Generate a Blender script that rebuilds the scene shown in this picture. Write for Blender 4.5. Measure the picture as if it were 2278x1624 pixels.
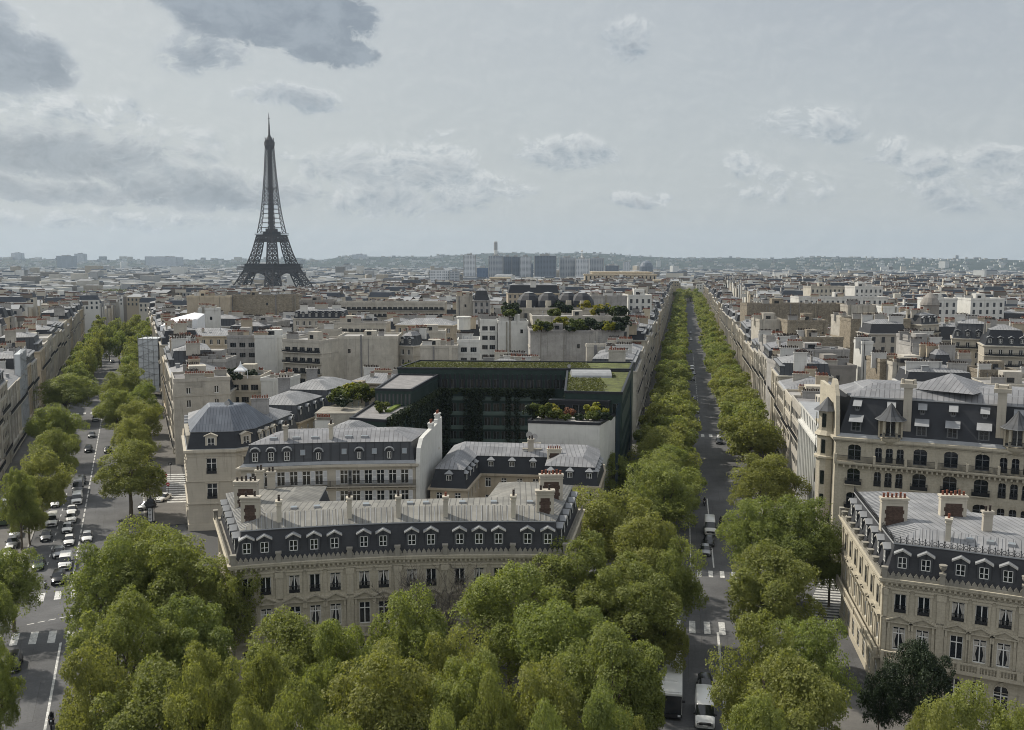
import bpy, math, random
import numpy as np
from mathutils import Vector, Matrix
C=bpy.context.scene; COL=C.collection; R=math.radians; PI=math.pi
for o in list(bpy.data.objects): bpy.data.objects.remove(o)
# ---------------------------------------------------------------- camera
PITCH=6.38; F=2107.0; EYE=50.0
cd=bpy.data.cameras.new('camera'); cam=bpy.data.objects.new('camera',cd); COL.objects.link(cam); C.camera=cam
cd.sensor_width=36; cd.lens=36*F/2278; cd.clip_start=1; cd.clip_end=60000
MC=Matrix.Translation((0,0,EYE))@Matrix.Rotation(R(90-PITCH),4,'X')@Matrix.Rotation(R(0.15),4,'Z')
cam.matrix_world=MC
# ---------------------------------------------------------------- sun and sky
SUN_EL,SUN_AZ=44,-58          # azimuth from +Y (view direction) towards +X
sd=Vector((math.sin(R(SUN_AZ))*math.cos(R(SUN_EL)),math.cos(R(SUN_AZ))*math.cos(R(SUN_EL)),math.sin(R(SUN_EL))))
sl=bpy.data.lights.new('sun','SUN'); sl.energy=4.5; sl.angle=R(1.2); sl.color=(1,.93,.82)
so=bpy.data.objects.new('sun',sl); COL.objects.link(so); so.rotation_euler=sd.to_track_quat('Z','Y').to_euler()
W=bpy.data.worlds.new('World'); C.world=W; W.use_nodes=True; nt=W.node_tree; nt.nodes.clear()
class G:
    def __init__(s,nt): s.nt=nt
    def n(s,t,**k):
        x=s.nt.nodes.new(t)
        for a,b in k.items():
            if a[0]=='i' and a[1:].isdigit(): s.put(x.inputs[int(a[1:])],b)
            elif hasattr(x,a): setattr(x,a,b)
            else: s.put(x.inputs[a.replace('_',' ')],b)
        return x
    def put(s,i,b):
        if hasattr(b,'links') or isinstance(b,bpy.types.NodeSocket): s.nt.links.new(b,i)
        elif isinstance(b,(tuple,list)) and i.type=='RGBA' and len(b)==3: i.default_value=(*b,1)
        else: i.default_value=b
    def m(s,op,a,b=0,c=0,clamp=False):
        x=s.n('ShaderNodeMath',operation=op,i0=a,i1=b,i2=c); x.use_clamp=clamp; return x.outputs[0]
    def mr(s,v,a,b,c=0.,d=1.,smooth=True):
        x=s.n('ShaderNodeMapRange',i0=v,i1=a,i2=b,i3=c,i4=d); x.interpolation_type='SMOOTHSTEP' if smooth else 'LINEAR'; return x.outputs[0]
    def mix(s,f,a,b,bt='MIX'):
        x=s.nt.nodes.new('ShaderNodeMix'); x.data_type='RGBA'; x.blend_type=bt
        s.put(x.inputs[0],f); s.put(x.inputs[6],a); s.put(x.inputs[7],b); return x.outputs[2]
    def noise(s,vec,scale,detail=4,rough=.55,dist=0.,lac=2.0):
        x=s.n('ShaderNodeTexNoise',Scale=scale,Detail=detail,Roughness=rough,Distortion=dist,Lacunarity=lac)
        if vec is not None: s.put(x.inputs['Vector'],vec)
        return x.outputs[0]
g=G(nt)
sky=g.n('ShaderNodeTexSky',sky_type='NISHITA',sun_disc=False,sun_elevation=R(SUN_EL),sun_rotation=R(SUN_AZ),altitude=100,air_density=1.2,dust_density=3.5,ozone_density=1.5)
tc=g.n('ShaderNodeTexCoord').outputs['Generated']
sp=g.n('ShaderNodeSeparateXYZ',i0=tc)
az=g.m('MULTIPLY',g.m('ARCTAN2',sp.outputs[0],sp.outputs[1]),57.2958)
el=g.m('MULTIPLY',g.m('ARCSINE',sp.outputs[2]),57.2958)
cv=g.n('ShaderNodeCombineXYZ',i0=az,i1=g.m('MULTIPLY',el,1.5)).outputs[0]
# cumulus banks: (azimuth, elevation, half width, half height, strength, darkness of the core)
def azel(u,v):
    d=MC.to_3x3()@Vector(((u-1139)/F,-(v-812)/F,-1)); d.normalize()
    return math.degrees(math.atan2(d.x,d.y)),math.degrees(math.asin(d.z))
BL=[(620,40,165,66,1.5,1.1),(740,118,92,36,1.2,1.1),(460,115,80,50,.7,.8),(480,5,110,36,.9,1.0),(15,140,95,65,1.2,.8),(0,30,55,25,.7,.6),
 (640,220,100,26,.85,.5),(150,245,190,35,.6,.25),(130,345,235,58,1.05,.62),(400,320,130,36,.4,.35),(430,425,200,46,1.0,.62),(90,425,150,30,.9,.62),
 (390,385,30,18,.8,.1),(930,390,125,58,1.15,.3),(780,380,85,50,.8,.45),(1050,425,110,38,.8,.3),(900,455,220,38,.6,.4),(1160,425,40,22,.7,.2),
 (1255,342,95,36,1.1,.3),(1175,345,30,22,.8,.2),(1400,450,65,18,.8,.3),(1470,436,30,10,.6,.2),(1405,92,52,40,.8,.5),(1790,285,100,42,.62,.3),
 (1640,375,50,28,.5,.2),(1730,425,140,45,.42,.25),(1975,330,38,28,.85,.25),(2120,390,120,55,.6,.35),(2240,370,70,48,.65,.35),(2200,440,120,40,.45,.4),
 (990,300,35,15,.5,.3),(250,490,280,22,.5,.3),(640,340,25,25,.5,.3)]
wz=g.n('ShaderNodeTexNoise',Scale=.22,Detail=3,Vector=cv); wv=g.n('ShaderNodeVectorMath',operation='MULTIPLY_ADD',i0=wz.outputs['Color'],i1=(3.4,2.6,0),i2=(-1.7,-1.3,0)).outputs[0]
wv=g.n('ShaderNodeVectorMath',operation='ADD',i0=cv,i1=wv).outputs[0]; ws=g.n('ShaderNodeSeparateXYZ',i0=wv)
dens=None; dark=None; hy=None; sb=None
for u,v,w,h,s,dk in BL:
    a0,e0=azel(u,v); w=w/F*57.3*1.45; h=h/F*57.3*1.5*1.5; e0*=1.5
    dx=g.m('MULTIPLY',g.m('SUBTRACT',ws.outputs[0],a0),1/w); dy=g.m('MULTIPLY',g.m('SUBTRACT',ws.outputs[1],e0),1/h)
    # flat bottoms, billowing tops
    r2=g.m('ADD',g.m('MULTIPLY',dx,dx),g.m('MULTIPLY',g.m('MULTIPLY',dy,dy),g.mr(dy,-.6,.2,2.0,1.0)))
    b=g.m('MULTIPLY',g.m('MAXIMUM',g.m('SUBTRACT',1,r2),0),s)
    bd=g.m('MULTIPLY',b,dk); q=g.m('MULTIPLY',b,dy); hy=q if hy is None else g.m('ADD',hy,q); sb=b if sb is None else g.m('ADD',sb,b)
    dens=b if dens is None else g.m('SMOOTH_MAX',dens,b,.25); dark=bd if dark is None else g.m('MAXIMUM',dark,bd)
def billow(vec):
    t=None
    for sc_,am in ((.30,.42),(.72,.30),(1.7,.18),(4.2,.10)):
        q=g.m('MULTIPLY',g.m('ABSOLUTE',g.m('SUBTRACT',g.m('MULTIPLY',g.noise(vec,sc_,1.5,.5),2),1)),am*3.2); t=q if t is None else g.m('ADD',t,q)
    return t
n1=billow(wv); n1s=billow(g.n('ShaderNodeVectorMath',operation='ADD',i0=wv,i1=(-.35,.6,0)).outputs[0]); n2=g.noise(wv,.5,5,.6)
bill=g.m('ADD',g.m('MULTIPLY',g.m('SUBTRACT',n1,.42),1.5),g.m('MULTIPLY',g.m('SUBTRACT',n2,.5),.6))
d2=g.m('ADD',dens,g.m('MULTIPLY',bill,g.mr(dens,.12,.5,0,.8)))
mask=g.m('POWER',g.mr(d2,.04,.66),1.15)
hf=g.m('DIVIDE',hy,g.m('ADD',sb,.12))
shade=g.m('ADD',g.m('ADD',g.m('MULTIPLY',g.m('SUBTRACT',n1,n1s),1.0),.52),g.m('MULTIPLY',hf,.6),clamp=True)   # sunward edges brighter
core=g.mr(g.m('ADD',dark,g.m('MULTIPLY',bill,.25)),.12,.75)
c1=g.mix(shade,(.355,.41,.46),(.70,.725,.73)); c2=g.mix(core,c1,g.mix(g.mr(n2,.35,.65),(.26,.30,.345),(.34,.385,.43)))
# thin veil between the clouds, paler towards the left and the horizon
veil=g.mix(g.mr(az,-30,32),(.57,.60,.60),(.445,.485,.525)); veil=g.mix(g.mr(el,0,16),(.55,.585,.59),veil)
veil=g.mix(g.m('MULTIPLY',g.m('SUBTRACT',g.noise(cv,.06,3),.4),1.2,clamp=True),veil,(.58,.62,.63))
v2=g.mix(mask,veil,c2)
bright=g.m('MAXIMUM',g.mr(el,28,70),g.mr(g.m('ABSOLUTE',az),50,120))  # added fill: unseen sky overhead and behind brightened to light the shaded facades
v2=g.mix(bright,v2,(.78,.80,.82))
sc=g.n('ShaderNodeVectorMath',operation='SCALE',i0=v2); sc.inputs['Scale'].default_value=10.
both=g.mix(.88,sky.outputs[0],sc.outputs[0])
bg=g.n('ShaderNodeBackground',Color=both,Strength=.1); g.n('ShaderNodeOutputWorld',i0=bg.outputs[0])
W.cycles.sampling_method='MANUAL'; W.cycles.sample_map_resolution=512
vs=C.view_settings; vs.view_transform='Standard'; vs.look='None'; vs.exposure=0.0; vs.gamma=1
cy=C.cycles; cy.max_bounces=5; cy.diffuse_bounces=2; cy.glossy_bounces=2; cy.transmission_bounces=3; cy.transparent_max_bounces=6; cy.volume_bounces=0
cy.use_denoising=True; cy.filter_width=1.0; cy.caustics_reflective=False; cy.caustics_refractive=False
try: cy.denoiser='OPENIMAGEDENOISE'
except Exception: pass
# ---------------------------------------------------------------- placing helpers
M3=MC.to_3x3(); MI=M3.inverted()
def P(u,v,z):                                # ground position of something of height z seen at (u,v)
    d=M3@Vector(((u-1139)/F,-(v-812)/F,-1)); t=(z-EYE)/d.z; return Vector((d.x*t,d.y*t,z))
def PR(u,z,r):                               # at distance r from the arch, seen in column u
    y=r
    for _ in range(12):
        zc=.9938*y+.111*(EYE-z); x=(u-1139)/F*zc; y=math.sqrt(r*r-x*x)
    return (x,y)
def PY(u,y,z): return (u-1139)/F*(.9938*y+.111*(EYE-z))
def AX(y): return 27+.18*(y-116.5)           # axis of the right-hand avenue
def BX(y): return -53.7-.40*(y-106)          # axis of the left-hand avenue
KD=Vector((.18,1,0)).normalized(); KN=Vector((KD.y,-KD.x,0))      # direction and right normal
ID=Vector((-.40,1,0)).normalized(); IN=Vector((ID.y,-ID.x,0))
def kpt(y,off): p=Vector((AX(y),y,0))+KN*off; return p
def ipt(y,off): p=Vector((BX(y),y,0))+IN*off; return p
def gz(x,y):                                 # lie of the land
    r=math.hypot(x,y)
    def ss(a,b,t): t=min(1,max(0,(t-a)/(b-a))); return t*t*(3-2*t)
    low=-24*ss(850,1500,r-x*.9)
    return low
# ---------------------------------------------------------------- mesh helpers
class MB:
    def __init__(s): s.v=[];s.f=[];s.m=[];s.uv=[]
    def face(s,pts,mat=0,uv=None):
        b=len(s.v); s.v.extend([tuple(p) for p in pts]); s.f.append(tuple(range(b,b+len(pts)))); s.m.append(mat)
        if uv is None:
            p=[Vector(q) for q in pts]; a=p[1]-p[0]; 
            if a.length<1e-6: a=p[2]-p[0]
            a.normalize(); nn=a.cross(p[-1]-p[0]); 
            if nn.length<1e-9: nn=Vector((0,0,1))
            c=nn.normalized().cross(a); off=p[0].dot(a)
            uv=[(off+(q-p[0]).dot(a),(q-p[0]).dot(c)+(p[0].z if abs(nn.z)<.9*nn.length else p[0].dot(c))) for q in p]
        s.uv.extend(uv)
    def box(s,x0,x1,y0,y1,z0,z1,mat=0,T=None,bottom=True,top=None):
        p=[(x0,y0,z0),(x1,y0,z0),(x1,y1,z0),(x0,y1,z0),(x0,y0,z1),(x1,y0,z1),(x1,y1,z1),(x0,y1,z1)]
        if T is not None: p=[T@Vector(q) for q in p]
        for k in ((0,1,5,4),(1,2,6,5),(2,3,7,6),(3,0,4,7)): s.face([p[i] for i in k],mat)
        s.face([p[i] for i in (4,5,6,7)],mat if top is None else top)
        if bottom: s.face([p[i] for i in (3,2,1,0)],mat)
    def bar(s,a,b,w,mat=0,h=None):
        a=Vector(a);b=Vector(b);d=b-a;L=d.length
        if L<1e-6: return
        q=d.to_track_quat('X','Z').to_matrix().to_4x4(); T=Matrix.Translation(a)@q; h=h or w
        s.box(0,L,-w/2,w/2,-h/2,h/2,mat,T)
    def prism(s,cx,cy,z0,z1,r0,r1,n=8,mat=0,cap=True,sq=1.):
        a=[(cx+r0*math.cos(2*PI*i/n),cy+sq*r0*math.sin(2*PI*i/n),z0) for i in range(n)]; b=[(cx+r1*math.cos(2*PI*i/n),cy+sq*r1*math.sin(2*PI*i/n),z1) for i in range(n)]
        for i in range(n):
            j=(i+1)%n
            if r1>1e-4: s.face([a[i],a[j],b[j],b[i]],mat)
            else: s.face([a[i],a[j],(cx,cy,z1)],mat)
        if cap and r1>1e-4: s.face(b,mat)
        if cap and r0>1e-4: s.face(a[::-1],mat)
    def lathe(s,prof,n=12,mat=0,cx=0,cy=0):
        for (r0,z0),(r1,z1) in zip(prof,prof[1:]): s.prism(cx,cy,z0,z1,max(r0,1e-3),r1,n,mat,False)
        s.face([(cx+prof[-1][0]*math.cos(2*PI*i/n),cy+prof[-1][0]*math.sin(2*PI*i/n),prof[-1][1]) for i in range(n)] if prof[-1][0]>.01 else [(cx,cy,prof[-1][1]),(cx+.01,cy,prof[-1][1]),(cx,cy+.01,prof[-1][1])],mat)
    def tube(s,pts,rad,n=6,mat=0):
        prev=None
        for k,(p,r) in enumerate(zip(pts,rad)):
            p=Vector(p); d=(Vector(pts[min(k+1,len(pts)-1)])-Vector(pts[max(k-1,0)])).normalized(); q=d.to_track_quat('Z','Y').to_matrix()
            ring=[p+q@Vector((r*math.cos(2*PI*i/n),r*math.sin(2*PI*i/n),0)) for i in range(n)]
            if prev:
                for i in range(n): s.face([prev[i],prev[(i+1)%n],ring[(i+1)%n],ring[i]],mat)
            prev=ring
        s.face(prev,mat)
    def mesh(s,name,mats,smooth=False,weld=False):
        me=bpy.data.meshes.new(name); me.from_pydata(s.v,[],s.f)
        for m in (mats if isinstance(mats,(list,tuple)) else [mats]): me.materials.append(m)
        me.polygons.foreach_set('material_index',s.m); ul=me.uv_layers.new(name='UVMap'); ul.data.foreach_set('uv',[c for q in s.uv for c in q])
        if weld:
            import bmesh
            bm=bmesh.new(); bm.from_mesh(me); bmesh.ops.remove_doubles(bm,verts=bm.verts,dist=.0005); bm.to_mesh(me); bm.free()
        if smooth: me.polygons.foreach_set('use_smooth',[True]*len(me.polygons))
        me.update(); return me
    def build(s,name,mats,parent=None,loc=None,rz=0,smooth=False,weld=False):
        return put(name,s.mesh(name,mats,smooth,weld),parent,loc,rz) if s.f else None
def put(name,data,parent=None,loc=None,rz=0,sc=None):
    o=bpy.data.objects.new(name,data); COL.objects.link(o)
    if parent: o.parent=parent
    if loc is not None: o.location=loc
    if rz: o.rotation_euler.z=rz
    if sc is not None: o.scale=sc if isinstance(sc,(tuple,list)) else (sc,sc,sc)
    return o
def tag(o,label,cat,group=None,kind=None):
    if kind: o['kind']=kind
    if label: o['label']=label
    if cat: o['category']=cat
    if group: o['group']=group
    return o
def thing(name,label,cat,loc=(0,0,0),rz=0,group=None):
    return tag(put(name,None,None,loc,rz),label,cat,group)
def struct(o): o['kind']='structure'; return o
class Proto:                                  # a part with its own sub-parts, stamped many times
    def __init__(s,name,mesh,subs=()): s.name=name;s.mesh=mesh;s.subs=subs
    def stamp(s,parent,loc,rz=0,sc=None):
        o=put(s.name,s.mesh,parent,loc,rz,sc)
        for n,m in s.subs: put(n,m,o)
        return o
def copytree(o,parent=None):
    c=o.copy(); COL.objects.link(c); c.parent=parent
    for ch in o.children: copytree(ch,c)
    return c
# ---------------------------------------------------------------- materials
MATS={}
def mat(name,col,rough=.85,var=.12,scale=.6,bump=0.,bs=8.,metal=0.,spec=.4,stain=0.,stc=(.08,.075,.065),seam=0.,brick=None,uvmode=False,rnd=0.,fine=0.):
    m=bpy.data.materials.new(name); m.use_nodes=True; nt=m.node_tree; b=nt.nodes['Principled BSDF']; g=G(nt)
    oc=g.n('ShaderNodeTexCoord'); ob=oc.outputs['Object']; uv=oc.outputs['UV']
    c=(*col,1)
    if var: 
        nz=g.noise(ob,scale,5,.6); k=g.mr(nz,.3,.7,1-var,1+var,False)
        c=g.mix(1.,c,g.n('ShaderNodeCombineXYZ',i0=k,i1=k,i2=k).outputs[0],'MULTIPLY')
    if rnd:
        oi=g.n('ShaderNodeObjectInfo').outputs['Random']; k=g.mr(oi,0,1,1-rnd,1+rnd,False); k2=g.mr(oi,0,1,1-rnd*.7,1+rnd*1.1,False)
        c=g.mix(1.,c,g.n('ShaderNodeCombineXYZ',i0=k,i1=k,i2=k2).outputs[0],'MULTIPLY')
    if fine:
        nz=g.noise(ob,3.5,3,.7); k=g.mr(nz,.3,.7,1-fine,1+fine,False); c=g.mix(1.,c,g.n('ShaderNodeCombineXYZ',i0=k,i1=k,i2=k).outputs[0],'MULTIPLY')
    if stain:      # rain streaks: noise stretched downwards
        mp=g.n('ShaderNodeMapping',i0=uv); mp.inputs['Scale'].default_value=(1.1,.09,1); nz=g.noise(mp.outputs[0],1.2,5,.65)
        c=g.mix(g.mr(nz,.52,.8,0,stain),c,stc)
    if brick:      # (width,height,mortar,amount,second colour)
        w,h,mo,am,c2=brick
        bt=g.n('ShaderNodeTexBrick',Vector=uv,Scale=1.,Mortar_Size=mo,Brick_Width=w,Row_Height=h,Color1=(1,1,1),Color2=c2,Mortar=(.45,.43,.4)); c=g.mix(am,c,g.mix(1.,c,bt.outputs[0],'MULTIPLY'))
    if seam:       # standing seams of sheet zinc, plus sheets that weathered differently
        sx=g.n('ShaderNodeSeparateXYZ',i0=uv); fr=g.m('FRACT',g.m('MULTIPLY',sx.outputs[0],1/seam)); ln=g.m('ADD',g.mr(fr,.0,.12,1,0),g.mr(fr,.87,1.,0,1))
        bt=g.n('ShaderNodeTexBrick',Vector=uv,Scale=1.,Mortar_Size=.012,Brick_Width=seam,Row_Height=2.,Color1=(1.1,1.1,1.1),Color2=(.84,.85,.87),Mortar=(.8,.8,.8)); bt.offset=0
        c=g.mix(1.,c,bt.outputs[0],'MULTIPLY'); c=g.mix(g.m('MULTIPLY',ln,.8),c,(col[0]*.25,col[1]*.25,col[2]*.27))
        hb=ln
    if not isinstance(c,tuple): nt.links.new(c,b.inputs['Base Color'])
    else: b.inputs['Base Color'].default_value=c
    b.inputs['Roughness'].default_value=rough; b.inputs['Metallic'].default_value=metal; b.inputs['Specular IOR Level'].default_value=spec
    if bump: 
        bn=g.n('ShaderNodeBump',Strength=bump,Distance=.05,Height=g.noise(ob,bs,4,.6)); nt.links.new(bn.outputs[0],b.inputs['Normal'])
    MATS[name]=m; return m
stone=mat('limestone',(.43,.392,.308),.9,.10,.35,.3,6,stain=.45,brick=(1.1,.42,.012,.35,(.9,.9,.9)),fine=.12)
stone2=mat('pale_limestone',(.45,.415,.34),.9,.10,.4,.2,6,stain=.5,brick=(1.3,.5,.012,.25,(.92,.92,.9)),rnd=.1)
PT=(2.7,6.5,.012,.55,(.80,.79,.76))
walls=[mat('cream_render',(.43,.405,.345),.9,.16,.4,stain=.6,rnd=.12,brick=PT,fine=.08),mat('grey_render',(.34,.33,.305),.9,.2,.4,stain=.8,rnd=.15,brick=PT,fine=.1),
 mat('white_render',(.56,.555,.525),.9,.1,.4,stain=.45,rnd=.06,brick=PT),mat('ochre_render',(.44,.38,.28),.9,.14,.4,stain=.6,rnd=.12),
 mat('rubble_wall',(.30,.265,.205),.95,.2,.7,.5,3,stain=.5,brick=(.7,.28,.03,.8,(.62,.6,.55)),rnd=.12,fine=.25),mat('dark_render',(.23,.215,.19),.9,.18,.4,stain=.6,rnd=.15)]
white=mat('white_wall',(.58,.58,.55),.85,.08,.5,stain=.4,brick=(3.3,8.,.01,.4,(.9,.9,.88)))
brickm=mat('dark_brick',(.10,.066,.052),.95,.2,1.5,.4,5,brick=(.24,.09,.012,.8,(.5,.5,.5)),fine=.2)
zinc=mat('zinc_sheet',(.225,.228,.228),.6,.22,.35,spec=.3,seam=.75,stain=.55,stc=(.10,.098,.09),rnd=.15)
zinc2=mat('old_zinc_sheet',(.20,.195,.175),.65,.25,.3,spec=.3,seam=.75,stain=.6,stc=(.10,.088,.07))
zincp=mat('plain_zinc',(.27,.28,.29),.6,.15,.8,spec=.3)
slate=mat('blue_slate',(.034,.036,.040),.62,.18,.5,.2,10,spec=.4,stain=.45,stc=(.035,.04,.035),brick=(.34,.2,.008,.55,(.75,.75,.78)),rnd=.12)
slate2=mat('dark_slate',(.022,.025,.031),.6,.15,.5,spec=.4,brick=(.34,.22,.008,.4,(.75,.75,.78)))
slate3=mat('grey_slate',(.052,.056,.062),.6,.12,.5,spec=.4,seam=1.4)
flat=mat('roof_felt',(.21,.205,.195),.95,.25,.5,fine=.15,rnd=.2)
flatl=mat('pale_roof',(.30,.295,.28),.9,.15,.4,rnd=.12)
glass=mat('window_glass',(.012,.016,.020),.12,0,spec=.7)
glassb=mat('blue_glass',(.02,.035,.055),.1,.2,.3,spec=.8)
frame=mat('white_joinery',(.72,.72,.69),.6,.04)
darkm=mat('black_iron',(.018,.019,.021),.6,.1)
greym=mat('grey_joinery',(.12,.125,.13),.6,.1)
potm=mat('terracotta',(.20,.07,.042),.9,.25,3,fine=.2); potd=mat('sooty_pot',(.045,.035,.03),.95,.2,3)
shut=mat('shutter_paint',(.62,.63,.63),.7,.06)
curt=mat('curtain',(.42,.40,.36),.95,.2,5)
asph=mat('asphalt',(.10,.101,.103),.92,.28,.16,.2,30,fine=.14,stain=.5,stc=(.05,.05,.05),brick=(3.4,11.,.03,.55,(.80,.80,.82)))
pavem=mat('asphalt_pavement',(.125,.12,.112),.93,.22,.2,fine=.12,brick=(5.,7.,.02,.4,(.85,.84,.82)))
kerbm=mat('granite_kerb',(.30,.29,.27),.9,.1,2)
paint=mat('road_paint',(.47,.47,.45),.8,.3,1.2,fine=.3)
farg=mat('far_glass',(.05,.055,.062),.3,.2,.3)
bark=mat('plane_bark',(.115,.095,.07),.95,.25,2,.4,6)
ledge=mat('weathered_ledge',(.25,.235,.20),.9,.2,.7,stain=.5)
# ---------------------------------------------------------------- ground, roads, pavements
def leafmat(name,c1,c2,c3=None,tr=.35):
    m=bpy.data.materials.new(name); m.use_nodes=True; nt=m.node_tree; g=G(nt); b=nt.nodes['Principled BSDF']; out=nt.nodes['Material Output']
    ob=g.n('ShaderNodeTexCoord').outputs['Object']; oi=g.n('ShaderNodeObjectInfo').outputs['Random']
    c=g.mix(g.mr(g.noise(ob,1.1,3,.6),.35,.65),c1,c2); c=g.mix(g.mr(g.noise(ob,9,2,.6),.4,.75,0,.6),c,c3 or tuple(x*1.5 for x in c2))
    k=g.mr(oi,0,1,.92,1.08,False); k2=g.mr(g.m('FRACT',g.m('MULTIPLY',oi,7.3)),0,1,.92,1.06,False); k2=g.m('MULTIPLY',k,k2); c=g.mix(1.,c,g.n('ShaderNodeCombineXYZ',i0=k2,i1=k,i2=k).outputs[0],'MULTIPLY')
    nt.links.new(c,b.inputs['Base Color']); b.inputs['Roughness'].default_value=.55; b.inputs['Specular IOR Level'].default_value=.35
    t=g.n('ShaderNodeBsdfTranslucent',Color=g.mix(1.,c,(1.25,1.25,.6),'MULTIPLY')); ms=g.n('ShaderNodeMixShader',i0=tr,i1=b.outputs[0],i2=t.outputs[0]); nt.links.new(ms.outputs[0],out.inputs[0]); return m
leaf1=leafmat('spring_leaves',(.155,.182,.050),(.235,.258,.078),(.34,.36,.13),.5)
leafd=leafmat('dark_leaves',(.014,.026,.010),(.024,.040,.014),(.04,.06,.02),.15)
leafy=leafmat('yellow_leaves',(.16,.17,.015),(.26,.24,.02),(.33,.30,.04)); leafr=leafmat('russet_leaves',(.16,.06,.035),(.25,.10,.06),(.30,.15,.09))
leafm=leafmat('garden_leaves',(.05,.075,.015),(.10,.12,.02),(.16,.17,.03)); grassm=mat('sedum_turf',(.075,.086,.024),.95,.6,.4,.8,5,fine=.55)
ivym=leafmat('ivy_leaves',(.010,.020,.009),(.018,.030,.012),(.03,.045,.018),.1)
# ground sheet following the lie of the land, out past the horizon
def ground():
    mb=MB(); rs=[0,60,150,300,500,700,850,950,1050,1150,1250,1350,1450,1600,1900,2300,2900,3600,4500,5600,7000,9000,12000,16000,24000,40000]; n=72
    idx=[[ (r*math.sin(2*PI*a/n),r*math.cos(2*PI*a/n)) for a in range(n)] for r in rs]
    for i in range(len(rs)-1):
        for a in range(n):
            b=(a+1)%n; q=[idx[i][a],idx[i+1][a],idx[i+1][b],idx[i][b]]
            mb.face([(x,y,gz(x,y)) for x,y in (q if i else q[:3])][::-1],0,[(0,0)]*(4 if i else 3))
    m=mat('city_ground',(.07,.07,.068),.95,.2,.02); return struct(mb.build('ground',m))
ground()
def strip(pts_l,pts_r,z,mb,m=0):
    for (a,b),(c,d) in zip(zip(pts_l,pts_l[1:]),zip(pts_r,pts_r[1:])): mb.face([(a.x,a.y,z),(c.x,c.y,z),(d.x,d.y,z),(b.x,b.y,z)],m)
def ribbon(name,fn,o0,o1,ys,z,m,side=0):
    mb=MB(); L=[fn(y,o0) for y in ys]; Rr=[fn(y,o1) for y in ys]; strip(L,Rr,z,mb)
    if side:
        for E_ in (L,Rr):
            for a,b in zip(E_,E_[1:]): mb.face([(a.x,a.y,0),(b.x,b.y,0),(b.x,b.y,z),(a.x,a.y,z)],0)
    return struct(mb.build(name,m))
ys=[0,40,80,110,140,170,200,240,280,320,400,500,600,700,850,1000,1150]
ribbon('road',kpt,-17.6,17.6,ys,.004,asph); ribbon('road',ipt,-18.0,18.0,ys[:-4],.008,asph)
# ring road round the arch and the ring street behind the mansions
def ring(name,r0,r1,a0,a1,z,m,side=0):
    mb=MB(); n=40
    for i in range(n):
        a=R(a0+(a1-a0)*i/n); b=R(a0+(a1-a0)*(i+1)/n)
        p=[(r0*math.sin(a),r0*math.cos(a)),(r1*math.sin(a),r1*math.cos(a)),(r1*math.sin(b),r1*math.cos(b)),(r0*math.sin(b),r0*math.cos(b))]
        mb.face([(x,y,z) for x,y in p][::-1],0)
        if side:
            for u,v in ((p[0],p[3]),(p[1],p[2])): mb.face([(u[0],u[1],0),(v[0],v[1],0),(v[0],v[1],z),(u[0],u[1],z)],0)
    return struct(mb.build(name,m))
ring('road',20,72,-60,60,.012,asph); ring('road',136,151,-50,60,.012,asph)
for a0,a1 in ((-24.5,9.0),(19.5,60),(-60,-36)): ring('pavement',72,111.5,a0,a1,.13,pavem,1)
for fn,o,y0s in ((kpt,1,[(152,262),(274,520),(530,1150)]),(kpt,-1,[(152,250),(262,520),(530,1150)]),(ipt,1,[(168,300),(318,560)]),(ipt,-1,[(150,300),(318,560)])):
    for y0,y1 in y0s:
        ya=[y0+(y1-y0)*i/8 for i in range(9)]; s0,s1=(10.6,19.2) if fn is kpt else (11.,19.8)
        ribbon('pavement',fn,o*s0 if o>0 else -s1,o*s1 if o>0 else -s0,ya,.13,pavem,1)
        ribbon('kerb',fn,o*s0-.16,o*s0+.14,ya,.137,kerbm,1)
ribbon('pavement',ipt,-13.,-8.2,[130,150,175,200,240,285],.135,pavem,1)   # tree island
ribbon('kerb',ipt,-8.2,-7.95,[130,150,175,200,240,285],.14,kerbm,1)
# painted lines and crossings
def dash(name,fn,o,y0,y1,ln,gap,w=.16):
    mb=MB(); y=y0
    while y<y1:
        a=fn(y,o-w);b=fn(y,o+w);c=fn(y+ln,o+w);d=fn(y+ln,o-w); mb.face([(q.x,q.y,.02) for q in (a,b,c,d)],0); y+=ln+gap
    return struct(mb.build(name,paint))
dash('lane_line',ipt,0,96,119,23,1,.14); dash('lane_line',ipt,0,150,300,2.6,1.1,.12); dash('lane_line',ipt,-4.2,152,200,1.6,2.6,.08); dash('lane_line',ipt,0,140,150,9.9,1,.13)
dash('lane_line',kpt,-.3,80,124,43,1,.16); dash('lane_line',kpt,0,150,196,45,1,.11); dash('lane_line',kpt,-3.7,150,300,150,1,.09); dash('lane_line',kpt,0,280,500,3,3,.1); dash('lane_line',kpt,-3.7,306,520,200,1,.09)
dash('lane_line',kpt,5.8,80,120,2.4,1.6,.08)
def zebra(p0,p1,ln,w,gap,dirv,name='crosswalk',zz=.024):
    mb=MB(); p0=Vector(p0);p1=Vector(p1);d=p1-p0; L=d.length; d.normalize(); s=0; dv=Vector(dirv).normalized()*ln/2
    while s+w<=L:
        a=p0+d*s; b=p0+d*(s+w); mb.face([(q.x,q.y,zz) for q in (a-dv,b-dv,b+dv,a+dv)],0); s+=w+gap
    return struct(mb.build(name,paint))
zebra(P(-60,1428,0),P(190,1412,0),4.4,.95,1.35,ID); zebra(P(84,1330,0),P(232,1312,0),3.8,.9,1.35,ID)
zebra(P(1500,1393,0),P(1640,1400,0),4.4,.85,1.15,KD); zebra(P(1500,1273,0),P(1640,1280,0),3.2,.7,1.1,KD); zebra(kpt(267,-9),kpt(267,10),4.4,.95,1.3,KD)
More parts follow.
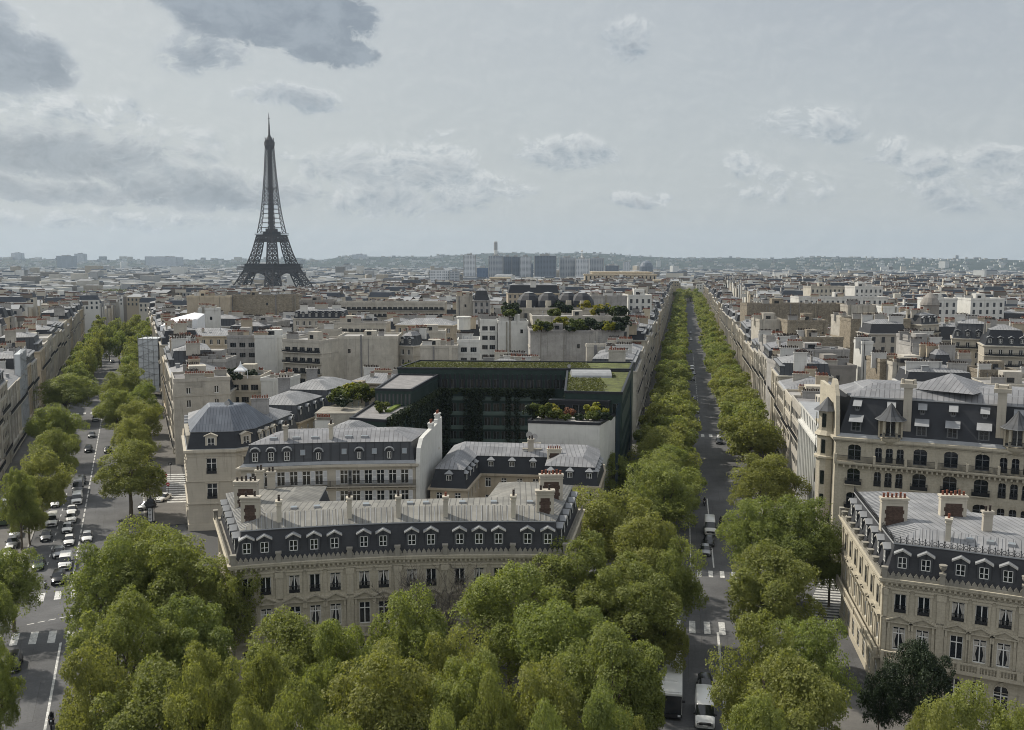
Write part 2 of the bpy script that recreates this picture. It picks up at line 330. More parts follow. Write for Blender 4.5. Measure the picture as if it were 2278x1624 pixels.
zebra(P(394,1056,0),P(402,1122,0),5.4,1.05,1.15,Vector((1,.1,0)),zz=.16); zebra(kpt(258,-16.5),kpt(276,-16.5),5.,.3,.3,KN,zz=.16); zebra(P(1815,1398,0),P(1875,1255,0),4.6,.6,.6,Vector((1,-.2,0))); zebra(ipt(305,-10),ipt(305,10),3.,.8,1.3,ID)
mb=MB(); 
for i in range(9): a=P(60+i*24,1390-i*5,0); b=P(76+i*24,1387-i*5,0); mb.face([(a.x,a.y-.15,.022),(b.x,b.y-.15,.022),(b.x,b.y+.15,.022),(a.x,a.y+.15,.022)],0)
struct(mb.build('stop_line',paint))
# wooded hills on the skyline, dotted with pale houses
def hills():
    hm=bpy.data.materials.new('hill_woods'); hm.use_nodes=True; g=G(hm.node_tree); b=hm.node_tree.nodes['Principled BSDF']; ob=g.n('ShaderNodeTexCoord').outputs['Object']
    c=g.mix(g.mr(g.noise(ob,.004,6,.7),.4,.6),(.012,.022,.014),(.03,.04,.033)); hm.node_tree.links.new(c,b.inputs['Base Color']); b.inputs['Roughness'].default_value=1
    mb=MB(); nx,ny=90,14; random.seed(4)
    ph=[random.uniform(0,6) for _ in range(8)]
    def H(a,t):
        prof=72+12*math.sin(a*9+ph[0])+9*math.sin(a*21+ph[1])+4*math.sin(a*55+ph[2]); prof*= (1.0 if a>.12 else .98) if a>-.18 else .62
        if -.08<a<.12: prof+=10
        s=t*t*(3-2*t) if t<1 else 1-(t-1)*.4
        return -24+ (prof+24)*s+3*math.sin(a*80+t*9)*t
    pts=[[None]*(nx+1) for _ in range(ny+1)]
    for i in range(ny+1):
        t=i/ny*1.5; r=5200+t*2600
        for j in range(nx+1):
            a=-.62+1.24*j/nx; pts[i][j]=(r*math.sin(a),r*math.cos(a),H(a,t)-.6)
    for i in range(ny):
        for j in range(nx): mb.face([pts[i][j],pts[i][j+1],pts[i+1][j+1],pts[i+1][j]],0,[(0,0)]*4)
    struct(mb.build('hills',hm,smooth=True)); return H
HILL=hills()
# ---------------------------------------------------------------- trees
def leaves(mbn,pts,nrm,size,rng):
    n=len(pts); ax=np.cross(nrm,rng.normal(size=(n,3))); ax/=np.linalg.norm(ax,axis=1)[:,None]+1e-9; ay=np.cross(nrm,ax)
    s=size*rng.uniform(.6,1.35,n)[:,None]; w=.75
    v=np.stack([pts-ax*s*.5,pts-ay*s*.5*w+nrm*s*.06,pts+ax*s*.5,pts+ay*s*.5*w+nrm*s*.06],1).reshape(-1,3)
    me=bpy.data.meshes.new(mbn); me.vertices.add(4*n); me.vertices.foreach_set('co',v.ravel()); me.loops.add(4*n); me.loops.foreach_set('vertex_index',np.arange(4*n)); me.polygons.add(n)
    me.polygons.foreach_set('loop_start',np.arange(0,4*n,4)); me.polygons.foreach_set('loop_total',np.full(n,4)); me.update(); return me
def crownmesh(seed,n,size,rx=6.,rz=6.2,cz=8.6,nl=34,top=1.):
    rng=np.random.default_rng(seed); C0=[];Rr=[]
    for i in range(nl):
        while 1:
            d=rng.normal(size=3); d/=np.linalg.norm(d)
            if d[2]>-.85: break
        k=rng.uniform(.42,.98)
        if d[2]<0: k*=.9
        C0.append((d[0]*rx*k,d[1]*rx*k,cz+d[2]*rz*k*(top if d[2]>0 else .9))); Rr.append(rx*rng.uniform(.13,.31))
    C0.append((0,0,cz)); Rr.append(rx*.42); C0=np.array(C0); Rr=np.array(Rr)
    w=Rr**2*rng.uniform(.25,1.3,len(Rr)); k=rng.choice(len(Rr),n,p=w/w.sum()); d=rng.normal(size=(n,3)); d/=np.linalg.norm(d,axis=1)[:,None]
    # sprays: sub-clumps on each lobe
    sub=rng.normal(size=(len(Rr),22,3)); sub/=np.linalg.norm(sub,axis=2)[:,:,None]; sd_=sub[k,rng.integers(0,22,n)]; d=d*.55+sd_; d/=np.linalg.norm(d,axis=1)[:,None]
    rr=Rr[k]*rng.normal(.98,.13,n).clip(.5,1.35); p=C0[k]+d*rr[:,None]*np.array([1,1,.85])
    # drop what is buried deep inside other lobes, thin the underside
    keep=np.ones(n,bool)
    for c,r in zip(C0,Rr): keep&=(np.linalg.norm((p-c)/np.array([1,1,.85]),axis=1)>r*.62)|(rng.random(n)<.25)
    keep&=(d[:,2]>-.5)|(rng.random(n)<.35)
    p=p[keep]; d=d[keep]; nr=d*.5+rng.normal(size=d.shape)*.5+np.array([0,0,.55]); nr/=np.linalg.norm(nr,axis=1)[:,None]
    return leaves('crown',p,nr,size,rng),C0
def trunkmesh(seed,C0,h=5.5,r=.33,k=16):
    rg=random.Random(seed); mb=MB(); mb.tube([(0,0,0),(.08,0,.4),(0.02,.05,h*.5),(.1,0,h)],[r*1.35,r*1.05,r*.9,r*.75],8)
    for c in sorted(C0.tolist(),key=lambda c:rg.random())[:k]:
        s=Vector((.1,0,h-rg.uniform(0,.8))); e=Vector(c)*.97; m1=s.lerp(e,.35)+Vector((rg.uniform(-.5,.5),rg.uniform(-.5,.5),.7)); m2=s.lerp(e,.7)+Vector((rg.uniform(-.5,.5),rg.uniform(-.5,.5),.4))
        mb.tube([s,m1,m2,e],[r*.42,r*.3,r*.18,.03],5)
    return mb.mesh('trunk',bark,smooth=True)
VAR=[]   # near, middle, far crown variants
for lvl,(cnt,n,sz) in enumerate(((6,50000,.245),(5,13000,.44),(3,3200,.8))):
    L=[]
    for i in range(cnt):
        me,c0=crownmesh(10*lvl+i+3,n,sz,nl=(66,44,26)[lvl]); me.materials.append(leaf1); L.append((me,trunkmesh(i,c0,k=(18,12,5)[lvl])))
    VAR.append(L)
NT=[0]
def tree(x,y,H,w,label,lvl=0,group=None,m=None,name='plane_tree',z=0.):
    NT[0]+=1; rg=random.Random(NT[0]*7+1); cm,tm=VAR[lvl][rg.randrange(len(VAR[lvl]))]
    t=thing(name,label,'tree',(x,y,z),rg.uniform(0,6.28),group); c=put('crown',cm,t); s=put('trunk',tm,t); k=w/12.6; kz=H/15.
    c.scale=s.scale=(k,k,kz)
    if m: c.material_slots[0].link='OBJECT'; c.material_slots[0].material=m
    return t
def tp(u,v,w,label,H=16.,lvl=0,**k):
    p=P(u,v,H-.6); q=P(u+w/2,v,H-.6); return tree(p.x,p.y-.0,H,(q.x-p.x)*2,label,lvl,**k)
PL='leafy plane tree '
near=[(330,1170,200,'just below the advertising column, furthest of the left clump'),(238,1222,185,'overhanging the left crosswalk, leftmost of the big left clump'),
(385,1205,210,'in the middle of the big clump before the mansion corner'),(486,1245,150,'pressed against the left end of the curved mansion'),
(205,1445,170,'beside the solid white line of the left road'),(335,1490,235,'wide and bright, at the lower left above the place'),(455,1462,165,'filling the gap between the lower left trees and the mansion'),
(640,1378,205,'with a rounded top under the left windows of the curved mansion'),(752,1392,150,'with a loose crown before the mansion balustrade, left of the bare tree'),(655,1530,165,'cut by the bottom edge, below the rounded one'),
(925,1335,190,'with a peaked top beneath the bare tree'),(835,1466,235,'broad and bright in the bottom middle'),(1040,1480,190,'dark and low between the two bright bottom trees'),
(1135,1268,200,'tall and narrow, hiding the right windows of the curved mansion'),(1098,1530,130,'small and pale at the bottom centre'),(1372,1012,118,'the first beside the zinc roofs at the right mansion end'),
(1335,1092,215,'rising past the right end of the curved roof'),(1435,1150,170,'left of the white delivery van on the right avenue'),(1275,1205,200,'huge, against the right cornice of the curved mansion'),
(1500,1195,130,'leaning out over the right avenue near the ring street'),(1400,1260,200,'in the heart of the great central clump'),(1255,1340,200,'in the lower left of the great central clump'),
(1370,1395,210,'in the lower right of the great central clump'),(1478,1330,105,'over the right avenue crosswalk'),(1425,1480,95,'with thin branches before the white-roofed bus'),(575,1455,130,'in the dark gap beside the mansion door'),(880,1450,100,'dark and low in front of the mansion ground floor'),(1010,1400,150,'low before the arched mansion windows, right of the peaked one'),(560,1590,150,'cut by the bottom edge, left of the rounded one'),(745,1600,130,'low at the bottom edge between two bright crowns'),(985,1590,140,'mostly below the bottom edge, centre'),(1225,1600,150,'low at the bottom edge right of centre'),(1340,1540,160,'shaded at the bottom beside the right avenue bus'),(265,1330,190,'at the lower edge of the big left clump'),(420,1340,190,'hiding the street corner left of the mansion'),(1395,1590,95,'small and yellowish at the bottom edge near the bus'),(1215,1500,190,'shaded, between the bottom centre trees and the pavement'),
(1690,1125,150,'at the upper left of the right-hand clump'),(1775,1115,170,'tall, at the upper right of the right-hand clump'),(1720,1225,200,'in the middle of the right-hand clump, over the zebra crossing'),(1850,1180,90,'thin and dark beside the corner of the right mansion'),
(1700,1380,190,'bright, in the lower part of the right-hand clump'),(1815,1375,170,'over the pavement left of the right mansion'),(1770,1480,230,'at the bottom of the right-hand clump'),(1690,1555,150,'at the bottom edge beside the white van'),
(2105,1600,150,'low and pale at the bottom before the magnolia'),(2160,1530,190,'bright yellow-green, cut by the bottom edge before the right mansion'),(2060,1590,120,'small and low at the bottom right'),(2270,1590,60,'mostly outside the right edge'),
(22,1222,125,'dark, at the left edge over the parked cars'),(-30,1290,120,'bright, half outside the left edge'),(-10,1440,90,'low at the left edge by the crosswalk')]
for u,v,w,l in near:
    hh=random.Random(u).uniform(15,17.5) if w>=130 else 12.
    tp(u,v,w*1.2,PL+l,H=hh,group='plane trees round the place')
tp(2048,1432,160,'dark green magnolia in front of the right mansion',H=13,m=leafd,name='magnolia')
tp(1960,1500,80,'small dark evergreen at the foot of the magnolia',H=9,m=leafd,name='evergreen',lvl=1)
# rows down the avenues
def row(fn,off,y0,step,y1,what,skip=(),H=(13.,15.5),wd=(10.,12.)):
    rg=random.Random(int(off*10)+int(y0)); y=y0; k=0; nth=['first','second','third','fourth','fifth','sixth','seventh','eighth','ninth','tenth','eleventh','twelfth','thirteenth','fourteenth','fifteenth','sixteenth','seventeenth','eighteenth','nineteenth','twentieth']
    while y<y1:
        if not any(a<y<b for a,b in skip):
            p=fn(y,off+rg.uniform(-.6,.6)); lvl=0 if y<190 else 1 if y<420 else 2
            lab=('%s plane tree from the near end, %s'%(nth[k],what)) if k<20 else ('far plane tree merging into the row %s'%what)
            tree(p.x,p.y,rg.uniform(*H)*(1 if y<260 else rg.uniform(.8,1.)),rg.uniform(*wd)*(1 if y<260 else .86),lab,lvl,'plane trees '+what); k+=1
        y+=step*rg.uniform(.9,1.1)
row(kpt,-8.8,156,9.4,1120,wd=(13,15.5),H=(14,16.5),what='on the left side of the right avenue',skip=((253,262),))
row(kpt,10.2,214,9.8,1120,wd=(13,15.5),H=(13.5,16),what='on the right side of the right avenue',skip=((256,268),))
p=kpt(171,9.5); tree(p.x,p.y,14.5,14.5,'round plane tree standing alone on the corner of the right avenue',0)
for u,v,w,l in ((88,1010,138,'nearest plane tree of the left-hand row on the left avenue'),(122,958,120,'second plane tree up the left-hand row of the left avenue'),(128,908,125,'third plane tree up the left-hand row, beside the grey lane'),(143,838,138,'large plane tree, fourth up the left-hand row of the left avenue'),(176,806,84,'fifth plane tree up the left-hand row of the left avenue'),(180,782,74,'sixth plane tree up the left-hand row of the left avenue'),(196,762,70,'seventh plane tree up the left-hand row of the left avenue'),(40,1050,95,'shaded plane tree left of the nearest one in the left-hand row')): tp(u,v,w,l,H=14.5,lvl=0 if v>830 else 1)
for u,v,w,l in ((286,988,172,'big lone plane tree on the right side of the left avenue, nearest the corner block'),(300,893,112,'plane tree just behind the big lone one'),(264,872,100,'plane tree leaning to the road behind the big lone one'),(318,856,84,'plane tree nearest the parked motorbikes'),(288,822,104,'topmost plane tree of the right-hand group on the left avenue'),(252,838,70,'small plane tree at the rear left of the right-hand group'),(300,935,100,'low plane tree between the big lone one and its neighbour')): tp(u,v,w,l,H=15)
row(ipt,-9.5,345,12,600,'beyond the junction, left side of the left avenue',H=(13,16)); row(ipt,9.5,345,12,520,'beyond the junction, right side of the left avenue',H=(14,17))
for k,(u,v) in enumerate(((345,702),(322,712),(300,700),(280,716),(258,708),(240,724),(222,735),(262,735),(205,752),(318,735),(340,725),(190,770))): tp(u,v,48,'plane tree %s from the right in the grove closing the left avenue'%('first second third fourth fifth sixth seventh eighth ninth tenth eleventh twelfth'.split()[k]),H=18,lvl=1,group='trees closing the left avenue')
tp(60,1102,88,'young small plane tree with a slender trunk on the left island',H=9.5,lvl=0)
for k,(dx,y) in enumerate(((-12,1120),(-5,1128),(3,1122),(10,1130),(0,1140),(-9,1138),(8,1112))): tree(AX(y)+dx,y,16,14,'distant tree closing the far end of the right avenue',2,'trees closing the right avenue')
# leafless tree before the mansion
def bare(x,y,label):
    rg=random.Random(5); mb=MB(); t=thing('bare_tree',label,'tree',(x,y,0),0)
    def br(p,d,L,r,k):
        pts=[p];rad=[r];q=p.copy()
        for i in range(4): d=(d+Vector((rg.uniform(-.22,.22),rg.uniform(-.22,.22),rg.uniform(-.05,.16)))).normalized(); q=q+d*L/4; pts.append(q.copy()); rad.append(r*(1-.17*(i+1)))
        mb.tube(pts,rad,4 if k<3 else 6)
        if k>0:
            for j in range(rg.choice((3,4)) if k>1 else 4):
                i=rg.randint(1,4); a=rg.uniform(0,6.28); nd=(d+Vector((math.cos(a),math.sin(a),rg.uniform(-.1,.5)))*.75).normalized(); br(pts[i],nd,L*rg.uniform(.6,.8),max(.022,r*.52),k-1)
    mb.tube([(0,0,0),(0,0,2),(.1,0,4.5)],[.3,.24,.2],7)
    for j in range(6): a=j*1.05; br(Vector((.1,0,4.2)),Vector((math.cos(a)*.75,math.sin(a)*.75,1)).normalized(),5.0,.17,4)
    mb.build('trunk',mat('grey_bark',(.10,.09,.078),.95,.1),t,smooth=True)
p=P(965,1256,14.5); bare(p.x,p.y,'leafless grey tree in front of the curved mansion')
# ---------------------------------------------------------------- building kit
def inset(poly,d):
    n=len(poly); out=[]
    for i in range(n):
        p0=Vector(poly[i-1]);p1=Vector(poly[i]);p2=Vector(poly[(i+1)%n]); a=(p1-p0).normalized(); b=(p2-p1).normalized()
        na=Vector((-a.y,a.x));nb=Vector((-b.y,b.x)); k=1+na.dot(nb)
        o=(na+nb)/max(k,.25); out.append(p1+o*d)
    return out
def ringf(mb,pa,za,pb,zb,m,sides=None):
    n=len(pa)
    for i in (range(n) if sides is None else sides):
        j=(i+1)%n; mb.face([(pa[i][0],pa[i][1],za),(pa[j][0],pa[j][1],za),(pb[j][0],pb[j][1],zb),(pb[i][0],pb[i][1],zb)],m)
def capf(mb,p,z,m): mb.face([(q[0],q[1],z) for q in p],m,[(q[0],q[1]) for q in p])
class Bld:
    def __init__(s,name,label,poly,group=None,cat='building',z=0.,w=stone,r=zinc,t=None,mats=None):
        s.o=Vector((poly[0][0],poly[0][1])); s.z=z; s.root=thing(name,label,cat,(s.o.x,s.o.y,z),0,group)
        s.p=[Vector((q[0],q[1]))-s.o for q in poly]; s.n=len(s.p); s.holes={}; s.W=MB(); s.T=MB(); s.w=w; s.pg=farg; s.r=r; s.t=t or w
    def side(s,i):
        A=s.p[i]; B=s.p[(i+1)%s.n]; t=(B-A); L=t.length; t=t/L; return A,t,L,math.atan2(t.y,t.x),Vector((-t.y,t.x))
    def wins(s,i,cs,floors,hole=True):
        A,t,L,a,nin=s.side(i)
        for c in cs:
            for zb,pr,w,h in floors:
                if hole: s.holes.setdefault(i,[]).append((c-w/2,c+w/2,zb,zb+h))
                if pr: pr.stamp(s.root,(A.x+t.x*c,A.y+t.y*c,zb),a)
    def wall(s,z0,z1,m=0,rev=.26):
        for i in range(s.n):
            A,t,L,a,nin=s.side(i); H=s.holes.get(i,[])
            def pt(x,z,y=0): return (A.x+t.x*x+nin.x*y,A.y+t.y*x+nin.y*y,z)
            xs=sorted({0,L,*[x for h in H for x in h[:2]]}); zs=sorted({z0,z1,*[min(z1,z) for h in H for z in h[2:]]})
            for za,zb in zip(zs,zs[1:]):
                if zb<=z0 or za>=z1: continue
                run=None
                for xa,xb in zip(xs,xs[1:]):
                    cx=(xa+xb)/2;cz=(za+zb)/2; inh=any(h[0]<cx<h[1] and h[2]<cz<h[3] for h in H)
                    if inh:
                        if run: s.W.face([pt(run[0],za),pt(run[1],za),pt(run[1],zb),pt(run[0],zb)],m); run=None
                    else: run=(run[0],xb) if run else (xa,xb)
                if run: s.W.face([pt(run[0],za),pt(run[1],za),pt(run[1],zb),pt(run[0],zb)],m)
            for x0,x1,za,zb in H:
                zb=min(zb,z1)
                for q in (((x0,za),(x0,zb)),((x1,zb),(x1,za)),((x0,zb),(x1,zb)),((x1,za),(x0,za))):
                    (a0,b0),(a1,b1)=q; s.W.face([pt(a0,b0),pt(a0,b0,rev),pt(a1,b1,rev),pt(a1,b1)],m)
    def mould(s,d,z0,z1,mb=None,m=0,sides=None,d0=.01):
        mb=mb or s.T; q=inset(s.p,-d); p=inset(s.p,-d0)
        ringf(mb,q,z0,q,z1,m,sides); ringf(mb,q,z1,p,z1,m,sides); ringf(mb,p,z0,q,z0,m,sides)
    def roofrings(s,rings,cap,name='roof'):
        """rings: (inset, z, material index) from the eaves up"""
        mb=MB(); pi,zi=inset(s.p,rings[0][0]),rings[0][1]
        for d,z,m in rings[1:]:
            q=inset(s.p,d); ringf(mb,pi,zi,q,z,m); pi,zi=q,z
        capf(mb,pi,zi,cap[1]); mb.build(name,cap[0],s.root); return pi
    def at(s,i,c,y,z): A,t,L,a,nin=s.side(i); return (A.x+t.x*c+nin.x*y,A.y+t.y*c+nin.y*y,z)
    def done(s,trimname='cornice'):
        s.W.build('wall',[s.w,s.pg,greym],s.root); s.T.build(trimname,[s.t],s.root)
def railing(mb,x0,x1,y,z0,h,m=0,T=None,sp=.2):
    mb.box(x0,x1,y-.03,y+.03,z0+h-.05,z0+h,m,T); mb.box(x0,x1,y-.02,y+.02,z0+.06,z0+.1,m,T); n=max(1,int((x1-x0)/sp))
    for i in range(n+1):
        x=x0+(x1-x0)*i/n; mb.box(x-.022,x+.022,y-.02,y+.02,z0,z0+h,m,T,False)
def winproto(nm,w,h,trans=.72,rail=None,arch=0,curtain=False,ped=False,surround=None,shutters=False,fm=None,bays=2,lintel=False,smat=None,y=.2,box=False):
    fm=fm or frame; mb=MB(); 
    def archz(x): return h-arch+arch*math.sqrt(max(0,1-(2*x/w)**2)) if arch else h
    n=8 if arch else 1
    for i in range(n):
        xa=-w/2+w*i/n; xb=-w/2+w*(i+1)/n; mb.face([(xa,y,0),(xb,y,0),(xb,y,archz(xb)),(xa,y,archz(xa))],0)
    pane=mb.mesh(nm+'_pane',glass); f=MB(); t=.07
    f.box(-w/2,-w/2+t,y-.08,y-.01,0,h-arch); f.box(w/2-t,w/2,y-.08,y-.01,0,h-arch); f.box(-w/2+t,w/2-t,y-.08,y-.01,0,.12)
    if not arch: f.box(-w/2+t,w/2-t,y-.08,y-.01,h-t,h)
    for k in range(1,bays): x=-w/2+w*k/bays; f.box(x-.055,x+.055,y-.09,y-.012,.12,archz(x)-(.0 if arch else t))
    if trans: f.box(-w/2+t,w/2-t,y-.085,y-.014,h*trans,h*trans+.1)
    subs=[('frame',f.mesh('frame',fm))]
    if arch:
        s=MB()
        for i in range(n):
            xa=-w/2+w*i/n; xb=-w/2+w*(i+1)/n; s.face([(xa,-.002,archz(xa)),(xb,-.002,archz(xb)),(xb,-.002,h),(xa,-.002,h)],0); s.face([(xa,-.002,archz(xa)),(xa,y,archz(xa)),(xb,y,archz(xb)),(xb,-.002,archz(xb))],0)
        for i in range(n): 
            xa=-w/2+w*i/n; xb=-w/2+w*(i+1)/n; s.face([(xa,-.08,archz(xa)+.04),(xb,-.08,archz(xb)+.04),(xb,-.08,archz(xb)+.24),(xa,-.08,archz(xa)+.24)],0); s.face([(xa,-.08,archz(xa)+.24),(xb,-.08,archz(xb)+.24),(xb,0,archz(xb)+.24),(xa,0,archz(xa)+.24)],0)
        s.box(-.18,.18,-.16,0,h-.02,h+.45); subs.append(('arch',s.mesh('arch',smat or stone)))
    if rail:
        r=MB(); hh=rail; x=w/2+(.25 if box else 0); yy=-.35 if box else -.04
        railing(r,-x,x,yy,.02,hh,0,None,.14)
        if box:
            for q in (-x,x): r.box(q-.03,q+.03,-.35,0,.02+hh-.05,.02+hh); r.box(q-.015,q+.015,-.2,-.17,0,hh)
            r.box(-x,x,-.37,-.33,.02,hh*.62)
        else: r.box(-x,x,-.05,-.03,.05,hh*.5)
        subs.append(('railing',r.mesh('railing',darkm)))
        if box: q=MB(); q.box(-x-.08,x+.08,-.45,-.002,-.14,.0); subs.append(('sill',q.mesh('sill',smat or stone)))
    if curtain:
        c=MB()
        for sg in (-1,1):
            for k in range(6):
                z0=h*.08+h*.82*k/6; z1=h*.08+h*.82*(k+1)/6; f0=.14+.25*abs(k-2)/4; f1=.14+.25*abs(k-1)/4
                c.face([(sg*w*.46,y-.005,z0),(sg*w*(.46-f0),y-.005,z0),(sg*w*(.46-f1),y-.005,z1),(sg*w*.46,y-.005,z1)],0)
        subs.append(('curtain',c.mesh('curtain',curt)))
    if surround:
        s=MB(); d=surround
        s.box(-w/2-.26,-w/2-.02,-d,.0-.001,-.05,h+.1); s.box(w/2+.02,w/2+.26,-d,-.001,-.05,h+.1); s.box(-w/2-.34,w/2+.34,-d-.05,-.001,h+.1,h+.36)
        if not rail: s.box(-w/2-.3,w/2+.3,-d-.06,-.001,-.2,-.05)
        subs.append(('surround',s.mesh('surround',smat or stone)))
    if lintel: s=MB(); s.box(-w/2-.4,w/2+.4,-.22,-.001,h+.5,h+.66); s.box(-w/2-.28,w/2+.28,-.10,-.001,h+.36,h+.5); subs.append(('lintel',s.mesh('lintel',smat or stone)))
    if ped:
        s=MB(); a=w/2+.75; z=h+.55; s.box(-a,a,-.34,-.001,z,z+.15)
        for q in (-.09,.62):   # raking cornice and tympanum
            pass
        s.face([(-a,-.1,z+.15),(a,-.1,z+.15),(0,-.1,z+.72)],0)
        for sg in (1,-1):
            p0=(sg*a,-.38,z+.15);p1=(0,-.38,z+.78);s.face([p0,p1,(0,-.38,z+.96),(sg*(a+.04),-.38,z+.30)] if sg<0 else [p1,p0,(sg*(a+.04),-.38,z+.30),(0,-.38,z+.96)],0)
            s.face([(sg*(a+.04),-.38,z+.30),(0,-.38,z+.96),(0,0,z+.96),(sg*(a+.04),0,z+.30)],0); s.face([(sg*a,-.38,z+.15),(0,-.38,z+.78),(0,-.08,z+.78),(sg*a,-.08,z+.15)],0)
            s.box(sg*(w/2+.42)-.12,sg*(w/2+.42)+.12,-.24,-.001,z-.75,z)
        s.box(-w/2-.6,-w/2-.3,-.10,-.001,-.1,z-.75); s.box(w/2+.3,w/2+.6,-.10,-.001,-.1,z-.75)
        subs.append(('pediment',s.mesh('pediment',smat or stone)))
    if shutters:
        s=MB(); sw=w*.52
        for sg in (-1,1):
            x=sg*(w/2+.02) ; x0,x1=(x,x+sw) if sg>0 else (x-sw,x); s.box(x0,x1,-.07,-.02,0,h)
            for k in range(2): s.box(x0+.09,x1-.09,-.085,-.07,h*(.08+.48*k),h*(.46+.48*k),1)
            if sg>0: sr=s
            m=s.mesh('shutter',[shut,mat_sh]); subs.append(('shutter',m)); s=MB()
    return Proto('window',pane,subs)
mat_sh=mat('shutter_slats',(.50,.51,.52),.7,.05)
def dormer(nm,w=1.0,h=1.35,hat='gable',body=None,dep=1.6,wm=None,ow=.22,fm=None,cap=None):
    """a dormer: origin at the sill centre on the front plane, body runs back into the slope"""
    body=body or slate3; b=MB(); W2=w/2+ow
    b.box(-W2,-w/2,0,dep,-.1,h+.25); b.box(w/2,W2,0,dep,-.1,h+.25); b.box(-w/2,w/2,0,dep,h,h+.25); b.box(-w/2,w/2,.0,dep,-.3,0)
    subs=[]
    p=MB(); p.face([(-w/2,.1,0),(w/2,.1,0),(w/2,.1,h),(-w/2,.1,h)],0); f=MB(); t=.07
    f.box(-w/2,-w/2+t,.02,.09,0,h);f.box(w/2-t,w/2,.02,.09,0,h);f.box(-.05,.05,.015,.09,0,h);f.box(-w/2,w/2,.02,.085,h-t,h);f.box(-w/2,w/2,.02,.085,0,t)
    if h>1.2: f.box(-w/2,w/2,.02,.085,h*.42,h*.42+.05)
    subs=[('pane',p.mesh('pane',glass)),('frame',f.mesh('frame',fm or frame))]; r=MB(); z=h+.25; a=W2+.2
    if hat=='gable':
        for sg in (-1,1):
            e=(sg*a,z);k=(0,z+.5); r.face([(sg*a,-.28,z),(0,-.28,z+.50),(0,-.28,z+.68),(sg*(a+.03),-.28,z+.17)],1); r.face([(sg*(a+.03),-.28,z+.17),(0,-.28,z+.68),(0,dep,z+.68),(sg*(a+.03),dep,z+.17)],0); r.face([(sg*a,-.28,z),(0,-.28,z+.5),(0,dep,z+.5),(sg*a,dep,z)],0)
        b.face([(-W2,0,z),(W2,0,z),(0,0,z+.46)],0)
    elif hat=='hip':
        a=W2+.18; r.face([(-a,-.25,z),(a,-.25,z),(0,.45,z+.62)],1); 
        for sg in (-1,1): r.face([(sg*a,-.25,z),(0,.45,z+.62),(0,dep,z+.62),(sg*a,dep,z)],0)
        r.box(-a,a,-.26,dep,z-.07,z,1)
    elif hat=='round':
        n=8
        for i in range(n):
            t0=PI*i/n;t1=PI*(i+1)/n; q=lambda t,rr,y:(rr*math.cos(t),y,z-.12+rr*.8*math.sin(t))
            r.face([q(t0,a,-.22),q(t1,a,-.22),q(t1,a,dep),q(t0,a,dep)],0); r.face([q(t0,a-.18,-.22),q(t1,a-.18,-.22),q(t1,a,-.22),q(t0,a,-.22)],1); r.face([q(t0,a-.18,-.22),q(t1,a-.18,-.22),q(t1,a-.18,.0),q(t0,a-.18,.0)],1)
            b.face([(0,0,z-.12),q(t0,a-.18,.0),q(t1,a-.18,.0)],0)
    elif hat=='visor':
        a=W2+.25; r.box(-a,a,-.95,-.9,z-.42,z-.38,1); r.face([(-a,-.95,z-.38),(a,-.95,z-.38),(a,dep*.8,z+.62),(-a,dep*.8,z+.62)],0); r.face([(-a,-.95,z-.42),(-a,dep*.8,z+.54),(a,dep*.8,z+.54),(a,-.95,z-.42)],1); 
        for sg in (-1,1): r.face([(sg*a,-.95,z-.42),(sg*a,-.95,z-.38),(sg*a,dep*.8,z+.62),(sg*a,dep*.8,z+.54)],1)
    else: r.box(-W2-.1,W2+.1,-.15,dep,z,z+.1,0)
    subs.append(('dormer_roof',r.mesh('dormer_roof',cap or [zincp,zincp])))
    return Proto('dormer',b.mesh(nm,body),subs)
_cc={}
def chimney(w,d,h,pots=4,panel=True,m=None,pm=None,cap=True,below=1.):
    k=(w,d,h,pots,panel,m.name if m else 0,pm.name if pm else 0)
    if k in _cc: return _cc[k]
    b=MB(); b.box(-w/2,w/2,-d/2,d/2,-below,h,0)
    if cap: b.box(-w/2-.14,w/2+.14,-d/2-.14,d/2+.14,h,h+.22,0); b.box(-w/2-.08,w/2+.08,-d/2-.08,d/2+.08,h-.35,h-.25,0)
    if panel:
        for sg in (-1,1):
            y=sg*(d/2+.015); x=w/2-.52; z0=-below+.3;z1=h-.75
            for q in range(6): xx=x if q%2 else x+.14; za=z0+(z1-z0)*q/6; zb=z0+(z1-z0)*(q+1)/6; b.box(-xx,xx,min(y,y-sg*.05),max(y,y-sg*.05),za,zb,1)
    subs=[]
    if pots:
        p=MB(); p.prism(0,0,0,.62,.15,.115,8); p.prism(0,0,.5,.62,.15,.15,8); pm_=p.mesh('chimney_pot',pm or potm)
        subs=[(pm_,((i+.5)/pots-.5)*(w-.1)) for i in range(pots)]
    me=b.mesh('chimney',[m or stone2,brickm])
    class CP:
        def stamp(s,parent,loc,rz=0,sc=None):
            o=put('chimney',me,parent,loc,rz,sc)
            for i,(pm2,x) in enumerate(subs): put('chimney_pot',pm2,o,(x,0,h+(.2 if cap else 0)),0,(1,1,.75+.4*((i*37+pots)%5)/5))
            return o
    _cc[k]=CP(); return _cc[k]
def skylight(w=.8,l=.9):
    b=MB(); b.box(-w/2,w/2,-l/2,l/2,-.2,.14,0); b.box(-w/2+.07,w/2-.07,-l/2+.07,l/2-.07,.14,.155,1); return Proto('skylight',b.mesh('skylight',[zincp,skyg]))
skyg=mat('skylight_glass',(.22,.25,.27),.2,.1,spec=.6)
SKL=skylight(); 
ledge_=mat('dormer_stone',(.42,.41,.38),.8,.12)
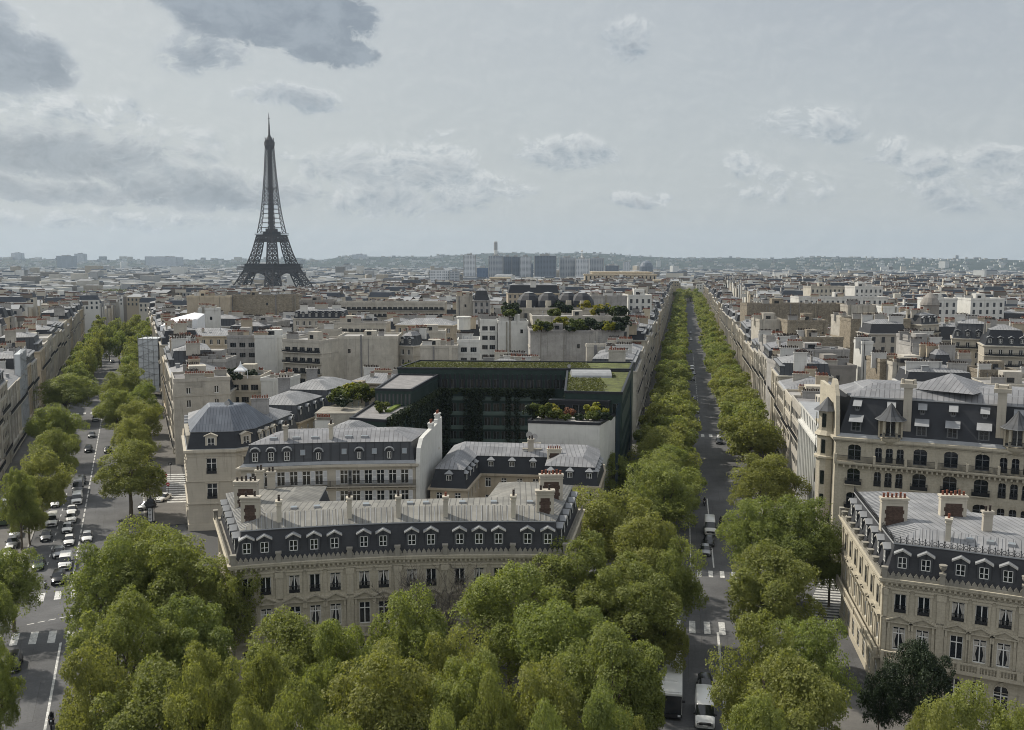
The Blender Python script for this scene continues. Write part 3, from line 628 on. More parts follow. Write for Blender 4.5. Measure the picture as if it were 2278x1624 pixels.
# ---------------------------------------------------------------- the two curved mansions
W_T=winproto('tall',1.3,2.7,.7,curtain=True,ped=True); W_T2=winproto('tallb',1.3,2.7,.7,ped=True); W_S=winproto('upper',1.22,2.15,0,rail=.85,surround=.12,lintel=True,curtain=True); W_S2=winproto('upperb',1.22,2.15,0,rail=.85,surround=.12,lintel=True)
W_A=winproto('ground',1.5,3.2,.62,arch=.72); DM=dormer('mansion_dormer',.95,1.3,'gable',slate3,cap=[zincp,ledge_])
def mansion(label,us,groups,rest,R0=112.5,sidewin=(),right=True,crest=False,chims=(),z14=14.3,leftw=None,zn=zinc2):
    fr=[PR(u,z14,R0) for u in us]; poly=[Vector(p) for p in fr]+[Vector(p) for p in rest]
    b=Bld('mansion',label,poly,w=stone,cat='mansion'); rg=random.Random(3)
    F_=[(5.9,2.7),(10.3,2.15)]
    for i,g_ in enumerate(groups):
        A,t,L,a,nin=b.side(i); pad=.55; cs=[pad+(L-2*pad)*(k+.5)/g_ for k in range(g_)] if g_>1 else [L/2]
        for c in cs:
            b.wins(i,[c],[(5.9,W_T if rg.random()<.6 else W_T2,1.3,2.7),(10.3,W_S if rg.random()<.5 else W_S2,1.22,2.15),(.6,W_A,1.5,3.2)])
            DM.stamp(b.root,b.at(i,c,.42,15.35),a)
    for i,nb in sidewin:
        A,t,L,a,nin=b.side(i); cs=[.8+(L-1.6)*(k+.5)/nb for k in range(nb)]
        for c in cs:
            b.wins(i,[c],[(5.9,W_T2,1.3,2.7),(10.3,W_S2,1.22,2.15),(.6,W_A,1.5,3.2)]); DM.stamp(b.root,b.at(i,c,.42,15.35),a)
    b.wall(0,14.3); m=b.mould; ns=[i for i in range(len(groups))]+[i for i,_ in sidewin]; allr=None
    m(.14,0,.9); m(.30,4.75,5.0); m(.16,9.55,9.75); m(.2,13.05,13.2,); m(.42,13.75,13.95); m(.62,13.95,14.2); m(.7,14.2,14.32)
    for z in (1.6,2.3,3.0,3.7,4.3): m(.03,z,z+.05)
    dn=MB()
    for i in ns:      # dentils under the cornice, garlands of the frieze, pilasters at the joints
        A,t,L,a,nin=b.side(i); T=Matrix.Translation((A.x,A.y,0))@Matrix.Rotation(a,4,'Z'); n=int(L/.52)
        for k in range(n): x=L*(k+.5)/n; dn.box(x-.12,x+.12,-.40,0,13.5,13.75,0,T,True)
        n=max(2,int(L/1.3))
        for k in range(n):
            x0=L*k/n
            for q in range(5):
                u0=q/5;u1=(q+1)/5; f=lambda u:13.32-.35*math.sin(PI*u); xa=x0+L/n*u0; xb=x0+L/n*u1
                dn.bar(T@Vector((xa,-.03,f(u0)+.1)),T@Vector((xb,-.03,f(u1)+.1)),.09)
        for x in ((0,),(0,L))[1 if i==ns[len(groups)-1] or i>=len(groups) else 0]:
            w=.42; x0,x1=(x,x+w) if x==0 else (x-w,x); dn.box(x0,x1,-.16,0,5.0,12.6,0,T); dn.box(x0-.1 if x else x0,x1+.1,-.26,0,12.3,13.0,0,T); dn.box(x0,x1+.05,-.24,0,5.0,5.6,0,T)
        if i<len(groups) and i>0: w=.42; dn.box(-w,0,-.16,0,5.0,12.6,0,Matrix.Translation((A.x,A.y,0))@Matrix.Rotation(b.side(i-1)[3],4,'Z')); dn.box(-w-.1,0,-.26,0,12.3,13.,0,Matrix.Translation((A.x,A.y,0))@Matrix.Rotation(b.side(i-1)[3],4,'Z'))
    dn.build('frieze',stone,b.root)
    for i in ns:     # balcony with balusters over the ground floor, crested parapet
        bal=MB()
        A,t,L,a,nin=b.side(i); T=Matrix.Translation((A.x,A.y,0))@Matrix.Rotation(a,4,'Z')
        bal.box(0,L,-.75,-.5,5.72,5.86,0,T); bal.box(0,L,-.8,-.001,4.6,4.98,0,T); n=int(L/.3)
        for k in range(n+1): x=L*k/n; bal.box(x-.055,x+.055,-.68,-.57,4.98,5.72,0,T,False)
        for k in range(5): x=.15+(L-.3)*k/4; bal.box(x-.16,x+.16,-.8,-.48,4.98,5.9,0,T)
        bal.build('balcony',stone,b.root); par=MB()
        A,t,L,a,nin=b.side(i); T=Matrix.Translation((A.x,A.y,0))@Matrix.Rotation(a,4,'Z'); par.box(.0,L,-.45,-.25,14.32,14.62,0,T); n=int(L/.55)
        for k in range(n):
            x=L*(k+.5)/n; pts=[(-.22,0),(.22,0),(.24,.16),(.12,.34),(0,.52),(-.12,.34),(-.24,.16)]
            q=[T@Vector((x+px,-.40,14.62+pz)) for px,pz in pts]; q2=[T@Vector((x+px,-.30,14.62+pz)) for px,pz in pts]; par.face(q,0); par.face(q2[::-1],0)
            for e in range(1,7): par.face([q[e],q2[e],q2[(e+1)%7],q[(e+1)%7]],0)
        par.box(-.28,.28,-.62,-.1,14.32,15.5,0,T); par.box(-.36,.36,-.68,-.04,15.4,15.6,0,T)
        par.build('parapet',ledge,b.root)
    b.roofrings([(.02,14.33,0),(.25,14.4,0),(1.15,17.85,1),(.95,17.95,2),(.98,18.08,2),(4.2,19.1,3),(4.4,19.15,3)],([ledge,slate,zincp,zn],3),'mansard_roof')
    for s_,c,y,z,pr,rot in chims: pr.stamp(b.root,b.at(s_,c,y,z),b.side(s_)[3]+rot)
    rb=MB()          # raised seams of the zinc slopes
    p1=inset(b.p,1.0);p2=inset(b.p,4.2)
    for i in ns:
        a0=p1[i];a1=p1[(i+1)%b.n];c0=p2[i];c1=p2[(i+1)%b.n]; A,t,L,a,nin=b.side(i); n=int((a1-a0).length/.6)
        for k in range(1,n):
            p=a0.lerp(a1,k/n); d=(p-c0).dot(t); dl=(c1-c0).dot(t); f=1.
            if d<0: f=1-(-d)/max(1e-6,(c0-a0).dot(t))
            if d>dl: f=1-(d-dl)/max(1e-6,(a1-c1).dot(t))
            if f>.05: q=p+nin*3.2*f; rb.bar((p.x,p.y,18.11),(q.x,q.y,18.11+1.02*f),.06)
    rb.build('roof_seams',zincp,b.root)['kind']='stuff'
    b.done(); return b
ch2=chimney(1.0,.55,2.1,2,False,pm=potd,below=2.2); ch2r=chimney(.9,.55,2.0,1,False,pm=potm,below=2.2)
chb=chimney(2.9,1.0,2.3,5,True,pm=potd,below=1.6); chb2=chimney(2.2,.9,2.0,2,True,pm=potd,below=1.6); chr_=chimney(3.0,.9,2.3,6,True,pm=potm,below=1.6)
us=[520,621,779,885.6,991.7,1142,1252]
rest=[(9.8,132.5),(-2.6,134.6),(-4.2,125.0),(-24.6,122.9),(-25.2,132.2),(-40.4,127.4)]
mb_=mansion('long curved limestone mansion with a blue slate mansard facing the place between the two avenues',us,[2,3,2,2,3,2],rest,sidewin=((6,6),(12,6)),
 chims=[(1,.1,2.6,18.7,ch2,PI/2),(3,.1,2.4,18.7,ch2,PI/2),(4,0,2.2,18.7,ch2r,PI/2),(5,.0,2.0,18.7,ch2,PI/2),(2,.0,2.6,18.7,ch2,PI/2),
  ])
for u,v,pr in ((549,1112,chb),(558,1144,chb2),(1226,1096,chr_),(1212,1128,chb2),(604,1086,ch2),(578,1082,ch2)): q=P(u,v,19.2); pr.stamp(mb_.root,(q.x-mb_.o.x,q.y-mb_.o.y,19.2),.05)
for i,c in ((1,1.8),(1,4.6),(2,2.0),(3,1.5),(3,3.5),(4,2),(4,6.),(5,2.)): SKL.stamp(mb_.root,mb_.at(i,c,5.6,19.25),mb_.side(i)[3])
us2=[1969,2098,2282,2400,2560,2700]; fr2=[PR(u,14.3,112.5) for u in us2]
x0,y0=fr2[0]; rest2=[(fr2[-1][0]+8,fr2[-1][1]+14),(fr2[-2][0]+6,fr2[-2][1]+21.5),(66.5,113.8),(59.5,117.5),(61.3,127.3),(46.6,129.5)]
mc_=mansion('curved limestone mansion with an ornate iron roof crest at the lower right corner',us2,[2,3,2,3,3],rest2,sidewin=((11,7),),zn=zinc,
 chims=[(1,.2,2.8,18.9,ch2r,PI/2),(2,.2,2.8,18.9,ch2r,PI/2),(3,2,3,18.9,ch2,PI/2)])
for c in (2.4,4.5,6.6): SKL.stamp(mc_.root,mc_.at(1,c,3.2,18.85),mc_.side(1)[3])
for u,v,pr in ((1987,1152,chr_),(2118,1146,chr_),(2195,1180,ch2)): q=P(u,v,19.2); pr.stamp(mc_.root,(q.x-mc_.o.x,q.y-mc_.o.y,19.2),-.12)
cr=MB()      # wrought iron cresting on the edge of the mansard, and urns of the side parapet
p1=inset(mc_.p,1.0)
for i in (0,1,2,11):
    A=p1[i];B_=p1[(i+1)%mc_.n]; T=Matrix.Translation((A.x,A.y,18.1))@Matrix.Rotation(mc_.side(i)[3],4,'Z'); L=(B_-A).length; n=int(L/.62); cr.box(0,L,-.02,.02,.05,.09,0,T)
    for k in range(n+1):
        x=L*k/n; cr.box(x-.03,x+.03,-.03,.03,0,.78,0,T,False); cr.box(x-.09,x+.09,-.02,.02,.62,.68,0,T)
        if k<n:
            for q in range(6):
                a0=PI*q/3;a1=PI*(q+1)/3; w=L/n*.36; cr.bar(T@Vector((x+L/n/2+w*math.cos(a0),0,.32+.2*math.sin(a0))),T@Vector((x+L/n/2+w*math.cos(a1),0,.32+.2*math.sin(a1))),.05)
cr.build('iron_cresting',darkm,mc_.root)
ur=MB(); ur.lathe([(.16,0),(.13,.12),(.1,.22),(.34,.5),(.40,.72),(.30,.78),(.44,.86),(.44,.95)],10); urn=Proto('urn',ur.mesh('urn',ledge,True))
for k in range(8): urn.stamp(mc_.root,mc_.at(11,2+k*2.9,-.35,14.62))
for i,c in ((1,0),(2,0)): urn.stamp(mc_.root,mc_.at(i,c,-.35,15.6))
# ---------------------------------------------------------------- shuttered block behind the curved mansion
W_SH=winproto('shuttered',1.25,2.35,.68,shutters=True,bays=2)
p0=PR(536,17,154.0);p1_=PR(735,17,153.2); p2_=PR(925,17,152.2)
b=Bld('apartment_block','cream block with white shutters and oval mansard windows behind the curved mansion',[p0,p1_,p2_,(p2_[0]+2.2,p2_[1]+13),(p0[0]+2,p0[1]+13),],w=stone2)
OV=dormer('oval_dormer',.62,1.15,'round',slate3,1.4,ow=.32); RD=dormer('round_dormer',.85,1.45,'round',slate3,1.4)
for i,(n,) in enumerate(((6,),(6,))):
    A,t,L,a,nin=b.side(i)
    for k in range(n):
        c=1.2+(L-2.0)*(k+.5)/n; b.wins(i,[c],[(z,W_SH,1.25,2.35) for z in (13.6,10.2,6.8,3.4)])
    for k in range(5): 
        c=1.0+(L-1.6)*(k+.5)/5
        if (k+i)%2==0 or i==0 and k<3: (RD if i==0 and k<3 else OV).stamp(b.root,b.at(i,c,.25,17.75),a)
        else: SKL.stamp(b.root,b.at(i,c,.62,18.9),a).rotation_euler.x=R(70)
b.wall(0,17); b.mould(.35,16.4,16.6); b.mould(.55,16.6,16.95); b.mould(.12,12.7,12.95); b.mould(.1,9.4,9.6)
b.roofrings([(.0,16.96,0),(-.2,17.0,0),(.25,17.45,0),(.95,20.3,1),(.8,20.4,2),(4.6,21.6,3),(6.0,21.7,3)],([zincp,slate3,zincp,zinc],3),'mansard_roof')
for i in (0,1):
    A,t,L,a,nin=b.side(i); T=Matrix.Translation((A.x,A.y,0))@Matrix.Rotation(a,4,'Z')
    for z in (13.45,10.05):
        r_=MB(); railing(r_,0,L,-.75,z,.95,0,T,.16); sl_=MB()
        sl_.box(0,L,-.8,-.001,z-.2,z-.01,0,T)
        for k in range(7): x=L*(k+.5)/7; sl_.box(x-.12,x+.12,-.6,-.001,z-.5,z-.2,0,T)
        r_.build('railing',darkm,sl_.build('balcony',stone2,b.root))
for i,c in ((0,5.),(0,8.6),(0,11.6),(1,2.8),(1,5.4)): SKL.stamp(b.root,b.at(i,c,2.6,21.0),b.side(i)[3],(1.5,1,1))
ch2.stamp(b.root,b.at(0,7,2.2,20.9),PI/2); ch2.stamp(b.root,b.at(1,0,2.2,20.9),PI/2)
b.done()
# stepped white party wall at its right end
q=Bld('party_wall','tall white stepped gable wall rising at the right end of the shuttered block',[(p2_[0]+.05,p2_[1]-.2),(p2_[0]+.75,p2_[1]-.2),(p2_[0]+3.2,p2_[1]+16),(p2_[0]+2.4,p2_[1]+16)],w=white,cat='wall')
mbw=MB(); L=16.2; d=Vector((2.45,16.2)).normalized(); nrm=Vector((d.y,-d.x))
prof=[(0,0),(L,0),(L,22.0),(L-3.4,22.0),(L-3.5,21.4),(4,20.9),(2.2,20.7),(.6,19.4),(0,17.2)]
for sg,ofs in ((1,.7),(-1,0)):
    pts=[(d.x*x+nrm.x*ofs,d.y*x+nrm.y*ofs,z) for x,z in prof]; mbw.face(pts if sg>0 else pts[::-1],0)
for (xa,za),(xb,zb) in zip(prof,prof[1:]+prof[:1]):
    mbw.face([(d.x*xa,d.y*xa,za),(d.x*xb,d.y*xb,zb),(d.x*xb+nrm.x*.7,d.y*xb+nrm.y*.7,zb),(d.x*xa+nrm.x*.7,d.y*xa+nrm.y*.7,za)][::-1],0)
mbw.build('wall',white,q.root); chw=chimney(1.4,.7,.7,3,False,m=white,below=.2); chw.stamp(q.root,(d.x*14.3+nrm.x*.3,d.y*14.3+nrm.y*.3,22.0),PI/2-.15); chw.stamp(q.root,(d.x*9.5+nrm.x*.3,d.y*9.5,21.15),PI/2-.15)
# ---------------------------------------------------------------- corner block with the blue pyramidal zinc roof
W_C=winproto('corner',1.8,2.9,.66,rail=1.0,surround=.1,smat=stone2); W_C2=winproto('small',1.1,1.9,.7,surround=.08,smat=stone2)
A0=P(421,1181,0); zt=15.2; A1=(PY(524,A0.y+1.2,zt),A0.y+1.2)
pl=[(A0.x,A0.y),(A1[0],A1[1]),(A1[0]+3.4,A1[1]+3.6),(A1[0]+5.0,A1[1]+13),(A0.x-5.3,A0.y+14.2)]
b=Bld('corner_block','pale corner block with a blue pyramidal zinc roof beside the left crosswalk',pl,w=stone2,cat='corner building')
b.wins(0,[b.side(0)[2]/2],[(10.6,W_C,1.8,2.9),(5.9,W_C,1.8,2.9)]); b.wins(0,[b.side(0)[2]*.82],[(1.0,W_C,1.8,2.9)])
b.wins(1,[b.side(1)[2]*.5],[(10.6,W_C,1.8,2.9),(5.9,W_C,1.8,2.9)])
for i in (2,4): L=b.side(i)[2]; n_=max(2,int(L/3)); b.wins(i,[L*(k+.5)/n_ for k in range(n_)],[(11.0,W_C2,1.1,1.9),(7.0,W_C,1.8,2.9),(1.6,W_C2,1.1,1.9)])
b.wall(0,15.2); b.mould(.3,14.5,14.7); b.mould(.5,14.7,15.1); b.mould(.25,5.0,5.25); b.mould(.2,9.2,9.4); b.mould(.16,0,1.2); b.mould(.14,13.9,14.0)
b.roofrings([(0,15.1,0),(.15,15.25,0),(.9,18.2,1),(.75,18.3,2),(4.3,22.3,3),(4.6,22.5,3)],([zincp,slate2,zincp,MATS.get('bz') or mat('blue_zinc',(.135,.15,.175),.55,.18,.4,metal=.2,seam=.55)],3),'pyramid_roof')
D1=dormer('stone_dormer',1.25,1.75,'gable',stone2,1.6,ow=.4,cap=[stone2,stone2]); 
D1.stamp(b.root,b.at(0,b.side(0)[2]/2,.3,15.5),b.side(0)[3]); D1.stamp(b.root,b.at(1,b.side(1)[2]/2,.3,15.5),b.side(1)[3])
for k in range(3): D1.stamp(b.root,b.at(2,1.8+k*2.9,.3,15.5),b.side(2)[3],(.85,1,.9))
for k in range(4): D1.stamp(b.root,b.at(4,2.2+k*3.3,.3,15.5),b.side(4)[3],(.8,1,.9))
gl=MB(); cx,cyy=sum(v.x for v in b.p)/5,b.p[0].y+7.5
gl.prism(cx,cyy,22.3,23.6,1.2,.0,6,0); gl.prism(cx,cyy,21.9,22.32,1.35,1.22,6,1); gl.build('roof_lantern',[glassb,zincp],b.root)
ch=chimney(3.4,.7,3.4,7,False,m=walls[1],pm=potm,below=1.5); b.done()
bw=wing_q=(A0,A1,ch)
# long slate-and-zinc wing running away behind it
W_M=winproto('plain',1.0,1.7,.7,smat=stone2)
def wing(label,quad,ze,dorm,nd,rz=3.4,w=None,rm=None,hat='round',wn=6,ridge=4.8,cap=True,dz=.7,mans=None):
    b=Bld('apartment_block',label,quad,w=w or walls[3]); Dp=dorm
    for i in range(b.n):
        L=b.side(i)[2]; n=max(1,int(L/3.0)); b.wins(i,[L*(k+.5)/n for k in range(n)],[(z,W_M,1.0,1.7) for z in (ze-2.7,ze-5.9)])
        for s_,n_ in nd:
            if s_==i:
                for k in range(n_): Dp.stamp(b.root,b.at(i,L*(k+.5)/n_,.35,ze+dz),b.side(i)[3])
    b.wall(0,ze); b.mould(.35,ze-.35,ze-.05)
    b.roofrings([(0,ze-.05,0),(.0,ze,0),(.95,ze+rz,1),(.85,ze+rz+.1,0),(ridge,ze+rz+1.7,2),(ridge+.3,ze+rz+1.75,2)],([zincp,mans or slate3,rm or zinc],2),'mansard_roof'); b.done(); return b
ND=dormer('narrow_dormer',.75,1.7,'round',slate3,1.2); HD=dormer('hip_dormer',.9,1.5,'hip',stone2,1.4,ow=.14)
e0=P(600,985,14.5); w1=wing('long grey zinc-roofed wing with a row of narrow arched dormers behind the corner block',[(e0.x-11,e0.y-1),(e0.x,e0.y),(e0.x+1.6,e0.y+17),(e0.x-10,e0.y+18)],14.5,ND,((1,4),))
w2=wing('farther zinc-roofed wing with tall white dormers running toward the roof terrace shrubs',[(e0.x-9.8,e0.y+18.5),(e0.x+1.7,e0.y+17.5),(e0.x+5.0,e0.y+33),(e0.x-7,e0.y+35)],15.5,ND,((1,4),))
w3=wing('third zinc wing with slanted skylights ending at the blank plaster gable',[(e0.x-6.5,e0.y+35.5),(e0.x+5.1,e0.y+33.5),(e0.x+10,e0.y+50),(e0.x-3,e0.y+53)],16.5,HD,((1,5),))
for w_,(x,y) in ((w1,(4,8)),(w1,(6,12)),(w2,(5,7)),(w2,(7,12)),(w3,(4,6)),(w3,(6,12))): SKL.stamp(w_.root,(x,y,19.4+w_.z),.2,(1.6,1.2,1))
chg=chimney(2.6,1.2,2.2,4,False,m=flat,pm=potd,below=1.5); chg.stamp(w3.root,(5.5,9,21.5),.2); chg.stamp(w2.root,(5,14,20.8),.2); 
A0_,A1_,ch_=wing_q; wr=wing('zinc-roofed rear part of the corner block behind the blue pyramid',[(A0_.x-5.5,A0_.y+14.6),(A1_[0]+4.8,A1_[1]+13.4),(A1_[0]+6.4,A1_[1]+23),(A0_.x-9.0,A0_.y+25)],14.6,ND,((1,2),(3,3)),ridge=4.2); ch_.stamp(wr.root,(14.5,3,18.6),.1); SKL.stamp(wr.root,(8,5,19.9))
# low roofs with white party walls between it and the shuttered block
def slab(label,u0,u1,vt,zt,dep,m,pots=0,zb=0,th=None,name='party_wall',pm=None,rot=0.):
    a=P(u0,vt,zt); c=P(u1,vt,zt); L=(c-a).length; b=Bld(name,label,[(a.x,a.y),(c.x,c.y),(c.x+rot,c.y+dep),(a.x+rot,a.y+dep)],w=m,cat='wall' if dep<3 else 'building'); b.wall(0,zt); b.roofrings([(0,zt,0),(-.06,zt,0),(-.06,zt+.15,0)],([ledge],0),'coping')
    if pots: 
        pp=chimney(min(L-.3,.33*pots),.45,.25,pots,False,m=ledge,pm=pm or potm,below=.2); pp.stamp(b.root,(L/2,dep/2 if dep<3 else .4,zt+.1),math.atan2(c.y-a.y,c.x-a.x))
    b.done('coping'); return b
slab('white chimney wall with nine pots in front of the blue pyramid roof',600,650,970+12,19.5,.8,white,9); slab('white chimney wall with pots left of the stepped skylight roof',700,738,925+10,19.3,.8,white,8)
slab('small white chimney wall nearest the round dormers',655,690,1003,18.7,.7,white,6)
b=wing('low zinc hipped roof with skylights between the shuttered block and the green courtyard',[(-36,168),(-27.2,167),(-24.6,178),(-33,180)],15.8,HD,((0,2),),rz=2.4,ridge=3.4)
slab('pale blank block with a flat top beside the dark green courtyard wing',700,830,921,18.2,9,walls[0])
# ---------------------------------------------------------------- zinc U-shaped block in the middle
ze=12.2; HD2=dormer('white_hip_dormer',.85,1.5,'hip',slate3,1.3,ow=.1)
l0=P(1330,1080,ze)
pl=[(-13.6,154.5),(-7.4,153.6),(-5.6,165.2),(5.6,164.0),(4.9,157.2),(14.6,155.6),(16.6,167.2),(16.9,172.5),(-11.4,176.2)]
b=Bld('apartment_block','dark slate block with zinc roofs round a small court by the stepped gable',pl,w=walls[3])
for i,nd in ((0,1),(1,4),(2,3),(4,3)):
    L=b.side(i)[2]
    for k in range(nd): HD2.stamp(b.root,b.at(i,L*(k+.5)/nd,.3,ze+.6),b.side(i)[3])
    n=max(1,int(L/2.8)); b.wins(i,[L*(k+.5)/n for k in range(n)],[(z,W_M,1.,1.7) for z in (ze-2.5,ze-5.6)])
L=b.side(5)[2]; b.wins(5,[L*(k+.5)/5 for k in range(5)],[(z,W_M,1.,1.7) for z in (ze-2.5,ze-5.6,2)]); 
for k in range(5): HD2.stamp(b.root,b.at(5,L*(k+.5)/5,.3,ze+.6),b.side(5)[3])
b.wall(0,ze); b.mould(.35,ze-.4,ze-.05); b.roofrings([(0,ze-.05,0),(0,ze,0),(.8,ze+2.9,1),(.65,ze+3.0,0),(3.0,ze+4.2,2)],([zincp,slate2,zinc],2),'mansard_roof')
chr_.stamp(b.root,(21,8,ze+3.0),0,.8); ch2.stamp(b.root,(17,12,ze+3.6),0); b.done()
# ---------------------------------------------------------------- dark glass and ivy courtyard building with planted roofs
dg=mat('dark_green_glass',(.006,.011,.010),.25,.3,.3,spec=.6); dgb=mat('dark_green_band',(.026,.044,.038),.6,.2,.5,spec=.2); dgx=mat('anthracite_panel',(.012,.014,.019),.5,.15,.5)
def modern(name,label,poly,zt,floors,w=dgb,par=dgx,roof=grassm,pane=dg,pw=1.5,pz=2.1,gap=.5,cat='office building',top=True,sides=None,z0=1.):
    b=Bld(name,label,poly,w=w,cat=cat)
    pr=winproto('strip',pw,pz,0,bays=2,fm=greym,y=.18); pr.mesh.materials[0]=pane
    nW=0
    for i in (range(b.n) if sides is None else sides):
        L=b.side(i)[2]; n=int(L/(pw+gap))
        for z in floors:
            if n*len(floors)+nW>96*3: break
            b.wins(i,[L*(k+.5)/n for k in range(n)],[(z,pr,pw,pz)])
    b.wall(0,zt); b.roofrings([(0,zt,0),(-.1,zt,0),(-.1,zt+.5,0),(.35,zt+.5,0),(.35,zt+.15,0),(.5,zt+.15,1)],([par,roof],1),'roof'); b.done(); return b
xk=lambda y,o=-18.3: kpt(y,o).x
dg2=1
gr=modern('office_building','dark glass office wing with a long sedum roof at the back of the ivy courtyard',[(-27.5,226),(xk(226)-.5,224.5),(xk(241)-.5,240),(-24,243)],23.6,(3.2,6.6,10,13.4,19.2),sides=(0,))
gr2=modern('office_building','dark glass wing with a sedum roof and curved grey skylight on the right avenue',[(10.6,189),(xk(189),187.2),(xk(224),224.2),(13.2,225.6)],23.2,(3.2,6.6,10,13.4,19.2),sides=(0,1,3))
bv=MB(); 
for k in range(8):
    a0=PI*k/8;a1=PI*(k+1)/8; q=lambda a,x:(x,3.6*math.cos(a),23.3+1.5*math.sin(a)); bv.face([q(a0,3),q(a1,3),q(a1,12),q(a0,12)],0)
    for x in (3,12): bv.face([(x,0,23.3),q(a0,x),q(a1,x)],0)
o=bv.build('vaulted_skylight',[zincp],gr2.root,(0,27,0)); 
gr3=modern('office_building','dark green ivy-covered wing with grey flat roof on the left of the courtyard',[(-31.5,182),(-24.2,179.5),(-17.4,224.8),(-27.8,225.6)],18.8,(3.2,6.6,10,13.4),roof=flat,sides=(0,1))
gr4=modern('roof_pavilion','anthracite rooftop pavilion with vertical slats above the left courtyard wing',[(-29,199),(-21.2,198),(-17.6,224),(-27.4,225)],22.2,(19.2,),roof=flat,sides=(0,1),cat='roof pavilion',pw=.5,pz=2.4,gap=.35)
gr5=modern('office_building','white-walled block with a terrace garden between the courtyard and the right avenue',[(PY(1175,178,19),178.5),(PY(1334,176.5,19),176.2),(xk(187)-1,187.0),(5.2,188.8)],18.9,(),w=white,roof=flatl,cat='building')
slab('lower white annexe with a satellite dish beside the white terrace block',1163,1205,1000,16.2,6,white)
g6=modern('roof_pavilion','grey pavilion opening on the terrace garden under the sedum roof',[(7.4,187.3),(19.2,185.6),(19.6,187.0),(7.8,188.7)],21.6,(19.0,),w=dgx,roof=zincp,cat='roof pavilion',pw=2.6,pz=2.2,gap=.6)
# glass facade fins along the avenue
fn=MB()
for y in range(178,224,3): p=kpt(y,-18.2); fn.box(p.x-gr2.o.x,p.x+.5-gr2.o.x,p.y-gr2.o.y,p.y+.12-gr2.o.y,3,21.5,0)
fn.build('glass_fins',glassb,gr2.root)
# ivy: leaf masses hanging over the courtyard walls
def leafmass(name,label,cat,boxes,n,size,m,seed=1,kind=None,group=None,loc=None):
    rng=np.random.default_rng(seed); P_=[]; vol=np.array([max(.5,(b[3]-b[0])*(b[4]-b[1])*(b[5]-b[2]))**.7 for b in boxes]); k=rng.choice(len(boxes),n,p=vol/vol.sum()); bx=np.array(boxes); u=rng.random((n,3)); p=bx[k,:3]+(bx[k,3:]-bx[k,:3])*u
    nr=rng.normal(size=(n,3))+np.array([0,-.6,.8]); nr/=np.linalg.norm(nr,axis=1)[:,None]; c=bx[:,:3].min(0); me=leaves(name,p-c,nr,size,rng); me.materials.append(m)
    return tag(put(name,me,None,tuple(c)),label,cat,group,kind)
bx=[]; rg=random.Random(8)
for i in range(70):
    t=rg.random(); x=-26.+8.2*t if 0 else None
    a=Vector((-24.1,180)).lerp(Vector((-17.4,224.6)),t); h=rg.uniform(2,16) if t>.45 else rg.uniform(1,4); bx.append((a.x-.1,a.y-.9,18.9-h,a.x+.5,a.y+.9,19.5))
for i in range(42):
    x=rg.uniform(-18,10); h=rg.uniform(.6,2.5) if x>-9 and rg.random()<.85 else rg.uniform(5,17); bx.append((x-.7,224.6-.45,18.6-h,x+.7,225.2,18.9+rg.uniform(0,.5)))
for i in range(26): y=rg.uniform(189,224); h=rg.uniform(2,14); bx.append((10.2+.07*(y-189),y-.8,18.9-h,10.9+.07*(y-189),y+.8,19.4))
bn=MB()
for z in (5.9,9.2,12.6,16.2): bn.box(2.,36,-.22,-.002,z,z+.95,0,Matrix.Rotation(gr.side(0)[3],4,'Z'))
bn.build('spandrel_band',mat('green_spandrel',(.085,.125,.108),.45,.2,.4),gr.root)
vf=MB()
for k in range(34): vf.box(1+k*1.15,1.35+k*1.15,-.3,-.002,18.9,22.6,0,Matrix.Rotation(gr.side(0)[3],4,'Z'))
vf.build('dark_fins',dgx,gr.root)
leafmass('sedum','low tufted sedum growing on the flat roofs of the dark glass building','sedum',[(-27,226.5,23.72,19,239.5,23.9)]*3+[(11.5,189.5,23.3,18.9,196,23.5),(12,196,23.3,20,213,23.5),(19,213,23.3,24,223,23.5)],14000,.42,leafmat('sedum_leaves',(.06,.07,.02),(.11,.115,.03),(.13,.10,.05)),6,'stuff')
leafmass('ivy','green ivy fringe hanging from the top ledge of the glass courtyard','ivy',[(x,224.3,17.6+.4*(x%3),x+1.2,225.1,19.3) for x in range(-17,10)]+[(-24.3+.15*k,181+k,17.9,-23.3+.15*k,182.2+k,19.3) for k in range(0,43,1)],7000,.4,leafmat('ivy_tips',(.03,.045,.018),(.05,.065,.022)),4,'stuff')
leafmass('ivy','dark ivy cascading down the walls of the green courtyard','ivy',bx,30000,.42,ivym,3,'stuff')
# ---------------------------------------------------------------- shrubs on terraces
SH=[]
for i in range(3):
    me,c0=crownmesh(90+i,2600,.34,rx=1.6,rz=1.35,cz=1.5,nl=14); me.name='foliage'; me.materials.append(leafm); t=MB(); t.tube([(0,0,-.1),(.03,0,.6),(.1,.05,1.4)],[.09,.07,.04],5); SH.append((me,t.mesh('stem',bark)))
NS=[0]
def shrub(x,y,z,s,label,m=None,sz=1.,name='shrub',group='roof terrace shrubs',big=1.):
    NS[0]+=1; a,b_=SH[NS[0]%3]; t=thing(name,label,'shrub',(x,y,z),NS[0]*1.3,group); s*=big; c=put('foliage',a,t,(0,0,-.55*s),sc=(s,s,s*sz)); put('stem',b_,t,(0,0,-.02),sc=(s,s,s*sz*.6))
    if m: c.material_slots[0].link='OBJECT'; c.material_slots[0].material=m
    return t
def shr(u,v,z,s,label,m=None,**k):
    p=P(u,v,z); k.setdefault('big',1.5); return shrub(p.x,p.y,z,s,label,m,**k)
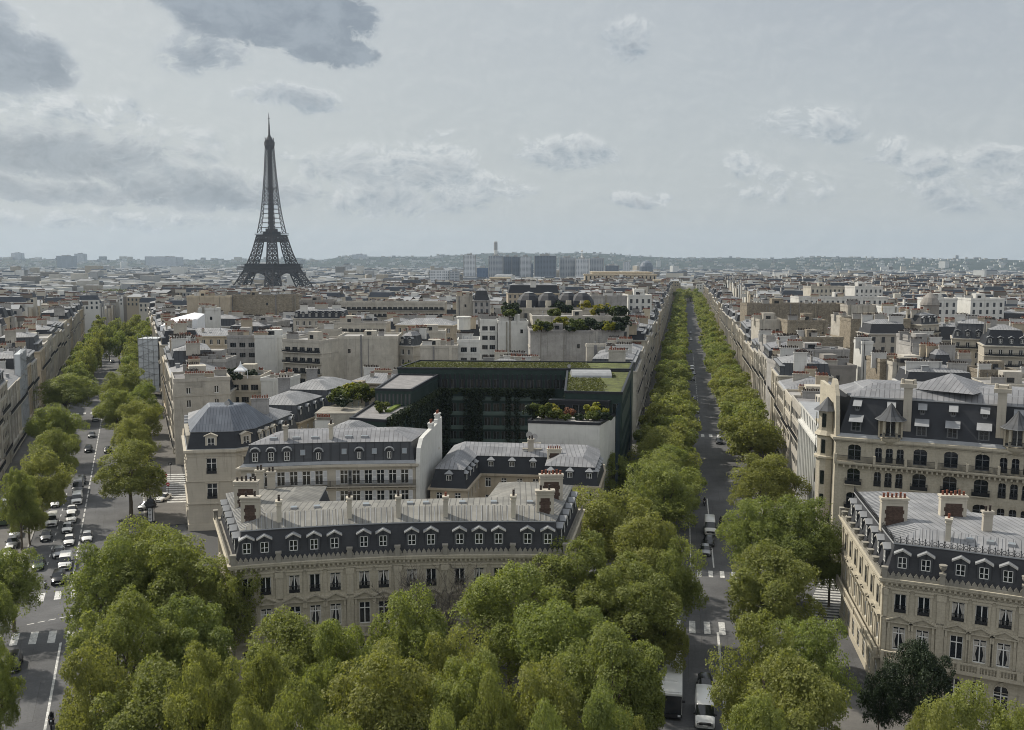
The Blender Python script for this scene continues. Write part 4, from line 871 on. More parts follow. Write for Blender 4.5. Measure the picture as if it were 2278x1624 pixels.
for u,y,sz,l,m,nm in ((1268,182.5,.62,'russet maple in the middle of the terrace garden',leafr,'maple'),(1322,183.2,1.0,'yellow-green bush at the right of the terrace garden',leafy,'shrub'),(1222,184.5,1.05,'ochre-tinted bush at the left rear of the terrace garden',leafy,'shrub'),(1205,181.5,.95,'round green bush at the left front of the terrace garden',leafm,'shrub'),(1240,181.2,.7,'green bush between the russet maple and the left bushes',leafm,'shrub'),(1290,181,.5,'low dark bush right of the russet maple',leafd,'shrub'),(1186,183,.8,'dark bush hanging over the courtyard edge',leafd,'shrub'),(1342,180.5,.65,'dark bush on the avenue corner of the terrace garden',leafd,'shrub'),(1318,180.3,.75,'green bush in front of the yellow one',leafm,'shrub'),(1262,179.8,.4,'tiny clipped bush at the parapet below the maple',leafm,'shrub')): shrub(PY(u,y,19.1),y,19.1,sz,l,m,name=nm,big=1.5)
for k,(u,v,s,l,m) in enumerate([(765,895,1.25,'leftmost bush of the upper left roof garden',None),(785,880,1.2,'golden bush at the back of the left roof garden',leafy),(805,895,1.25,'green bush in the middle of the left roof garden',None),(823,888,.95,'bush next to the loungers of the left roof garden',None),(890,885,1.15,'square golden bush beside the grey pavilion',leafy),(850,918,.7,'low bright hedge tuft of the left roof garden',leafm),(760,905,.8,'small bush at the front of the left roof garden',leafd)]): shr(u,v,18.9,s,l,m)
hd=MB(); a=P(862,917,19);c=P(905,893,19); 
hb_=MB(); hb_.bar(a-a,c-a,1.1,0,.8); tag(hb_.build('clipped_hedge',mat('clipped_hedge',(.10,.14,.02),.95,.4,2,.8,8,fine=.3),None,a),'bright clipped hedge on the left courtyard wing roof','hedge')
# satellite dishes
di=MB(); di.lathe([(.02,0),(.3,.05),(.5,.17),(.6,.3)],12); di_m=di.mesh('dish_bowl',flatl,True); pm_=MB(); pm_.tube([(0,0,-1.0),(0,0,0)],[.05,.05],6); pm_m=pm_.mesh('mast',greym)
def dish(p,label,s=1.): t=thing('satellite_dish',label,'satellite dish',tuple(p),0,'satellite dishes'); o=put('dish_bowl',di_m,t,sc=s); o.rotation_euler=(R(75),0,R(20)); put('mast',pm_m,t,sc=s)
dish(P(1176,968,17.6),'left satellite dish on the white annexe by the courtyard',1.1); dish(P(1188,972,17.5),'right satellite dish on the white annexe by the courtyard'); dish(P(505,897,23.6),'satellite dish on the blue pyramidal roof',.8); dish(P(1265,815,24.4),'small dish on the sedum roof edge',.8)
# ---------------------------------------------------------------- great stone block with tall slate roof on the right
W_B=winproto('arched_big',1.9,2.5,.62,rail=.95,arch=.42,box=True,bays=2,y=.3,fm=greym); W_BT=winproto('arched_top',1.9,2.5,.62,rail=None,arch=.42,y=.3,fm=greym); W_N=winproto('arched_narrow',1.0,2.3,.62,rail=.9,arch=.35,y=.3,fm=greym,bays=2)
frp=[(51.0,146.2)]+[PR(u,22,154.2) for u in (1945,2015,2083,2152,2223,2300,2400,2520)]
frp[0]=(PY(1860,146.2,22),146.2)
R2=[(frp[-1][0]+10,frp[-1][1]+13),(frp[4][0]+9,frp[4][1]+15),(kpt(163,18.3).x,162.5)]
b=Bld('apartment_building','big cream stone building with a tall dark slate roof and conical balcony hats',frp+R2,w=stone,cat='apartment building'); BB=b
FL=[19.0,15.2,11.4,7.6,3.8]
hat=MB(); hat.prism(0,.2,2.7,2.78,2.3,2.3,8,1); hat.lathe([(2.3,2.78),(1.5,3.35),(.85,4.2),(.05,5.3)],8,0,0,.2)
hatm=hat.mesh('turret_hat',[slate3,zincp]); tur=MB(); tur.prism(0,.2,-.5,.0,1.5,1.75,8); tur.prism(0,.2,-1.3,-.5,.7,1.5,8); tur.box(-1.1,-.75,-1.3,-.9,0,2.7);tur.box(.75,1.1,-1.3,-.9,0,2.7);tur.box(-1.75,-1.5,-.3,.2,0,2.7);tur.box(1.5,1.75,-.3,.2,0,2.7); tur.box(-1.5,1.5,.3,2.2,0,2.7,0)
tur.box(-.62,.62,.22,.3,.1,2.4,1); tur.box(-.05,.05,.18,.22,.1,2.4,2); turm=tur.mesh('roof_turret',[stone,glass,frame]); tr_=MB(); railing(tr_,-1.0,1.0,-1.35,0,.85,0,None,.15); trm=tr_.mesh('railing',darkm)
for i in range(8):
    A,t,L,a,nin=b.side(i); c=L/2; tu=i in (1,5)
    if tu:
        for z in FL[:1]+FL[1:]: b.wins(i,[c],[(z,W_N,1.0,2.3)]); b.wins(i,[c-1.55,c+1.55],[(z,W_N,1.0,2.3)] if z<19 else [(z,W_N,1.,2.3)])
        o=put('roof_turret',turm,b.root,b.at(i,c,.3,23.0),a); put('turret_hat',hatm,o); put('railing',trm,o)
    else: b.wins(i,[c],[(FL[0],W_BT,1.9,2.5)]+[(z,W_B,1.9,2.5) for z in FL[1:]])
for c in (3.,6.2,9.4,12.6): b.wins(b.n-1,[c],[(z,W_N,1.0,2.3) for z in FL])
b.wall(0,22.6); b.mould(.35,22.0,22.2); b.mould(.55,22.2,22.55); b.mould(.16,21.75,21.85); b.mould(.2,3.3,3.6); b.mould(.18,0,1)
for i in range(8):
    bl=MB(); rl=MB()
    A,t,L,a,nin=b.side(i); T=Matrix.Translation((A.x,A.y,0))@Matrix.Rotation(a,4,'Z'); bl.box(0,L,-1.05,-.001,18.6,18.85,0,T); bl.box(0,L,-.9,-.001,18.4,18.6,0,T); railing(rl,0.25,L,-.95,18.85,1.0,0,T,.15)
    for x in (0,): bl.box(x,x+.34,-1.12,-.78,18.85,20.05,0,T)
    for k in range(6): x=L*(k+.5)/6; bl.box(x-.13,x+.13,-.75,-.001,17.95,18.4,0,T)
    for z in (14.9,11.1,7.3,22.3): pass
    rl.build('railing',darkm,bl.build('balcony',stone,b.root))
b.roofrings([(0,22.56,0),(.1,22.8,0),(.5,23.1,0),(2.4,28.5,1),(2.2,28.6,2),(2.25,28.8,2),(4.4,29.8,3),(4.5,29.95,2),(6.2,30.6,3)],([zincp,slate2,zincp,zinc],3),'slate_roof')
VD=dormer('visor_dormer',1.25,1.75,'visor',greym,1.6,ow=.14,fm=greym); VS=dormer('small_visor_dormer',.6,.8,'visor',greym,1.2,ow=.12,fm=greym)
for i in range(8):
    A,t,L,a,nin=b.side(i)
    if i not in (1,5): VD.stamp(b.root,b.at(i,L/2,.62,23.5),a)
    VS.stamp(b.root,b.at(i,L/2,1.7,26.8),a,.95)
orn=MB(); orn.box(-.6,.6,-.35,1.6,-5.4,2.,0); orn.box(-1.15,1.15,-.5,1.7,1.3,1.9,0); orn.prism(-.85,.3,1.9,2.6,.3,.2,6); orn.prism(.85,.3,1.9,2.6,.3,.2,6); orn.box(-.6,.6,-.1,1.3,1.9,2.4); ornp=Proto('chimney',orn.mesh('chimney',stone2))
for i in (2,5): ornp.stamp(b.root,b.at(i,0,1.1,29.4),b.side(i)[3])
hp=MB(); o=b.at(3,1.5,8.5,31.2); hp.prism(o[0],o[1],30.1,32.4,7.5,.05,4,0,False); hp.build('zinc_hip',zinc,b.root)
# curved gable on the avenue side with its corner turret
ga=MB(); Ls=b.side(b.n-1); pr_=[(0,22.6),(-.0,22.6),(.4,26),(1.2,28.8),(2.5,30.4),(3.5,31.1),(4.8,31.1),(6,29.8),(9,29.4),(16.3,29.4),(16.3,22.6)]
A,t,L,a,nin=b.side(b.n-1); 
def gp(x,y,z): p=b.at(b.n-1,L-x,y,z); return p
n=len(pr_)
ga.face([gp(x,-.05,z) for x,z in pr_],0); ga.face([gp(x,.55,z) for x,z in pr_][::-1],0)
for (xa,za),(xb,zb) in zip(pr_,pr_[1:]+pr_[:1]): ga.face([gp(xa,-.05,za),gp(xb,-.05,zb),gp(xb,.55,zb),gp(xa,.55,za)][::-1],0)
ga.build('gable',stone,b.root)
ct=MB(); o=b.p[0]; ox,oy=o.x-.3,o.y+3.6
ct.lathe([(.6,8.2),(1.5,9.8),(1.55,18.4),(1.9,18.6),(1.9,18.9),(1.45,19.0),(1.45,22.0),(1.9,22.3),(1.6,22.7),(1.35,23.),(1.35,26.2)],10,0,ox,oy); ct.lathe([(2.1,26.2),(1.2,26.9),(.05,28.3)],10,1,ox,oy)
for z in (10.6,14.4,19.4,23.6):
    for q in range(10): aa=PI*.55+q*PI*.19; cx=ox+1.56*math.cos(aa); cy_=oy+1.56*math.sin(aa); T=Matrix.Translation((cx,cy_,0))@Matrix.Rotation(aa+PI/2,4,'Z'); q%2==0 and ct.box(-.3,.3,-.06,.02,z,z+2.2,2,T)
ct.build('corner_turret',[stone,slate3,glass],b.root); b.done()
# ---------------------------------------------------------------- generic town houses
W_F=winproto('french',1.15,2.1,.75,rail=.9,smat=stone2,surround=.09); W_P=winproto('modern_wide',1.9,1.5,0,bays=3,fm=greym); W_Q=winproto('mid',1.05,1.8,0,smat=stone2)
DF=dormer('street_dormer',.85,1.35,'round',slate3,1.2); DG=dormer('street_dormer_gable',.85,1.3,'gable',slate3,1.2)
ROW_CH=[chimney(3.4,.6,1.7,9,False,m=walls[k],pm=p_,below=2.) for k,p_ in ((0,potm),(1,potd),(3,potm),(2,potd))]
_f=MB(); _f.tube([(0,0,-.8),(0,0,1.5)],[.11,.11],6); _f.prism(0,0,1.5,1.75,.2,.16,6); _g=MB(); _g.tube([(0,0,-.8),(0,0,2.6)],[.03,.02],4)
for _z in (1.6,2.0,2.4): _g.box(-.5,.5,-.02,.02,_z,_z+.04)
_h=MB(); _h.box(-.6,.6,-.45,.45,-.8,.9); _h.box(-.7,.7,-.55,.55,.9,1.0)
_i=chimney(1.1,.5,1.3,3,False,m=walls[0],pm=potm,below=1.2); _j=chimney(1.6,.5,1.6,4,False,m=walls[1],pm=potd,below=1.2)
BITS=[Proto('flue',_f.mesh('flue',zincp)),Proto('antenna',_g.mesh('antenna',greym)),Proto('vent_box',_h.mesh('vent_box',zincp)),SKL,_i,_j,_i]
def panelwins(b,i,L,floors,m=1,w=1.1,h=1.9,sp=2.7,d=.03,fr=True):
    A,t,L,a,nin=b.side(i); n=max(1,int(L/sp)); T=Matrix.Translation((A.x,A.y,0))@Matrix.Rotation(a,4,'Z')
    for z in floors:
        for k in range(n): x=L*(k+.5)/n; b.W.box(x-w/2,x+w/2,-d,.0,z,z+h,m,T,False); 
def house(name,label,poly,ze,kind,lvl,rg,group=None,front=(0,),sides=(),cat='building',w=None,nbal=(1,4),z=0.,chn=None,mans=None):
    w=w or walls[rg.choice((0,0,2,3,1))]; b=Bld(name,label,poly,group,cat,z,w)
    nf=int((ze-1)/3.25); fl=[ze-3.0-3.25*k for k in range(nf) if ze-3.0-3.25*k>.5]
    if lvl>1: fl=fl[:3]
    for i in front:
        L=b.side(i)[2]; n=max(2,int(L/2.5))
        if lvl==0 and n*len(fl)<=90: b.wins(i,[.4+(L-.8)*(k+.5)/n for k in range(n)],[(z_,W_F if kind!='modern' else W_P,1.15 if kind!='modern' else 1.9,2.1 if kind!='modern' else 1.5) for z_ in fl])
        elif lvl==1: b.wins(i,[.4+(L-.8)*(k+.5)/n for k in range(n)],[(z_,W_P if kind=='modern' else W_Q,1.9 if kind=='modern' else 1.05,1.5 if kind=='modern' else 1.8) for z_ in fl[:4]]); 
        if lvl>=2: panelwins(b,i,L,fl)
    for i in sides:
        if lvl<=1: L=b.side(i)[2]; n=max(1,int(L/4.5)); b.wins(i,[L*(k+.5)/n for k in range(n)],[(z_,W_Q,1.05,1.8) for z_ in fl[:3]])
        else: panelwins(b,i,0,fl[:2],sp=4)
    b.wall(0,ze)
    if kind!='modern': b.mould(.4,ze-.4,ze-.05)
    b.mould(.14,ze-3.5,ze-3.35) if lvl<2 else None
    if group and group[:6]=='houses':
        A,t,L,a,nin=b.side(0); T=Matrix.Translation((A.x,A.y,0))@Matrix.Rotation(a,4,'Z'); b.T.box(0,.55,-.28,-.001,0,ze-.4,0,T); b.T.box(L-.55,L,-.28,-.001,0,ze-.4,0,T); b.T.box(.55,L-.55,-.5,-.001,3.6,4.0,0,T)
        for x in (L*.3,L*.7): b.T.box(x-.25,x+.25,-.3,-.001,4,ze-.4,0,T) if lvl else None
    if lvl<=1 or (lvl==2 and group and group[:6]=='houses'):
        for i in front:
            A,t,L,a,nin=b.side(i); T=Matrix.Translation((A.x,A.y,0))@Matrix.Rotation(a,4,'Z')
            for k in nbal:
                r=MB(); s=MB()
                if k>=len(fl): continue
                z_=fl[k]-.1; s.box(.1,L-.1,-.85,-.001,z_-.22,z_,0,T); r.box(.1,L-.1,-.82,-.78,z_+.9,z_+.98,0,T); r.box(.1,L-.1,-.81,-.79,z_+.08,z_+.62,0,T)
                for q in range(int(L/.5) if lvl<2 else 0): x=.1+q*.5; r.box(x,x+.06,-.83,-.77,z_,z_+.95,0,T,False)
                r.build('railing',darkm,s.build('balcony',w,b.root))
    A,t,L,a,nin=b.side(0); D=(b.p[-1]-b.p[0]).length
    if kind in('mansard','steep'):
        h=3.0 if kind=='mansard' else 4.6; ins=1.0 if kind=='mansard' else 1.6; ri=min(D,L)*.42
        # party sides stay upright: use the ring on all sides, parapets cover the ends
        b.roofrings([(0,ze-.05,0),(.2,ze+.05,0),(ins,ze+h,1),(ins-.12,ze+h+.08,0),(ri,ze+h+1.3,2)],([zincp,mans or rg.choice((slate,slate3,slate2)),zinc],2),'mansard_roof'); top=ze+h+.6
        if lvl<=1:
            pr=rg.choice((DF,DG))
            for i in front: L_=b.side(i)[2]; n=max(2,int(L_/2.6)); [pr.stamp(b.root,b.at(i,L_*(k+.5)/n,.35,ze+.7),b.side(i)[3]) for k in range(n)]
    elif kind=='zinc':
        b.roofrings([(-.1,ze,0),(.3,ze+.3,0),(min(D,L)*.45,ze+2.2,1)],([zincp,zinc],1),'zinc_roof'); top=ze+1.3
    else:
        b.roofrings([(0,ze,0),(-.12,ze,0),(-.12,ze+.9,0),(.2,ze+.9,0),(.2,ze+.3,0),(.3,ze+.3,1)],([w,rg.choice((flat,flatl))],1),'flat_roof'); top=ze+.3
        if min(D,L)>8:
            pb=MB(); q=Matrix.Translation(b.at(0,L*rg.uniform(.3,.6),D*.3,0))@Matrix.Rotation(a,4,'Z'); pw=rg.uniform(3,5); pb.box(-pw/2,pw/2,0,rg.uniform(3,4.5),ze+.3,ze+rg.uniform(2.2,3.4),0,q); pb.box(-pw*.3,pw*.1,-.03,0,ze+.8,ze+2,1,q); pb.build('penthouse',[w,glass],b.root)
    # party-wall chimney slabs with their rows of pots
    n=chn if chn is not None else (2 if kind=='modern' else 3)
    bro=not(group and group[:6]=='houses')      # most party walls run across the view
    for k in range(n):
        pr=rg.choice(ROW_CH)
        if bro: c=L*(.2+.3*k)+rg.uniform(-.5,.5); q=D*rg.choice((.08,.3,.55,.8)); pr.stamp(b.root,b.at(0,c,q,top),a,(rg.uniform(.8,1.6),1,rg.uniform(.7,1.2)))
        else: c=(0.3,L-.3,L*.5)[k]; q=D*rg.uniform(.25,.7); pr.stamp(b.root,b.at(0,c,q,top),a+PI/2,(rg.uniform(.8,1.4),1,rg.uniform(.75,1.25)))
    # small things that stand on every roof: flues, vents, skylights
    for k in range(rg.randint(3,6) if lvl<=2 else 0): rg.choice(BITS).stamp(b.root,b.at(0,L*rg.uniform(.1,.9),D*rg.uniform(.15,.7),top-.35),a,rg.uniform(.8,1.3))
    b.done(); return b
ORD=['first','second','third','fourth','fifth','sixth','seventh','eighth','ninth','tenth','eleventh','twelfth','thirteenth','fourteenth','fifteenth','sixteenth','seventeenth','eighteenth','nineteenth','twentieth','twenty-first','twenty-second','twenty-third','twenty-fourth','twenty-fifth','twenty-sixth','twenty-seventh','twenty-eighth','twenty-ninth','thirtieth']
USED=[]      # (x,y,r) footprints taken
def occupy(poly):
    x=sum(p[0] for p in poly)/len(poly);y=sum(p[1] for p in poly)/len(poly); USED.append((x,y,max(math.hypot(p[0]-x,p[1]-y) for p in poly)*.8))
KN_={'mansard':'with slate mansard and dormers','steep':'with a tall dark slate mansard','zinc':'with a low zinc roof','modern':'with flat roof and parapet'}
def avenue(fn,off,y0,y1,sgn,what,Dp=13,zr=(18.5,21),gaps=(),seed=1,wmin=13,wmax=20):
    rg=random.Random(seed); y=y0; k=0
    while y<y1:
        L=rg.uniform(wmin,wmax)
        if any(a<y+L*.6 and y<b for a,b in gaps): y=max(b for a,b in gaps if a<y+L*.6)+.0; gaps=[g_ for g_ in gaps if g_[1]>y]; continue
        a=fn(y,off); c=fn(y+L,off); N=(KN if fn is kpt else IN)*sgn*Dp
        A,Bq=((c,a) if sgn>0 else (a,c)); poly=[(A.x,A.y),(Bq.x,Bq.y),(Bq.x+N.x,Bq.y+N.y),(A.x+N.x,A.y+N.y)]
        lvl=0 if y<235 else 1 if y<430 else 2; kind=rg.choice(('mansard','mansard','mansard','steep','zinc','modern')); zz=gz(a.x,a.y)
        house('town_house','%s stone house from the near end, %s'%(ORD[min(k,29)],what),poly,rg.uniform(*zr),kind,lvl,rg,'houses '+what,(0,),(1,) if sgn>0 else (3,),w=rg.choice((walls[0],walls[3],stone2,stone2,walls[0])),z=zz)
        occupy(poly); y+=L+.02; k+=1
avenue(kpt,18.3,193,1130,1,'along the right side of the right avenue',gaps=[(520,530)],seed=5,zr=(18,22))
avenue(kpt,-18.3,243,1130,-1,'along the left side of the right avenue',gaps=[(252,256),(330,338),(520,530)],seed=9,zr=(18.5,23.5))
avenue(ipt,-18.9,205,600,-1,'along the left side of the left avenue',gaps=[(300,318)],seed=12,zr=(17.5,20.5))
avenue(ipt,18.9,219,560,1,'along the right side of the left avenue',gaps=[(296,318)],seed=14,zr=(18,21))
# white block with upright fins
def fins():
    y0,y1=163.2,192.8; a=kpt(y0,18.1); c=kpt(y1,18.1); N=KN*15; poly=[(c.x,c.y),(a.x,a.y),(a.x+N.x,a.y+N.y),(c.x+N.x,c.y+N.y)]; b=Bld('office_building','white modern block with upright stone fins, between the gable and the stone houses',poly,w=white,cat='office building')
    pr=winproto('slot',1.1,2.2,0,bays=1,fm=darkm,y=.3); L=b.side(0)[2]; n=13; b.wins(0,[L*(k+.5)/n for k in range(n)],[(z,pr,1.1,2.2) for z in (2.6,5.7,8.8,11.9,15.0,18.4)]); b.wall(0,21.2)
    A,t,L,a_,nin=b.side(0); T=Matrix.Translation((A.x,A.y,0))@Matrix.Rotation(a_,4,'Z')
    f=MB(); 
    for k in range(n+1): x=L*k/n; f.box(max(0,x-.2),min(L,x+.2),-.4,-.001,2.2,17.6,0,T)
    f.box(0,L,-.6,-.001,17.6,18.0,0,T); f.box(0,L,-.6,-.001,1.8,2.2,0,T); f.build('fins',white,b.root)
    b.roofrings([(0,21.2,0),(-.35,21.2,0),(-.35,21.5,0),(1.9,21.7,1),(3,21.9,1)],([white,zincp],1),'roof'); b.done('coping'); occupy(poly)
fins(); shrub(kpt(178,26).x,kpt(178,26).y,21.9,2.0,'round yellowish bush on the roof behind the curved gable',leafy)
# ---------------------------------------------------------------- hand-placed roofs of the middle distance
def hb(name,label,u0,u1,vt,zt,dep,kind='modern',w=None,rot=0.,lvl=None,sides=(),front=(0,),cat='building',chn=None,mans=None,nbal=(),off=0):
    a=P(u0,vt,zt); c=P(u1,vt,zt); a.z=c.z=0; t=(c-a).normalized(); c=a+Matrix.Rotation(rot,3,'Z')@t*((c-a).length); t=(c-a).normalized(); N=Vector((-t.y,t.x,0))*dep
    poly=[(a.x,a.y),(c.x,c.y),(c.x+N.x,c.y+N.y),(a.x+N.x,a.y+N.y)]; rg=random.Random(int(u0*3+vt)); d=a.length
    z=gz(a.x,a.y); b=house(name,label,poly,zt-z,kind,(1 if d<420 else 2) if lvl is None else lvl,rg,None,front,sides,cat,w,nbal,z,chn,mans); occupy(poly); return b
def blank(label,u0,u1,vt,zt,dep,w,kind='modern',rot=0.,name='building',**k):
    b=hb(name,label,u0,u1,vt,zt,dep,kind,w,rot,2,front=(),**k); A,t,L,a,nin=b.side(0); T=Matrix.Translation((A.x,A.y,0))@Matrix.Rotation(a,4,'Z'); rg=random.Random(int(u0)); H=zt-b.z
    for q in range(max(1,int(L/4.5))):       # flues and downpipes running up the bare wall
        x=rg.uniform(.5,L-.9); m=MB(); wd=rg.choice((.14,.14,.5,.9)); m.box(x,x+wd,-.12-(wd>.3)*.12,-.002,0,H+rg.choice((0,.6,1.2)),0,T); m.build('flue_duct',rg.choice((w,ledge,darkm if wd<.2 else w,flat)),b.root)
    if rg.random()<.6: m=MB(); x=rg.uniform(1,max(1.2,L-2)); z=H-rg.uniform(3,5); m.box(x,x+.9,-.03,-.002,z,z+1.3,0,T); m.build('small_window',glass,b.root)
    return b
B_=hb('building','cream building under the white sheeted tent roof by the left avenue',358,528,748,23,16,'zinc',walls[3],.05,chn=1)
tt=MB(); a=P(356,728,24.5); L=(P(440,728,24.5)-a).length; tt.v=[]; 
x0,y0=a.x,a.y; x1=x0+L
for pts in ([(x0,y0,23.2),(x1,y0,23.2),(x1,y0,27.4),(x0+L*.95,y0,27.6),(x0,y0,24.9)],[(x0,y0,24.9),(x0+L*.95,y0,27.6),(x0+L*.72,y0+9,29.5),(x0+1,y0+9,27.2)],[(x1,y0,23.2),(x1,y0+9,23.2),(x1,y0+9,29.0),(x1,y0,27.4)],[(x0,y0+9,23.2),(x0,y0,23.2),(x0,y0,24.9),(x0+1,y0+9,27.2)],[(x0+L*.95,y0,27.6),(x1,y0,27.4),(x1,y0+9,29.0),(x0+L*.72,y0+9,29.5)]): tt.face(pts,0)
ttm=tt.build('tarpaulin_tent',mat('white_tarpaulin',(.70,.72,.74),.6,.05,bump=.3,bs=1.5)); tag(ttm,'white sheeted work tent sloping over the cream building by the left avenue','roof tent')
blank('white rendered roof box with a dark opening beside the work tent',441,482,690,29.5,6,white)
blank('long patchy plaster wall with a bricked-up panel behind the work tent',415,512,662,30,10,walls[3]); blank('long rough stone party wall right of the patchy plaster wall',513,665,660,30.3,12,walls[4]); blank('dark brown brick party wall behind the rough stone one',666,742,672,29,12,walls[5])
hb('building','terraced white building with planted balconies and a silver awning',745,990,676,28,14,'modern',walls[0],-.05,sides=(),nbal=(0,1,2),lvl=1); hb('building','white low building in front of the terraces with small dark mansards',652,770,708,25.5,12,'mansard',walls[0],0); hb('building','cream terraced block just below the silver awning',730,860,722,24.6,10,'modern',walls[0],-.1,nbal=(0,1))
hb('building','grey plaster building with bay windows beside the white sloping gable',505,572,752,24.6,12,'modern',walls[1],0)
g1=blank('large white gable wall stepping up beside the glazed terraces',566,628,752,24.8,10,white,rot=.0)
hb('building','modern building with three bands of glazed terraces running right from the white gable',629,731,760,24.2,14,'modern',walls[0],-.42,nbal=(0,1,2,3),lvl=1)
blank('big blank plaster gable with two black chimney stains',752,884,754,24.8,15,walls[0],chn=0); hb('building','small mansard house joined to the right of the stained gable',886,925,768,22.4,12,'mansard',walls[0],-.5)
blank('long pale plaster wall behind the stained gable',700,752,738,25.4,9,walls[0]); blank('cream wall block above the small mansard house',925,990,742,24.5,11,walls[0]); hb('building','cream rooftop building with a row of tilted skylights',880,1010,722,24.8,14,'zinc',walls[3],-.2)
blank('plain grey plaster block among chimneys in front of the work tent building',430,502,806,21.2,11,walls[1],chn=2); blank('white plaster block with roof plants beside the left avenue',392,432,788,21.4,10,walls[0]); hb('building','round-cornered cream building with the small white pavilion on its roof',508,580,843,18.8,12,'modern',stone2,.0,chn=0); blank('low white wing with a glass pergola roof',580,640,848,18.6,9,white,rot=-.2,chn=0)
hb('building','corner building with a scalloped zinc dome roof beside the motorbikes',398,500,880,16.6,14,'mansard',walls[0],.1,mans=slate2)
pv=MB(); pv.prism(0,0,1.9,2.2,1.9,1.9,4); pv.lathe([(2.0,2.2),(.9,2.9),(.3,3.6),(.03,4.6)],4)
for sx in (-1,1):
    for sy in (-1,1): pv.box(sx*1.2-.06,sx*1.2+.06,sy*1.2-.06,sy*1.2+.06,0,2.0)
p=P(536,842,19.4); tag(pv.build('roof_tent',MATS['white_tarpaulin'],None,tuple(p),PI/4),'small pointed white garden tent on the round-cornered cream roof','tent')
for u,v,l in ((515,838,'bush left of the pointed garden tent'),(560,838,'bush right of the pointed garden tent'),(528,845,'low bush before the pointed garden tent')): shr(u,v,19.2,.7,l,leafd)
# centre
hb('building','white stacked modernist block with an arched top window',1068,1106,716,28.6,13,'modern',white,0,lvl=1); blank('white stepped lift shaft right of the arched window',1108,1175,720,28.3,14,white,chn=1); hb('building','white wing with roof garden and octagonal turret left of the arched window',1018,1067,762,24.2,12,'modern',white,0,lvl=1)
aw=MB(); p=P(1087,735,27.5); 
for k in range(8): t0=PI*k/8;t1=PI*(k+1)/8; aw.face([(0,0,0),(1.2*math.cos(t0),0,1.2*math.sin(t0)),(1.2*math.cos(t1),0,1.2*math.sin(t1))],0)
blank('blank pale wall block in front of the octagonal turret',935,1018,775,22.9,10,walls[0]); 
oc=MB(); oc.prism(0,0,0,4.4,2.4,2.4,8); oc.prism(0,0,4.4,4.8,2.8,2.8,8); p=P(1032,733,24.5); tag(oc.build('roof_turret',white,None,tuple(p)),'white octagonal roof turret beside the arched window block','turret')
big=blank('long grey plaster wall carrying a roof garden near the right avenue',1180,1388,741,26.6,18,walls[1],rot=.0,chn=0); hb('building','zinc mansard house with two white chimneys below the long garden wall',1180,1290,772,22,10,'zinc',walls[0],chn=0)
blank('cream chimney wall with a long row of pots at the back of the sedum roof',1305,1392,772,23.6,2,walls[0],chn=0); hb('building','second garden terrace building with grey mansard behind the long wall',1185,1400,709,30.2,16,'modern',walls[0],0,lvl=2,chn=0)
rg=random.Random(77)
for k in range(26):
    u=rg.uniform(1190,1385); yel=k%4==0; shr(u,735+rg.uniform(-4,3),27.2,rg.uniform(.7,1.3),'%s in the long roof garden of the grey plaster wall'%('clipped yellowish bush' if yel else 'dark green potted bush'),leafy if yel else leafd if k%2 else None,group='bushes of the lower roof garden')
for k in range(17):
    u=rg.choice((rg.uniform(1120,1150),rg.uniform(1225,1262),rg.uniform(1290,1385))); yel=u>1290; shr(u,703+rg.uniform(-5,3),30.5,rg.uniform(.8,1.5),'%s on the upper garden terrace before the slate domes'%('yellow-flowering shrub' if yel else 'dark bushy shrub'),leafy if yel and k%2 else (leafd if k%3 else leafm),group='shrubs of the upper roof garden')
for k,(u,v) in enumerate(((1176,655),(1218,650),(1263,657),(1293,652))):
    p=Vector((PY(u,345,32),345-(k%2)*2,32)); dm=MB(); dm.lathe([(4.4,0),(4.6,1.2),(4.2,3.2),(3.1,4.8),(1.9,5.7),(1.8,5.9)],8,0); dm.prism(0,0,5.9,6.3,1.8,.1,8,1); dm.prism(0,-4.0,0,3.3,1.2,1.0,8,2,True,.5)
    tag(dm.build('roof_dome',[slate2,zincp,stone2],None,(p.x,p.y,32.)),'%s dark slate dome behind the roof garden, counted from the left'%ORD[k],'dome')
    for dz in (): pass
hb('building','cream building carrying the row of slate domes',1125,1340,690,32,14,'modern',walls[0],0,lvl=2,chn=0)
hb('building','long grey mansard building with many dormers behind the slate domes',1130,1245,652,30,14,'steep',walls[3],0,lvl=2); blank('pale plaster tower block left of the domed roofs',1015,1052,662,31,12,walls[0]); hb('building','narrow dark mansard building beside the pale plaster block',1053,1090,668,30,12,'steep',walls[1],0,lvl=2)
blank('grey-brown blank block with a white stripe right of the domes',1315,1395,662,33,12,walls[1]); hb('building','white ribbon-windowed block behind the yellow shrubs',1250,1312,668,32.5,12,'modern',white,0,lvl=2); hb('building','white office with ribbon windows near the right avenue',1398,1450,660,33,14,'modern',white,0,lvl=2)
